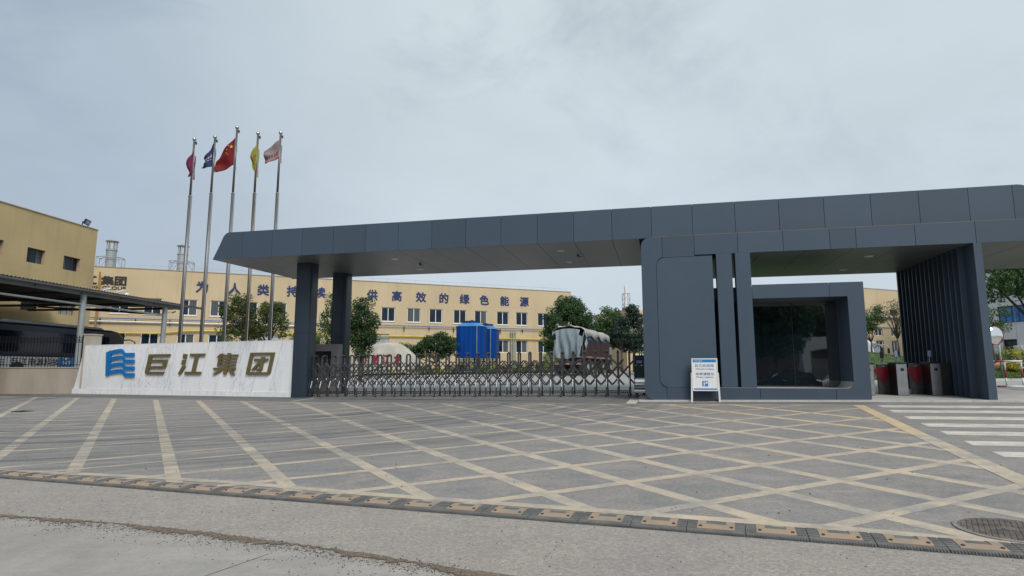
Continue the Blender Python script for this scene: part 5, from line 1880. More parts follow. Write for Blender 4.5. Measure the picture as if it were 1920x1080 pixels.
def car(label, loc, rz, paint, group=None, Ls=4.7):
    t = thing('parked_car', label, 'car', loc, rz, group)
    lowp = [(-2.3, 0.28), (-2.33, 0.62), (-2.25, 0.92), (-1.55, 0.99), (-0.4, 0.98), (0.9, 0.94), (1.9, 0.80), (2.28, 0.62), (2.32, 0.30), (2.1, 0.22), (-2.1, 0.22)]
    W_ = 0.90
    m_ = MB()
    n = len(lowp)
    ws = [0.86, 0.90, 0.90, 0.86]
    ys = [-W_, -W_ * 0.93, W_ * 0.93, W_]
    vs = []
    for y_, sc_ in zip(ys, (0.94, 1.0, 1.0, 0.94)):
        for x_, z_ in lowp: vs.append((x_ * (0.985 if abs(y_) == W_ else 1), y_, 0.22 + (z_ - 0.22) * sc_))
    fs = [tuple(range(n)), tuple(reversed(range(3 * n, 4 * n)))]
    for j in range(3):
        for i in range(n): fs.append((j * n + i, (j + 1) * n + i, (j + 1) * n + (i + 1) % n, j * n + (i + 1) % n))
    m_.add(vs, fs)
    m_.build('body', paint, t, fix=True, angle=40)
    cab = [(-2.0, 0.985), (-1.45, 1.36), (-0.9, 1.46), (0.0, 1.47), (0.45, 1.40), (1.15, 0.955)]
    g_ = MB()
    nn = len(cab)
    vs = [(x_, -0.80 if z_ < 1 else -0.64, z_) for x_, z_ in cab] + [(x_, 0.80 if z_ < 1 else 0.64, z_) for x_, z_ in cab]
    g_.add(vs, [tuple(range(nn)), tuple(reversed(range(nn, 2 * nn)))] + [(i, i + nn, i + 1 + nn, i + 1) for i in range(nn - 1)])
    g_.build('window_glass', M['glass_bus'], t, fix=True)
    r_ = MB()
    vs = [(x_, -0.655, z_ + 0.006) for x_, z_ in cab[1:5]] + [(x_, 0.655, z_ + 0.006) for x_, z_ in cab[1:5]]
    r_.add(vs, [(i, i + 4, i + 5, i + 1) for i in range(3)])
    for s in (-1, 1):
        r_.bar((-2.0, s * 0.81, 0.985), (-1.45, s * 0.65, 1.365), 0.06)
        r_.bar((1.15, s * 0.81, 0.955), (0.45, s * 0.65, 1.405), 0.05)
        r_.bar((-0.2, s * 0.81, 0.97), (-0.2, s * 0.65, 1.465), 0.06)
        r_.bar((-1.45, s * 0.65, 1.365), (-0.9, s * 0.65, 1.465), 0.04).bar((-0.9, s * 0.65, 1.465), (0.0, s * 0.65, 1.475), 0.04).bar((0.0, s * 0.65, 1.475), (0.45, s * 0.65, 1.405), 0.04)
    r_.build('roof', paint, t)
    for x_ in (-1.4, 1.4):
        for s in (-1, 1):
            w_ = MB().tube([(x_, s * 0.70, 0.33), (x_, s * 0.915, 0.33)], 0.33, 22).build('wheel', M['tyre'], t)
            MB().tube([(x_, s * 0.90, 0.33), (x_, s * 0.925, 0.33)], 0.20, 12).build('rim', M['steel_dull'], w_)
    for s in (-1, 1):
        MB().box(2.18, 2.315, s * 0.62 - 0.17, s * 0.62 + 0.17, 0.60, 0.72).build('headlight', M['screen'], t)
        MB().box(-2.32, -2.22, s * 0.65 - 0.17, s * 0.65 + 0.17, 0.72, 0.86).build('tail_light', M['red_paint'], t)
        MB().box(0.75, 0.95, s * 0.86, s * 1.0, 0.95, 1.08).build('door_mirror', paint, t)
        MB().box(-0.75, -0.52, s * 0.905, s * 0.925, 0.80, 0.83).box(0.22, 0.45, s * 0.905, s * 0.925, 0.80, 0.83).build('door_handle', M['steel'], t)
    return t


M['car_black'] = pbr('black_car_paint', (0.01, 0.011, 0.014), 0.12, var=0.05)
M['car_white'] = pbr('white_car_paint', (0.66, 0.67, 0.68), 0.2, var=0.02)
M['car_blue'] = pbr('slate_blue_car_paint', (0.10, 0.14, 0.22), 0.2, var=0.05)
M['car_silver'] = pbr('silver_car_paint', (0.40, 0.41, 0.43), 0.25, metal=0.4)

# ------------------------------------------------------------------ flagpoles and flags
POLES = [(-18.15, 14.55, 'leftmost flagpole, flying the magenta flag'), (-16.98, 14.68, 'second flagpole from the left, flying the blue flag'), (-15.75, 15.25, 'tallest flagpole, in the middle, flying the red flag'),
         (-14.53, 14.90, 'flagpole with a rust-brown tone, flying the yellow flag'), (-13.24, 14.93, 'rightmost flagpole, flying the pale pink flag')]
pz = 0.45
pole_mats = [M['steel_dull'], M['steel_dull'], M['steel_dull'], pbr('brownish_pole_steel', (0.19, 0.15, 0.125), 0.35, metal=0.8), M['steel_dull']]
M['pole_steel'] = pbr('pole_steel', (0.15, 0.15, 0.155), 0.42, metal=0.6, stretch=(6, 6, 0.3))
for i, (x, zt, lab) in enumerate(POLES):
    t = thing('flagpole', lab, 'flagpole', (x, 33.0, pz), 0, 'flagpoles behind the marble sign wall')
    pm = pole_mats[3] if i == 3 else M['pole_steel']
    zm = 11.35 - pz if i else 11.2 - pz
    MB().tube([(0, 0, 0), (0, 0, zm)], 0.105, 14, r2=0.095).build('lower_shaft', pm, t, smooth=True)
    MB().tube([(0, 0, zm + 0.002), (0, 0, zt - pz - 0.1)], 0.072, 14, r2=0.058).build('upper_shaft', M['pole_steel'], t, smooth=True)
    MB().lathe([(0.10, zm - 0.03), (0.112, zm), (0.08, zm + 0.04)], n=14, cap=False).build('collar', M['steel'], t)
    z = zt - pz
    MB().lathe([(0.02, z - 0.12), (0.06, z - 0.10), (0.10, z - 0.05), (0.115, z), (0.10, z + 0.05), (0.06, z + 0.10), (0.001, z + 0.115)], n=16, cap=False).build('ball_finial', M['steel'], t, smooth=True)
    MB().box(0.05, 0.15, -0.03, 0.03, z - 0.32, z - 0.16).build('pulley', M['steel_dark'], t)
    MB().tube([(0.09, -0.05, z - 0.3), (0.10, -0.08, 1.2)], 0.008, 4).build('halyard', M['white'], t)


def mat_flag(name, col, stripe=None):
    m, nt, b, obj, pos = mat0(name)
    c = mixc(nt, noise(nt, pos, 2.5, 3), tuple(x * 0.8 for x in col), tuple(min(1, x * 1.15) for x in col))
    nt.links.new(c, b.inputs['Base Color'])
    b.inputs['Roughness'].default_value = 0.75
    tr = nt.nodes.new('ShaderNodeBsdfTranslucent')
    nt.links.new(c, tr.inputs['Color'])
    mx = nt.nodes.new('ShaderNodeMixShader')
    mx.inputs[0].default_value = 0.35
    nt.links.new(b.outputs[0], mx.inputs[1])
    nt.links.new(tr.outputs[0], mx.inputs[2])
    nt.links.new(mx.outputs[0], nt.nodes['Material Output'].inputs['Surface'])
    return m


def flag(label, x, ho_top, ho_bot, out_t, out_b, bulge, waves, mat, seed, logo=None):
    """cloth hanging in folds; hoist on the pole, outer edge from out_t to out_b (x, z)"""
    y0 = 33.0 - 0.10
    t = thing('flag', label, 'flag', (x, y0, ho_bot), 0, 'flags on the five poles')
    nx_, nz_ = 26, 20
    r = random.Random(seed)
    ph = r.uniform(0, 6)
    vs = []

    def pt(s, q):
        hz = ho_top + (ho_bot - ho_top) * q
        ox = out_t[0] + (out_b[0] - out_t[0]) * q
        oz = out_t[1] + (out_b[1] - out_t[1]) * q
        bx_ = bulge * math.sin(math.pi * q) * s
        xx = x + (ox - x) * s - bx_
        zz = hz + (oz - hz) * s + 0.10 * math.sin(math.pi * s) * (0.5 - q)
        yy = 0.11 * s ** 0.6 * math.sin(ph + s * waves * 5 + q * 3.2) + 0.05 * math.sin(ph * 2 + q * 11 + s * 6) * s
        return (xx - x, yy, zz - ho_bot)
    for j in range(nz_ + 1):
        for i in range(nx_ + 1):
            vs.append(pt(i / nx_, j / nz_))
    fs = [(j * (nx_ + 1) + i, j * (nx_ + 1) + i + 1, (j + 1) * (nx_ + 1) + i + 1, (j + 1) * (nx_ + 1) + i) for j in range(nz_) for i in range(nx_)]
    m_ = MB().add(vs, fs).mesh('cloth', mat, True)
    o_ = place('cloth', m_, t)
    sm = o_.modifiers.new('thickness', 'SOLIDIFY')
    sm.thickness = 0.006
    # the part that wraps round the back of the pole
    vs = []
    for j in range(nz_ + 1):
        q = j / nz_
        z_ = (ho_top + (ho_bot - ho_top) * q) - ho_bot
        for k in range(4):
            vs.append((0.02 + k * 0.028, 0.10 + 0.03 * math.sin(k * 2 + q * 9), z_ - 0.25 - 0.03 * k))
    fs = [(j * 4 + i, j * 4 + i + 1, (j + 1) * 4 + i + 1, (j + 1) * 4 + i) for j in range(nz_) for i in range(3)]
    place('hoist_fold', MB().add(vs, fs).mesh('hoist_fold', mat, True), t)
    return t, pt


flag('small magenta flag hanging on the leftmost pole', -18.10, 13.85, 12.45, (-18.48, 13.02), (-18.32, 12.30), -0.05, 1.0, mat_flag('magenta_flag_cloth', (0.19, 0.018, 0.085)), 1)
f2, p2 = flag('blue flag with pale lettering on the second pole', -16.98, 14.30, 12.90, (-17.42, 13.35), (-17.66, 12.84), -0.06, 1.2, mat_flag('blue_flag_cloth', (0.030, 0.040, 0.140)), 2)
f3, p3 = flag('large red flag with yellow stars on the middle pole', -15.78, 14.62, 13.0, (-16.72, 13.35), (-16.72, 12.52), 0.12, 1.3, mat_flag('red_flag_cloth', (0.210, 0.008, 0.012)), 3)
f4, p4 = flag('yellow flag with a dark emblem on the fourth pole', -14.50, 14.25, 12.60, (-14.86, 13.55), (-14.72, 12.82), 0.02, 0.9, mat_flag('yellow_flag_cloth', (0.38, 0.34, 0.03)), 4)
f5, p5 = flag('pale pink and white lettered flag on the rightmost pole', -13.22, 14.50, 13.42, (-14.08, 13.72), (-14.02, 13.06), 0.0, 1.4, mat_flag('pale_pink_flag_cloth', (0.33, 0.265, 0.27)), 5)


def star_on(parent, pt, s, q, r, mat, rot=0.0):
    c = Vector(pt(s, q))
    m_ = MB()
    vs = []
    for k in range(10):
        rr = r if k % 2 == 0 else r * 0.4
        a = rot + math.pi / 2 + k * math.pi / 5
        vs.append((c.x + rr * math.cos(a), c.y - 0.025, c.z + rr * math.sin(a)))
    m_.add([(c.x, c.y - 0.025, c.z)] + vs, [(0, 1 + k, 1 + (k + 1) % 10) for k in range(10)])
    return m_.build('star', mat, parent)


M['star'] = pbr('flag_star_yellow', (0.50, 0.34, 0.04), 0.7)
star_on(f3, p3, 0.17, 0.24, 0.13, M['star'])
for s, q in ((0.33, 0.10), (0.40, 0.21), (0.40, 0.35), (0.32, 0.46)): star_on(f3, p3, s, q, 0.045, M['star'])


def strip_on(parent, pt, s0, s1, q0, q1, mat, name='printed_band', n=8, gap=0):
    m_ = MB()
    for i in range(n):
        if gap and i % 3 == 2: continue
        a, b = s0 + (s1 - s0) * i / n, s0 + (s1 - s0) * (i + 1 - (0.25 if gap else 0)) / n
        q = [Vector(pt(a, q1)), Vector(pt(b, q1)), Vector(pt(b, q0)), Vector(pt(a, q0))]
        m_.add([(p_.x, p_.y - 0.02, p_.z) for p_ in q], [(0, 1, 2, 3)])
    return m_.build(name, mat, parent)


M['flag_white'] = pbr('flag_print_white', (0.45, 0.45, 0.50), 0.8)
M['flag_dark'] = pbr('flag_print_dark', (0.10, 0.06, 0.05), 0.8)
strip_on(f2, p2, 0.15, 0.75, 0.42, 0.55, M['flag_white'], gap=1)
strip_on(f2, p2, 0.15, 0.75, 0.62, 0.67, M['flag_white'], gap=1)
strip_on(f5, p5, 0.12, 0.85, 0.60, 0.76, M['flag_dark'], gap=1, n=14)
strip_on(f5, p5, 0.02, 0.95, 0.84, 0.95, pbr('flag_print_pink', (0.42, 0.14, 0.17), 0.8))
strip_on(f4, p4, 0.15, 0.55, 0.35, 0.60, M['flag_dark'], gap=1, n=6)

# ------------------------------------------------------------------ vegetation
def leaf_cloud(centers, radii, per, size, seed, flat=0.6, squash=0.85):
    """small four-sided leaves scattered in clumps; returns verts and faces as arrays"""
    r = np.random.default_rng(seed)
    C_ = np.repeat(np.asarray(centers, float), per, axis=0)
    Rr = np.repeat(np.asarray(radii, float), per)
    n = len(C_)
    d = r.normal(size=(n, 3))
    d /= np.linalg.norm(d, axis=1)[:, None]
    rr = Rr * (0.35 + 0.65 * r.random(n) ** 0.5) * 1.05
    p = C_ + d * rr[:, None] * [1, 1, squash]
    nrm = d * 0.6 + r.normal(size=(n, 3)) * 0.7 + [0, 0, flat]
    nrm /= np.linalg.norm(nrm, axis=1)[:, None]
    t = np.cross(nrm, r.normal(size=(n, 3)))
    t /= np.linalg.norm(t, axis=1)[:, None]
    b = np.cross(nrm, t)
    s = size * (0.65 + 0.7 * r.random(n))[:, None]
    tip = nrm * s * 0.18
    q = np.stack([p - t * s * 0.95, p - b * s * 0.42 + tip, p + t * s * 0.95, p + b * s * 0.42 + tip], axis=1)
    return q.reshape(-1, 3)


def quads_mesh(name, verts, mat):
    n = len(verts) // 4
    me = bpy.data.meshes.new(name)
    me.vertices.add(n * 4)
    me.vertices.foreach_set('co', verts.astype(np.float32).ravel())
    me.loops.add(n * 4)
    me.loops.foreach_set('vertex_index', np.arange(n * 4, dtype=np.int32))
    me.polygons.add(n)
    me.polygons.foreach_set('loop_start', np.arange(0, n * 4, 4, dtype=np.int32))
    me.polygons.foreach_set('loop_total', np.full(n, 4, dtype=np.int32))
    me.update(calc_edges=True)
    me.validate()
    me.materials.append(mat)
    return me


def crown_clumps(blobs, n, seed, cr):
    """clump centres spread over the shells of ellipsoids"""
    r = np.random.default_rng(seed)
    vol = np.array([b[3] * b[4] * b[5] for b in blobs]) ** 0.8
    pick = r.choice(len(blobs), n, p=vol / vol.sum())
    out, rad_ = [], []
    for k in pick:
        cx, cy, cz, rx, ry, rz_ = blobs[k]
        d = r.normal(size=3)
        d /= np.linalg.norm(d)
        q = r.uniform(0.45, 1.0) ** 0.7 * r.uniform(0.92, 1.06)
        out.append((cx + d[0] * rx * q, cy + d[1] * ry * q, cz + d[2] * rz_ * q))
        rad_.append(cr * r.uniform(0.7, 1.35))
    return out, rad_


def tree(name, label, loc, blobs, trunk_h, trunk_r, mat, nclump=60, per=60, size=0.10, cr=0.45, seed=1, group=None, bark=None, lean=0.0, cat='tree', limbs=8, squash=0.85):
    t = thing(name, label, cat, loc, 0, group)
    cen, rr = crown_clumps(blobs, nclump, seed, cr)
    me = quads_mesh('crown', leaf_cloud(cen, rr, per, size, seed + 50, squash=squash), mat)
    place('crown', me, t)
    r = random.Random(seed)
    m_ = MB()
    top = Vector((lean, 0, trunk_h))
    m_.tube([(0, 0, -0.1), (lean * 0.3 + r.uniform(-.05, .05), 0, trunk_h * 0.5), tuple(top)], [trunk_r * 1.25, trunk_r, trunk_r * 0.8], 9)
    idx = sorted(range(len(cen)), key=lambda i: -rr[i])[:limbs]
    for i in idx:
        c = Vector(cen[i])
        mid = top.lerp(c, 0.5) + Vector((r.uniform(-.2, .2), r.uniform(-.2, .2), -0.1))
        m_.tube([tuple(top - Vector((0, 0, 0.05))), tuple(mid), tuple(c)], [trunk_r * 0.6, trunk_r * 0.38, trunk_r * 0.12], 6)
    m_.build('trunk', bark or M['trunk'], t, smooth=True)
    return t


def gz(x, y): return zg(x, y) + 0.004


TR = 'trees in front of the factory'
tree('broadleaf_tree', 'olive green tree behind the marble sign, the left one of two twins', (-16.95, 38.0, gz(-17, 38)),
     [(-0.35, 0, 4.3, 0.95, 1.0, 1.1), (-0.1, 0, 5.1, 0.6, .7, .7), (-1.0, 0, 3.1, 0.6, .6, .6), (0.1, 0, 3.2, 0.7, .7, .8)], 2.6, 0.11, M['leaf_olive'], 95, 70, 0.075, 0.31, 11, TR)
tree('broadleaf_tree', 'spreading olive green tree right of the twin behind the marble sign', (-15.65, 38.6, gz(-15.6, 38.6)),
     [(0.0, 0, 4.1, 1.1, 1.0, 0.95), (0.7, 0, 3.7, 0.9, .8, .7), (0.3, 0, 4.7, 0.7, .7, .5), (1.35, 0, 3.0, 0.5, .5, .35), (-0.6, 0, 3.5, .6, .6, .7)], 2.5, 0.10, M['leaf_olive'], 92, 70, 0.075, 0.31, 12, TR)
tree('broadleaf_tree', 'light green tree seen in the gap between the two canopy columns', (-11.2, 38.5, gz(-11, 38.5)),
     [(0.0, 0, 4.9, 0.6, .7, .75), (-0.25, 0, 3.9, 0.9, .9, .8), (-0.45, 0, 3.1, 0.8, .8, .7), (0.4, 0, 3.7, .8, .8, 1.0)], 2.2, 0.11, M['leaf_mid'], 84, 66, 0.08, 0.33, 13, TR)
tree('broadleaf_tree', 'dense dark green tree just right of the rear canopy column', (-9.45, 38.0, gz(-9.4, 38)),
     [(0.0, 0, 4.6, 0.55, .6, .7), (0.1, 0, 3.8, 0.85, .85, .9), (0.1, 0, 2.8, 0.8, .8, .8), (-0.4, 0, 3.1, .6, .6, .9), (0.0, 0, 2.0, 0.6, .6, .6)], 1.8, 0.12, M['leaf_dark'], 125, 72, 0.08, 0.33, 14, TR)
tree('round_shrub_tree', 'broad low dark green tree between the boulder and the blue cooling towers', (-7.2, 58.0, gz(-7.2, 58)),
     [(0.2, 0, 2.9, 1.7, 1.3, 1.15), (-1.4, 0, 2.5, 1.1, 1.0, .8), (-2.4, 0, 2.2, .8, .8, .7), (0.9, 0, 2.6, .9, .9, .9)], 1.2, 0.12, M['leaf_dark'], 150, 76, 0.10, 0.40, 15, TR)
tree('camphor_tree', 'big round dense green tree behind the covered truck', (5.55, 58.5, gz(5.5, 58.5)),
     [(0.0, 0, 4.5, 2.55, 2.3, 2.4), (0.1, 0, 6.2, 1.6, 1.5, 1.15), (-1.5, 0, 3.4, 1.3, 1.3, 1.9), (1.5, 0, 3.8, 1.5, 1.3, 1.8), (0, 0, 2.6, 2.2, 1.8, 1.6)], 1.8, 0.2, M['leaf_round'], 430, 95, 0.10, 0.46, 16, TR)
tree('broadleaf_tree', 'light green tree between the big round tree and the dark cedar', (9.9, 61.0, gz(9.9, 61)),
     [(0.0, 0, 5.2, 1.2, 1.2, 1.3), (-0.7, 0, 3.9, 1.2, 1.2, 1.3), (0.5, 0, 3.6, 1.3, 1.2, 1.4)], 2.2, 0.16, M['leaf_mid'], 130, 76, 0.11, 0.46, 17, TR)
tree('cedar_tree', 'dark blue-green cedar beside the left edge of the gatehouse', (11.9, 59.0, gz(11.9, 59)),
     [(0.0, 0, 5.75, 0.75, .7, .9), (0.0, 0, 4.9, 1.35, 1.2, .8), (0.1, 0, 3.7, 1.9, 1.7, .8), (0.0, 0, 2.6, 2.1, 1.9, .7)], 2.0, 0.15, M['leaf_cedar'], 230, 66, 0.10, 0.38, 18, TR, squash=0.45)
tree('cedar_tree', 'second dark cedar with bare lower trunk, left of the other cedar', (10.4, 57.5, gz(10.4, 57.5)),
     [(0.0, 0, 4.5, 0.9, .9, .9), (0.0, 0, 3.4, 1.3, 1.2, .8)], 2.2, 0.12, M['leaf_cedar'], 70, 56, 0.10, 0.40, 19, TR, squash=0.5)
# bushes
SH = 'bushes in the yard'
tree('round_bush', 'bright green bush showing on both sides of the front column above the sign', (-12.2, 36.0, gz(-12.2, 36)),
     [(0.0, 0, 2.35, 1.0, .8, .8), (-.55, 0, 2.1, .6, .6, .6), (.6, 0, 2.2, .55, .6, .7)], 0.8, 0.08, M['leaf_bright'], 50, 62, 0.065, 0.30, 21, SH, cat='bush')
tree('round_bush', 'small light bush peeping over the top of the boulder', (-10.9, 60.5, gz(-10.9, 60.5)),
     [(0.0, 0, 2.6, .8, .6, .7), (.8, 0, 2.4, .5, .5, .5)], 0.9, 0.06, M['leaf_bright'], 24, 55, 0.07, 0.30, 22, SH, cat='bush')
tree('round_bush', 'dark bush between the columns behind the concrete portal', (-12.6, 41.5, gz(-12.6, 41.5)),
     [(0.0, 0, 1.9, .8, .7, 1.0), (0, 0, 1.0, .7, .7, .8)], 0.6, 0.06, M['leaf_dark'], 36, 55, 0.075, 0.30, 23, SH, cat='bush')
hedge = [(-8.9, 'leaf_bright', .55, 'low bright green bush at the left end of the hedge beside the boulder'), (-7.9, 'leaf_mid', .6, 'green bush just left of the yellow ball bush'),
         (-6.75, 'leaf_yellow', .42, 'small round yellow bush in the hedge'), (-5.6, 'leaf_mid', .6, 'green bush just right of the yellow ball bush'),
         (-4.5, 'leaf_dark', .65, 'dark bush at the left foot of the cooling towers'), (-3.2, 'leaf_mid', .6, 'green bush in front of the left cooling tower'), (-2.0, 'leaf_bright', .6, 'bright bush in front of the right cooling tower'),
         (-0.8, 'leaf_red', .6, 'reddish bush just right of the cooling towers'), (0.5, 'leaf_mid', .62, 'green bush between two reddish bushes'), (1.6, 'leaf_red', .65, 'larger reddish bush towards the truck'), (2.7, 'leaf_dark', .6, 'dark bush at the right end of the hedge')]
for i, (x, m, r_, lab) in enumerate(hedge):
    y = 56.6 + 0.3 * (i % 2)
    tree('hedge_bush', lab, (x, y, gz(x, y)), [(0, 0, r_ * 0.9, r_ * 1.1, r_, r_ * 0.75)], 0.3, 0.05, M[m], 18, 48, 0.07, 0.26, 30 + i, 'bushes in the hedge along the lawn', cat='bush', limbs=3)
tree('round_bush', 'bright green clipped ball bush left of the covered truck', (3.4, 53.0, gz(3.4, 53)), [(0, 0, 1.0, .8, .8, .85)], 0.3, 0.06, M['leaf_bright'], 34, 56, 0.06, 0.26, 45, SH, cat='bush')


# lawns: a gently raised sheet with grass blades on it
def lawn(name, label, poly_fn, x0, x1, y0, y1, nx_, ny_, hfn, blades, bs=0.05, seed=3):
    m_ = MB()
    vs = [(x0 + (x1 - x0) * i / nx_, y0 + (y1 - y0) * j / ny_) for j in range(ny_ + 1) for i in range(nx_ + 1)]
    m_.add([(x, y, zg(x, y) + hfn(x, y)) for x, y in vs], [(j * (nx_ + 1) + i, j * (nx_ + 1) + i + 1, (j + 1) * (nx_ + 1) + i + 1, (j + 1) * (nx_ + 1) + i) for j in range(ny_) for i in range(nx_)])
    o_ = m_.build(name, M['lawn'], smooth=True)
    tag(o_, kind='structure')
    r = np.random.default_rng(seed)
    x = r.uniform(x0, x1, blades)
    y = y0 + (y1 - y0) * r.random(blades) ** 1.6
    z = np.array([zg(a, b) + hfn(a, b) for a, b in zip(x, y)])
    p = np.stack([x, y, z - 0.01], 1)
    a = r.uniform(0, np.pi, blades)
    w = np.stack([np.cos(a), np.sin(a), 0 * a], 1) * bs * 0.5
    h = np.stack([r.normal(0, .35, blades) * bs, r.normal(0, .35, blades) * bs, bs * r.uniform(.7, 1.7, blades)], 1)
    q = np.stack([p - w, p + w, p + h + w * .3, p + h - w * .3], 1).reshape(-1, 3)
    g_ = place(name + '_grass', quads_mesh(name + '_grass', q, M['grass']))
    tag(g_, label, 'grass', kind='stuff')


def hf1(x, y): return 0.04 + 0.16 * min(1, max(0, (y - 55.9) / 2.0))


lawn('factory_lawn', 'strip of green lawn around the engraved boulder and hedge', None, -26, 4.2, 55.9, 62, 40, 8, hf1, 16000, 0.07)


def hf2(x, y):
    t_ = min(1, max(0, (y - 27.3) / 17.0))
    s_ = t_ * t_ * (3 - 2 * t_)
    k_ = 1.42 if x < 24 else 1.42 - min(1, (x - 24) / 6) * 1.0
    return 0.11 + k_ * s_


lawn('gatehouse_lawn', 'sloping bright green lawn behind the turnstiles', None, 9, 46, 27.3, 47, 40, 20, hf2, 60000, 0.045)
for k in range(34):
    x = 9 + k * 1.1
    y = 27.12
    MB().box(-0.545, 0.545, 0, 0.17, -0.05, 0.13).build('kerb_stone', M['brick_edge'], bpy.data.objects['inner_yard'], loc=(x + .55, y, zg(x + .55, y)))
for k in range(26):
    x = -24 + k * 1.1
    MB().box(-0.545, 0.545, 0, 0.15, -0.05, 0.09).build('kerb_stone', M['brick_edge'], bpy.data.objects['inner_yard'], loc=(x + .55, 55.72, zg(x + .55, 55.72)))

# ------------------------------------------------------------------ engraved boulder
by_ = 57.0
kb = by_ / 42.0


def bx_(x): return x * kb


bo = thing('engraved_boulder', 'long pale rounded boulder engraved with four red characters behind the gate', 'boulder', (bx_(-8.8), by_, zg(-12, by_)), 0.0)
M['stone'] = pbr('pale_natural_stone', (0.43, 0.40, 0.355), 0.85, var=0.14, vscale=0.9, dirt=0.35, bumps=0.35, bscale=6)
prof = [(-11.15, 1.0), (-11.2, 1.9), (-11.12, 2.50), (-10.66, 2.87), (-10.1, 3.08), (-9.63, 3.22), (-8.71, 3.37), (-7.9, 3.34), (-7.5, 3.17), (-7.15, 2.92), (-6.65, 2.45), (-6.42, 2.1), (-6.36, 1.6), (-6.38, 1.0)]
zb0 = zg(-12, by_)
pp_ = [((x + 8.8) * kb, 1.5 + (z - 1.5) * kb - zb0) for x, z in prof]
layers = [(-0.55, 0.86), (-0.70, 0.95), (-0.62, 0.965), (-0.40, 0.99), (0.0, 1.0), (0.45, 0.98), (0.8, 0.86)]
layers = [(-0.78, 0.90), (-0.66, 0.955), (-0.42, 0.99), (0.0, 1.0), (0.45, 0.975), (0.8, 0.84)]
m_ = MB()
r = random.Random(8)
cxm, czm = 0.15, 0.8
# fine outline
fine = []
for (x0, z0_), (x1, z1_) in zip(pp_[:-1], pp_[1:]):
    for k in range(4):
        t_ = k / 4
        fine.append((x0 + (x1 - x0) * t_, z0_ + (z1_ - z0_) * t_))
fine.append(pp_[-1])
n = len(fine)
vs = []
for y_, s_ in layers:
    for (x, z) in fine:
        vs.append((cxm + (x - cxm) * s_ + r.uniform(-.02, .02), y_ + r.uniform(-.03, .03), czm + (z - czm) * s_ + r.uniform(-.015, .015)))
fs = []
for j in range(len(layers) - 1):
    for i in range(n - 1):
        fs.append((j * n + i, j * n + i + 1, (j + 1) * n + i + 1, (j + 1) * n + i))
# front and back caps as fans
for j, yy in ((0, -0.82), (len(layers) - 1, 0.9)):
    c = len(vs)
    vs.append((cxm, yy, czm + 0.2))
    for i in range(n - 1): fs.append((j * n + i + 1, j * n + i, c) if j == 0 else (j * n + i, j * n + i + 1, c))
m_.add(vs, fs)
m_.build('rock', M['stone'], bo, smooth=True, fix=True)
for i, (c, x) in enumerate(zip('国泰民安', (684.5, 707.5, 727, 748.5))):
    wx = at(x, 670, by_).x - bx_(-8.8)
    q = glyph_mesh('巨石书院'[i] if False else ('团', '结', '江', '龙')[i], M['red_ink'], 0.82, 0.05, 0.04, 0.8, 0.1)
    place('character', q, bo, (wx, -0.80, 1.5 + (693 - 682) / 1130 * by_ - zb0 + 0.0), (0.02, 0, 0))

# ------------------------------------------------------------------ cooling towers
ky = 60 / 48.0


def cooling_tower(label, x, y, w, top_z, rz):
    z0 = zg(x, y)
    t = thing('cooling_tower', label, 'cooling tower', (x, y, z0), rz, 'blue cooling towers')
    hh = top_z - z0
    leg = 1.7
    h2 = w / 2
    m_ = MB()
    body0 = leg
    ring = roundrect(-h2, h2, -h2, h2, (h2 * 0.42,) * 4, 3)
    # ribbed body
    pts = []
    nn = len(ring)
    for i in range(nn):
        a, b = Vector(ring[i]), Vector(ring[(i + 1) % nn])
        k = max(1, int((b - a).length / 0.22))
        for j in range(k):
            p_ = a.lerp(b, j / k)
            d_ = (b - a).normalized()
            nrm = Vector((d_.y, -d_.x))
            off = 0.02 if (len(pts) % 2) else 0.0
            pts.append(tuple(p_ + nrm * off))
    MB().slab(pts, body0, hh - 0.62).build('ribbed_body', M['tower_blue'], t)
    MB().slab([(x_ * 1.03, y_ * 1.03) for x_, y_ in ring], hh - 0.62, hh - 0.55).build('flange', M['tower_blue'], t)
    MB().slab([(x_ * 1.02, y_ * 1.02) for x_, y_ in ring], body0 - 0.07, body0 - 0.002).build('flange', M['tower_blue'], t)
    rr = h2 * 0.62
    m_ = MB()
    n1 = len(ring)
    vs = [(x_ * 1.0, y_ * 1.0, hh - 0.548) for x_, y_ in ring] + [(x_ * 0.64, y_ * 0.64, hh - 0.20) for x_, y_ in ring]
    m_.add(vs, [(i, (i + 1) % n1, (i + 1) % n1 + n1, i + n1) for i in range(n1)])
    m_.build('sloping_top', M['tower_light'], t)
    MB().lathe([(rr, hh - 0.25), (rr, hh - 0.02), (rr + 0.03, hh), (rr - 0.04, hh), (rr - 0.05, hh - 0.2), (0.001, hh - 0.2)], n=24, cap=False).build('fan_cowl', M['tower_blue'], t)
    MB().tube([(0, 0, hh - 0.2), (0, 0, hh + 0.14)], 0.14, 10).box(-0.28, 0.28, -0.06, 0.06, hh + 0.0, hh + 0.08).build('fan_motor', M['steel_dull'], t)
    # louvred basin with legs
    for sx_ in (-1, 1):
        for sy_ in (-1, 1):
            MB().box(sx_ * (h2 - 0.35) - 0.06, sx_ * (h2 - 0.35) + 0.06, sy_ * (h2 - 0.35) - 0.06, sy_ * (h2 - 0.35) + 0.06, 0.0, leg - 0.08).build('leg', M['tower_blue'], t)
    MB().slab([(x_ * 0.97, y_ * 0.97) for x_, y_ in ring], 0.35, 0.62).build('basin', M['tower_blue'], t)
    for k in range(7):
        z_ = 0.70 + k * 0.13
        MB().slab([(x_ * 0.93, y_ * 0.93) for x_, y_ in ring], z_, z_ + 0.035).build('louvre', M['steel_dark'], t)
    MB().tube([(h2 * 0.6, -h2 - 0.1, 0.3), (h2 * 0.6, -h2 - 0.1, hh - 0.5)], 0.035, 6).build('ladder_rail', M['galv'], t)
    return t


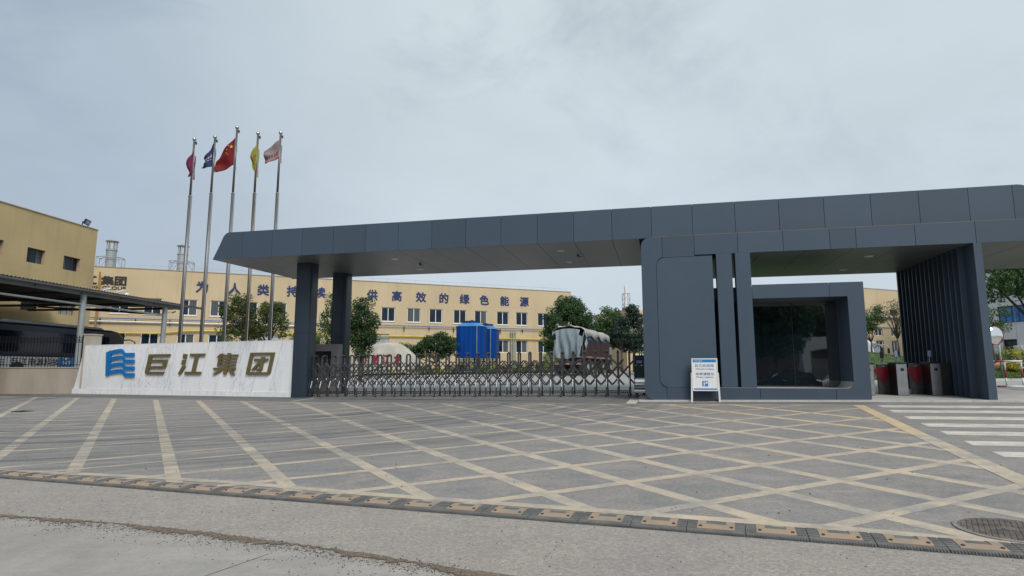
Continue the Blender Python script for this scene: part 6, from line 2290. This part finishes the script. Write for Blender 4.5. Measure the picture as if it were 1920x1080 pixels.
cooling_tower('left and nearer blue fibreglass cooling tower with sloping light blue top', -4.0, 60.0, 2.75, 1.5 + (693 - 603.5) / 1130 * 60, -0.15)
cooling_tower('right blue cooling tower standing half behind the other one', -2.75, 62.6, 2.6, 1.5 + (693 - 609) / 1130 * 62.6, -0.15)

# ------------------------------------------------------------------ truck under tarpaulin
tx, ty = 2.86 + 1.08, 42.0
tz = zg(5, 44)
trk = thing('covered_truck', 'old red truck with a torn pale blue tarpaulin hung over its rear', 'truck', (3.95, 42.15, tz), rad(90 - 22 - 0))
# local x: forward (away from the camera), y: to the left
W2 = 1.12
Lb = 7.6
bed = 1.32
H3 = 3.25
M['truck_red'] = pbr('faded_truck_red', (0.026, 0.006, 0.007), 0.8, dirt=0.12)
M['truck_pink'] = pbr('pinkish_faded_metal', (0.27, 0.19, 0.165), 0.7, dirt=0.5)


def mat_tarp(name, c0, c1):
    m, nt, b, obj, pos = mat0(name)
    vec = scaled(nt, obj, (1, 1, 0.3))
    c = mixc(nt, noise(nt, vec, 1.8, 5, 0.6, 0.35, 0.65), c0, c1)
    c = mixc(nt, math_(nt, 'MULTIPLY', noise(nt, vec, 3.7, 6, 0.7, 0.56, 0.72), 0.7), c, (0.24, 0.225, 0.20))
    nt.links.new(c, b.inputs['Base Color'])
    b.inputs['Roughness'].default_value = 0.7
    bump(nt, b, noise(nt, scaled(nt, obj, (1, 1, .25)), 6, 5), 0.5, 0.03)
    return m


M['tarp'] = mat_tarp('pale_blue_tarpaulin', (0.15, 0.20, 0.23), (0.28, 0.33, 0.35))
M['tarp_blue'] = mat_tarp('blue_tarpaulin', (0.01, 0.05, 0.13), (0.03, 0.10, 0.20))
M['tarp_pale'] = mat_tarp('bleached_tarpaulin', (0.30, 0.30, 0.28), (0.42, 0.41, 0.38))
MB().box(0.1, Lb, -W2, W2, bed - 0.12, bed).build('bed', M['truck_pink'], trk)
MB().box(-0.3, Lb + 1.6, -0.42, -0.30, bed - 0.36, bed - 0.13).box(-0.3, Lb + 1.6, 0.30, 0.42, bed - 0.36, bed - 0.13).build('chassis', M['truck_red'], trk)
for s in (-1, 1):
    for k in range(5):
        MB().box(0.12 + k * 1.50, 1.60 + k * 1.50, s * W2 - 0.02, s * W2 + 0.02, bed + 0.002, bed + 1.15).build('side_board', M['truck_red'], trk)
        MB().box(0.10 + k * 1.50, 0.13 + k * 1.50, s * W2 - 0.04, s * W2 + 0.04, bed, bed + 1.14).build('stake', M['truck_red'], trk)
    MB().box(0.1, Lb, s * (W2 - 0.02) - 0.005, s * (W2 - 0.02) + 0.005, bed + 1.16, bed + 1.72).build('inner_tarp', M['tarp_blue'], trk)
    for k in range(8):
        MB().box(0.3 + k * 0.93, 0.6 + k * 0.93, s * (W2 + 0.01) - 0.015, s * (W2 + 0.01) + 0.015, bed - 0.12, bed - 0.01).build('marker_plate', M['truck_pink'] if k % 2 else M['red_paint'], trk)
# arched roof sheet with a scalloped edge, sagging towards the cab
m_ = MB()
nL, nW = 36, 10
vs = []
rr_ = random.Random(4)
for i in range(nL + 1):
    x = -0.05 + (Lb - 0.0) * i / nL
    hmax = H3 + 0.13 + 0.05 * math.sin(i * 0.45) - 0.10 * (i / nL)
    row = []
    drop = 0.28 + 0.18 * abs(math.sin(i * 0.31 + 0.5)) ** 1.5 + rr_.uniform(-.05, .05)
    row.append((x, -W2 - 0.06, hmax - 0.32 - drop))
    for j in range(nW + 1):
        y = -W2 - 0.04 + (2 * W2 + 0.08) * j / nW
        q = 1 - (y / (W2 + 0.05)) ** 2
        row.append((x, y, hmax - 0.30 + 0.30 * max(q, 0) ** 0.6 + 0.035 * math.sin(j * 1.7 + i * 0.8) + rr_.uniform(-.02, .02)))
    row.append((x, W2 + 0.06, hmax - 0.32 - drop))
    vs += row
k_ = nW + 3
m_.add(vs, [(i * k_ + j, i * k_ + j + 1, (i + 1) * k_ + j + 1, (i + 1) * k_ + j) for i in range(nL) for j in range(k_ - 1)])
o_ = m_.build('roof_tarp', M['tarp_pale'], trk, smooth=True)
sm = o_.modifiers.new('thickness', 'SOLIDIFY')
sm.thickness = 0.012
# rear curtain, hanging in folds and gathered to one side
m_ = MB()
nu, nv = 44, 26
vs = []
for j in range(nv + 1):
    q = j / nv
    for i in range(nu + 1):
        p_ = i / nu
        wid = 1.0 - 0.20 * math.sin(math.pi * min(1, q * 1.15)) * 0.6
        y = (W2 + 0.06) - (2 * W2 + 0.12) * (0.5 + (p_ - 0.5) * wid - 0.02 * q)
        top = H3 - 0.33 + 0.30 * max(0, 1 - ((p_ - .5) * 2) ** 2) ** 0.6
        z = top + (bed - 0.16 - top) * q + 0.06 * math.sin(p_ * 9 + 1) * q
        fold = 0.085 * math.sin(p_ * 30 + 2.2 * math.sin(q * 3 + p_ * 4)) * (0.25 + q) + 0.05 * math.sin(p_ * 11 + q * 5) + 0.025 * math.sin(p_ * 60 + q * 9) * q
        bulge = 0.16 * math.sin(math.pi * p_) * math.sin(math.pi * min(1, q))
        vs.append((-0.10 - bulge + fold, y, z))
fs = []
for j in range(nv):
    for i in range(nu):
        p_, q = i / nu, j / nv
        if (p_ > 0.86 and q < 0.16 and p_ < 0.97) or (p_ < 0.07 and 0.05 < q < 0.3): continue   # torn holes
        fs.append((j * (nu + 1) + i, j * (nu + 1) + i + 1, (j + 1) * (nu + 1) + i + 1, (j + 1) * (nu + 1) + i))
m_.add(vs, fs)
m_.build('rear_tarp', M['tarp'], trk, smooth=True)
# torn strip round the right rear corner
m_ = MB()
vs = []
for j in range(13):
    q = j / 12
    for i in range(5):
        p_ = i / 4
        vs.append((-0.05 + p_ * (0.55 - 0.4 * q) , -W2 - 0.10 - 0.05 * math.sin(q * 9 + i), H3 - 0.5 - (1.15 + 0.2 * math.sin(i * 2)) * q))
m_.add(vs, [(j * 5 + i, j * 5 + i + 1, (j + 1) * 5 + i + 1, (j + 1) * 5 + i) for j in range(12) for i in range(4)])
m_.build('torn_tarp_strip', M['tarp'], trk, smooth=True)
MB().box(-0.05, -0.02, -W2, W2, bed, bed + 0.7).build('tailgate', M['truck_red'], trk)
for x in (1.0, 2.3, 5.6, 8.2):
    for s in (-1, 1):
        w_ = MB().tube([(x, s * 0.72, 0.5), (x, s * 1.10, 0.5)], 0.5, 22).build('wheel', M['tyre'], trk)
        MB().tube([(x, s * 1.07, 0.5), (x, s * 1.115, 0.5)], 0.27, 14).build('rim', M['truck_pink'] if x == 2.3 else M['galv'], w_)
MB().box(Lb + 0.15, Lb + 1.5, -1.0, 1.1, 0.7, 2.45).build('cab', M['truck_red'], trk, bevel=0.1)
MB().box(Lb + 0.4, Lb + 1.3, -1.015, -1.002, 1.6, 2.2).build('cab_window', M['glass_bus'], trk)
MB().box(-0.16, -0.08, -1.0, 1.0, 0.72, 0.86).build('rear_bumper', M['truck_pink'], trk)
for s in (-1, 1):
    MB().box(-0.10, -0.06, s * 0.85 - 0.13, s * 0.85 + 0.13, 0.98, 1.1).build('tail_light', M['red_paint'], trk)
    MB().box(0.25, 0.28, s * 0.9 - 0.28, s * 0.9 + 0.28, 0.25, 0.75).build('mud_flap', M['rubber'], trk)

# ------------------------------------------------------------------ lattice stack far behind
ls_ = thing('lattice_stack', 'thin white flue stack in a pale steel lattice rising behind the cedars', 'chimney', (19.05, 100.0, 1.2), 0.2)
MB().tube([(0, 0, 0), (0, 0, 12.9)], 0.24, 12).build('flue', M['white'], ls_, smooth=True)
MB().lathe([(0.27, 12.85), (0.30, 13.5), (0.30, 14.2), (0.27, 14.25), (0.24, 13.5)], n=12, cap=False).build('flue_tip', M['white'], ls_)
m_ = MB()
for k in range(4):
    a, b = rad(45 + 90 * k), rad(135 + 90 * k)
    r1 = 0.68
    m_.tube([(r1 * math.cos(a), r1 * math.sin(a), 0), (r1 * math.cos(a), r1 * math.sin(a), 12.9)], 0.045, 5)
    for q in range(14):
        z0_, z1_ = q * 0.92, (q + 1) * 0.92
        m_.tube([(r1 * math.cos(a), r1 * math.sin(a), z1_), (r1 * math.cos(b), r1 * math.sin(b), z1_)], 0.03, 4)
        p0, p1 = (a, b) if q % 2 else (b, a)
        m_.tube([(r1 * math.cos(p0), r1 * math.sin(p0), z0_), (r1 * math.cos(p1), r1 * math.sin(p1), z1_)], 0.028, 4)
m_.build('lattice', M['galv'], ls_)

# ------------------------------------------------------------------ buildings to the right and far behind
db = thing('far_yellow_block', 'yellow building edge visible between the cedar and the gatehouse', 'building', (18.3, 92.0, 0), 0.35)
rr_ = [(1.1, 1.9, 6.2, 7.6), (2.8, 3.6, 6.2, 7.6), (0.6, 2.6, 1.6, 3.4), (1.1, 1.9, 3.6, 5.0), (2.8, 3.6, 3.6, 5.0)]
wall_openings('wall', -1.0, 9, 0.8, 10.6, rr_, 0.2, M['facade'], db)
MB().box(-1.0, 9, 0.25, 10, 0.8, 10.59).build('building_body', M['facade'], db)
for r4 in rr_: window(db, *r4, 0.2, M['upvc'], M['glass_blue'])
MB().box(0.3, 2.9, -0.8, 0, 3.4, 3.6).build('porch_roof', M['white'], db)

yb = thing('right_yellow_building', 'yellow three-storey building behind the lawn, seen between gatehouse and pier', 'building', (48.4, 75.0, 0), fang)


def fuv(px, py, ox, oy, ang):
    r = ray(px, py)
    n = (-math.sin(ang), math.cos(ang))
    t = (ox * n[0] + oy * n[1]) / (r.x * n[0] + r.y * n[1])
    p = Vector((0, 0, CAM_H)) + r * t
    return ((p.x - ox) * math.cos(ang) + (p.y - oy) * math.sin(ang), p.z)


def frect(x0, y0, x1, y1, ox, oy, ang):
    a, b = fuv(x0, y0, ox, oy, ang), fuv(x1, y1, ox, oy, ang)
    return (min(a[0], b[0]), max(a[0], b[0]), min(a[1], b[1]), max(a[1], b[1]))


rr_ = [frect(*q, 48.4, 75.0, fang) for q in [(1638, 579, 1653, 590), (1668, 580.5, 1682.5, 592), (1641, 616, 1656, 630), (1670.5, 617, 1685, 631), (1643, 638, 1659, 664), (1672, 638.5, 1686, 662)]]
ztop = fuv(1683, 545, 48.4, 75.0, fang)[1]
wall_openings('wall', -9.5, 0, 0.8, ztop, rr_, 0.2, M['facade'], yb)
MB().box(-9.5, -0.01, 0.25, 14, 0.8, ztop - 0.01).build('building_body', M['facade'], yb)
MB().box(0, 0.02, 0.0, 14, 0.8, ztop).build('end_wall', M['facade'], yb)
MB().box(-9.55, 0.05, -0.05, 0.4, ztop + 0.002, ztop + 0.08).build('parapet_cap', M['rail'], yb)
for r4 in rr_[:2]: window(yb, *r4, 0.2, M['steel_dark'], M['glass_blue'], (0.33, 0.66), (0.5,))
for r4 in rr_[2:]: window(yb, *r4, 0.2, M['upvc'], M['glass_blue'])
zl1 = fuv(1640, 592, 48.4, 75, fang)[1]
zl2 = fuv(1683, 615, 48.4, 75, fang)[1]
MB().box(-9.5, 0.04, -0.35, -0.002, zl1 - 0.16, zl1).build('ledge', M['rail'], yb)
MB().box(-9.5, 0.04, -0.12, -0.002, zl2, zl2 + 0.1).build('ledge', M['rail'], yb)

wang2 = math.atan2(-0.962, 0.272)
wbx, wby = 47.4, 63.5
wbn = thing('white_office_building', 'white panelled office building with blue film windows at the right edge', 'building', (wbx, wby, 0), wang2)
ps = (wbx, wby, wang2)
q1 = frect(1869, 577, 1920, 606, *ps)
qa = frect(1869, 578, 1886, 606, *ps)
z_a, z_b = fuv(1895, 573, *ps)[1], fuv(1895, 605, *ps)[1]
z_c, z_d = fuv(1895, 636, *ps)[1], fuv(1895, 671, *ps)[1]
ua = fuv(1871, 600, *ps)[0]
uc, ud = fuv(1881, 650, *ps)[0], fuv(1908, 650, *ps)[0]
st_ = z_a - z_c
rr_ = [(ua, ua + 5.6, z_b, z_a), (uc, ud, z_d, z_c), (fuv(1911, 520, *ps)[0], ua + 5.6, z_b + st_, z_a + st_ - 0.2)]
wall_openings('wall', -0.6, 12, 0.8, 16, rr_, 0.25, M['tile_white'], wbn)
MB().box(-0.6, 12, 0.3, 12, 0.8, 15.99).build('building_body', M['tile_white'], wbn)
MB().box(-0.62, -0.6, 0.0, 12, 0.8, 16).build('end_wall', M['tile_white'], wbn)
window(wbn, *rr_[0], 0.25, M['steel_dark'], M['glass_bright'], tuple(k / 9 for k in range(1, 9)))
window(wbn, *rr_[1], 0.25, M['steel_dark'], M['glass_blue'])
window(wbn, *rr_[2], 0.25, M['steel_dark'], M['glass_bright'], tuple(k / 6 for k in range(1, 6)))
jm = MB()
for k in range(5): jm.box(-0.6, 12, -0.008, -0.001, 1.5 + k * 2.2, 1.53 + k * 2.2)
for k in range(10): jm.box(0.1 + k * 1.3, 0.13 + k * 1.3, -0.008, -0.0015, 1.0, 15.5)
jm.build('panel_joints', M['galv'], wbn)['kind'] = 'stuff'
ac = fuv(1906, 650, *ps)
MB().box(ac[0] - 0.05, ac[0] + 0.7, -0.35, -0.02, ac[1] - 0.55, ac[1] + 0.1).build('air_conditioner', M['white'], wbn, bevel=0.02)

# convex mirror
mq = gpt(1880, 711)
mrr = thing('convex_mirror', 'round convex traffic mirror with a red rim on a grey post, right of the pier', 'traffic mirror', (mq.x, mq.y, zg(mq.x, mq.y) + 0.1), 0.1)
hz_ = 1.5 + (693 - 630) / 1130 * mq.y - zg(mq.x, mq.y) - 0.1
MB().tube([(0, 0, 0), (0, 0, hz_ + 0.2)], 0.045, 10).build('post', M['galv'], mrr, smooth=True)
m_ = MB()
n = 28
vs, fs = [], []
R_ = 0.42
rings = [(0.0, -0.16), (0.1, -0.155), (0.2, -0.135), (0.3, -0.105), (0.38, -0.07), (R_, -0.05)]
for rr2, y_ in rings:
    for k in range(n):
        a = 2 * math.pi * k / n
        vs.append((rr2 * math.cos(a) - 0.25, y_ - 0.06, hz_ + rr2 * math.sin(a)))
for i in range(len(rings) - 1):
    for k in range(n):
        a, b = i * n + k, i * n + (k + 1) % n
        fs.append((a, a + n, b + n, b))
m_.add(vs, fs)
M['mirror'] = pbr('mirror_surface', (0.85, 0.86, 0.86), 0.03, metal=1.0, var=0.01)
m_.build('mirror_face', M['mirror'], mrr, smooth=True, fix=True)
m_ = MB()
m_.tube([(R_ * 1.02 * math.cos(2 * math.pi * k / n) - 0.25, -0.11, hz_ + R_ * 1.02 * math.sin(2 * math.pi * k / n)) for k in range(n + 1)], 0.018, 6, caps=False)
m_.build('red_rim', M['red_paint'], mrr, smooth=True)
MB().tube([(-0.25, -0.08, hz_), (0, -0.02, hz_)], 0.03, 6).build('bracket', M['galv'], mrr)

# red and white tubular barrier
bq = gpt(1880, 731)
ba = thing('road_barrier', 'red and white banded tubular barrier beside the pier at the right edge', 'barrier', (bq.x, bq.y, zg(bq.x, bq.y)), -0.12)
xb_ = [-0.6, -0.18, 0.12, 0.72, 1.02, 1.62, 1.92, 2.52]
for z_ in (0.12, 1.0):
    for k in range(7):
        MB().tube([(xb_[k], 0, z_), (xb_[k + 1] - 0.002, 0, z_)], 0.032, 8).build('tube_band', M['red_paint'] if k % 2 else M['white'], ba, smooth=True)
for k in range(6):
    x = -0.38 + k * 0.53
    for z0_, z1_, mm in ((0.16, 0.42, 'white'), (0.42, 0.70, 'red_paint'), (0.70, 0.96, 'white')):
        MB().tube([(x, 0, z0_), (x, 0, z1_ - 0.002)], 0.028, 8).build('upright_band', M[mm], ba, smooth=True)

# garden rocks and shrubs at the right edge
def rock(name, label, loc, r3, mat, seed):
    bm = bmesh.new()
    bmesh.ops.create_icosphere(bm, subdivisions=3, radius=1)
    rr2 = random.Random(seed)
    ph = [rr2.uniform(0, 6) for _ in range(6)]
    for v in bm.verts:
        k = 1 + 0.12 * math.sin(v.co.x * 3 + ph[0]) + 0.1 * math.sin(v.co.y * 4 + ph[1]) + 0.08 * math.sin(v.co.z * 5 + ph[2]) + 0.04 * math.sin(v.co.x * 11 + ph[3])
        v.co = Vector((v.co.x * r3[0] * k, v.co.y * r3[1] * k, max(-0.1, v.co.z) * r3[2] * k))
    me = bpy.data.meshes.new(name)
    bm.to_mesh(me)
    bm.free()
    me.materials.append(mat)
    o_ = place(name, me, None, loc)
    return tag(o_, label, 'rock')


def on2(px, Y):
    x = at(px, 690, Y).x
    return (x, Y, zg(x, Y) + hf2(x, Y))


x, y, z = on2(1880, 33)
rock('garden_rock', 'orange-brown garden rock on the lawn right of the mirror post', (x, y, z), (0.55, 0.4, 0.42), pbr('orange_sandstone', (0.42, 0.20, 0.10), 0.9), 1)
x, y, z = on2(1909, 33.5)
rock('garden_rock', 'white garden rock at the right edge of the lawn', (x, y, z), (0.5, 0.4, 0.45), pbr('white_stone', (0.55, 0.54, 0.51), 0.85), 2)
RB = 'shrubs by the right edge'
for i, (px, Y, m, r_, lab) in enumerate([(1905, 38, 'leaf_yellow', 0.75, 'big yellow-green shrub behind the white rock'), (1880, 37, 'leaf_dark', 0.6, 'dark low shrub behind the orange rock'), (1908, 41, 'leaf_dark', 0.75, 'dark shrub under the air conditioner'),
                                          (1900, 32, 'leaf_yellow', 0.30, 'low yellow flower clump in front of the rocks'), (1918, 31.6, 'leaf_yellow', 0.32, 'low yellow flower clump cut by the right edge of the photo'), (1872, 37.5, 'leaf_yellow', 0.4, 'small yellow shrub just right of the pier'), (1885, 32.3, 'leaf_yellow', 0.24, 'smallest yellow flower clump next to the mirror post')]):
    x, y, z = on2(px, Y)
    tree('garden_shrub', lab, (x, y, z), [(0, 0, r_ * .8, r_ * 1.15, r_, r_ * .8)], 0.2, 0.04, M[m], 26, 50, 0.05, r_ * 0.42, 60 + i, RB, cat='bush', limbs=3)
x, y, z = on2(1885, 36)
tree('small_tree', 'small tree with sparse light leaves in front of the white office building', (x - 0.6, 36, z - 0.2), [(0.3, 0, 3.2, .8, .7, .75), (-.3, 0, 2.6, .6, .6, .6), (.6, 0, 2.4, .35, .35, .4)], 1.6, 0.05, M['leaf_mid'], 30, 50, 0.07, 0.30, 70, None)
x = at(1905, 600, 42).x
tree('plane_tree', 'large leafy tree hanging over the right edge behind the pier', (x + 0.6, 42, gz(x, 42)), [(-0.9, 0, 6.3, 2.3, 2.0, 1.2), (0.9, 0, 6.2, 1.8, 1.8, 1.3), (-1.9, 0, 5.7, 1.0, 1.0, .7), (0, 0, 7.4, 2.2, 2, 1.0)], 3.6, 0.2, M['leaf_mid'], 150, 70, 0.10, 0.45, 71, None, lean=0.5)
x = at(1690, 600, 40).x
tree('plane_tree', 'leafy tree whose branch tips show left of the pier top', (x + 1.0, 40, gz(x, 40)), [(0.9, 0, 6.3, 1.4, 1.4, 0.9), (-0.45, 0, 6.35, .55, .5, .35)], 4.0, 0.16, M['leaf_bright'], 50, 60, 0.09, 0.33, 72, None)
x = at(1641, 640, 46).x
tree('broadleaf_tree', 'green leafy tree seen right of the gatehouse in front of the yellow building', (x - 0.3, 46, zg(x, 46) + 1.2), [(0.1, 0, 2.6, .9, .8, .8), (.7, 0, 3.1, .7, .7, .8), (-.3, 0, 2.1, .6, .6, .5)], 1.0, 0.06, M['leaf_mid'], 50, 55, 0.08, 0.32, 73, None)
x = at(1685, 660, 45).x
tree('thin_tree', 'half bare tree with whitewashed trunk left of the fluted pier', (x, 45, zg(x, 45) + 1.2), [(-.3, 0, 2.9, .8, .7, .9), (.1, 0, 3.4, .5, .5, .6)], 1.2, 0.07, M['leaf_olive'], 26, 26, 0.07, 0.36, 74, None, bark=M['trunk'], limbs=22)

# white coach and cars on the right
p_ = at(1646, 660, 62)
coach('white_coach', 'white coach with long curved mirrors parked behind the lawn on the right', (p_.x, 62, zg(p_.x, 62)), -0.75, 11.0, 2.5, 3.2, M['car_white'], M['car_white'], M['white'], (-1, 1))
p_ = at(1652, 668, 50)
car('slate blue car whose roof shows above the lawn behind the turnstiles', (p_.x - 0.6, 50, zg(20, 50) - 0.02), -0.1, M['car_blue'], 'cars parked in the yard')
p_ = at(1882, 668, 44)
car('silver car roof behind the shrubs right of the pier', (p_.x - 0.3, 44, 1.10), 0.1, M['car_silver'], 'cars parked in the yard')

# ------------------------------------------------------------------ across the road, behind the camera (mirrored in the gatehouse glass)
AR = 'trees across the road'
first = None
pr_ = random.Random(21)
for i, (u, v) in enumerate([(2.5, -34), (6.8, -35), (10.4, -34.0), (20.5, -62), (27.5, -35), (-3, -36), (-10, -37)]):
    x, y = uw(u, v)
    lab = ['tree across the road mirrored at the left edge of the gatehouse glass', 'tree across the road mirrored in the left pane of the gatehouse glass', 'tree across the road mirrored near the mullion', 'tree across the road mirrored in the right pane', 'tree across the road beyond the glass reflection on the right',
           'tree across the road behind the camera, left of the parked cars', 'tree across the road furthest to the left'][i]
    if first is None:
        first = tree('roadside_tree', lab, (x, y, gz(x, y)), [(0, 0, 6.2, 3.0, 3.0, 2.6), (1.6, 0, 4.6, 2.0, 2.0, 1.8), (-1.8, 0, 4.8, 2.0, 2, 1.9), (0, 0, 8.6, 2.2, 2.2, 1.6)], 3.2, 0.2, M['leaf_dark'], 210, 70, 0.17, 0.75, 90, AR)
        t = first
    else:
        t = copy_tree(first)
        t.location = (x, y, gz(x, y))
        t['label'] = lab
    t.rotation_euler = (0, 0, pr_.uniform(0, 6))
    t.scale = (1, 1, pr_.uniform(0.95, 1.15))
x, y = uw(9.6, -26.3)
car('black car parked across the road, mirrored low in the gatehouse glass', (x, y, zg(x, y)), -YAW + math.pi, M['car_black'], 'cars parked across the road')
x, y = uw(14.2, -28.5)
car('white car parked across the road, mirrored in the right pane of the glass', (x, y, zg(x, y)), -YAW + math.pi, M['car_white'], 'cars parked across the road')
x, y = uw(-6, -44)
rw = thing('roadside_wall', 'dull red brick wall across the road behind the camera', 'wall', (x, y, -0.4), -YAW)
M['brick_red'] = pbr('dull_red_brick', (0.10, 0.06, 0.05), 0.9, var=0.2)
MB().box(0, 20, 0, 0.3, 0, 4.2).build('wall', M['brick_red'], rw)
x, y = uw(15.2, -46)
shp = thing('roadside_shop', 'low white shop building across the road behind the camera', 'building', (x, y, -0.4), -YAW + math.pi)
MB().box(-16, 0, 0, 8, 0, 4.9).build('building_body', M['grey_wall'], shp)
MB().box(-16, 0.4, -0.5, 0, 3.9, 5.3).build('sign_band', M['tile_white'], shp)
MB().box(-0.5, 0.2, -0.45, 0, 0, 3.9).build('pier', M['tile_white'], shp)
MB().box(-15.5, -0.6, -0.04, 0, 3.1, 3.85).build('awning', M['brick_red'], shp)

# ------------------------------------------------------------------ litter of small stones on the road
r = np.random.default_rng(12)


def pebbles(name, label, pts, smin, smax, mat, seed):
    rr2 = np.random.default_rng(seed)
    m_ = MB()
    for (x, y, dz) in pts:
        s = smin + (smax - smin) * rr2.random() ** 2.5
        z = zg(x, y) + dz
        a = rr2.uniform(0, 6.28)
        vs = []
        for k in range(5):
            q = a + k * 1.2566
            f_ = rr2.uniform(0.7, 1.2)
            vs.append((x + s * f_ * math.cos(q), y + s * f_ * math.sin(q), z))
        vs.append((x + rr2.uniform(-.2, .2) * s, y + rr2.uniform(-.2, .2) * s, z + s * rr2.uniform(0.6, 1.1)))
        m_.add(vs, [(k, (k + 1) % 5, 5) for k in range(5)])
    tag(m_.build(name, mat), label, 'stones', kind='stuff')


M['pebble'] = pbr('dark_pebbles', (0.085, 0.075, 0.065), 0.9, var=0.5, vscale=30)
M['pebble_pale'] = pbr('pale_grit', (0.34, 0.30, 0.25), 0.9, var=0.3, vscale=30)
pts = []
for _ in range(3600):
    t_ = r.random()
    i = min(len(full) - 2, int(t_ * (len(full) - 3)) + 1)
    a, b = Vector(full[i]), Vector(full[i + 1])
    q = a.lerp(b, r.random())
    if (b - a).length > 5: continue
    off = r.normal(-0.07, 0.06) if r.random() < 0.5 else -0.12 - r.exponential(0.13)
    pts.append((q.x + r.normal(0, .02), q.y + off, 0.0085))
pebbles('edge_grit', 'loose grit scattered along the seam of asphalt and concrete', pts, 0.002, 0.0085, M['pebble'], 1)
pts = []
for _ in range(700):
    x = r.uniform(-7, 5)
    y = 5.83 + BSL * x + r.uniform(-2.2, -0.05)
    pts.append((x, y, 0.004))
pebbles('road_pebbles', 'small dark pebbles scattered over the asphalt before the speed bump', pts, 0.0025, 0.010, M['pebble'], 2)
pts = []
for _ in range(260):
    x = r.uniform(-14, 9)
    y = 6.5 + BSL * x + r.random() ** 2 * 10
    pts.append((x, y, 0.006))
pebbles('forecourt_pebbles', 'sparse pebbles and crumbs on the hatched forecourt', pts, 0.004, 0.016, M['pebble'], 3)
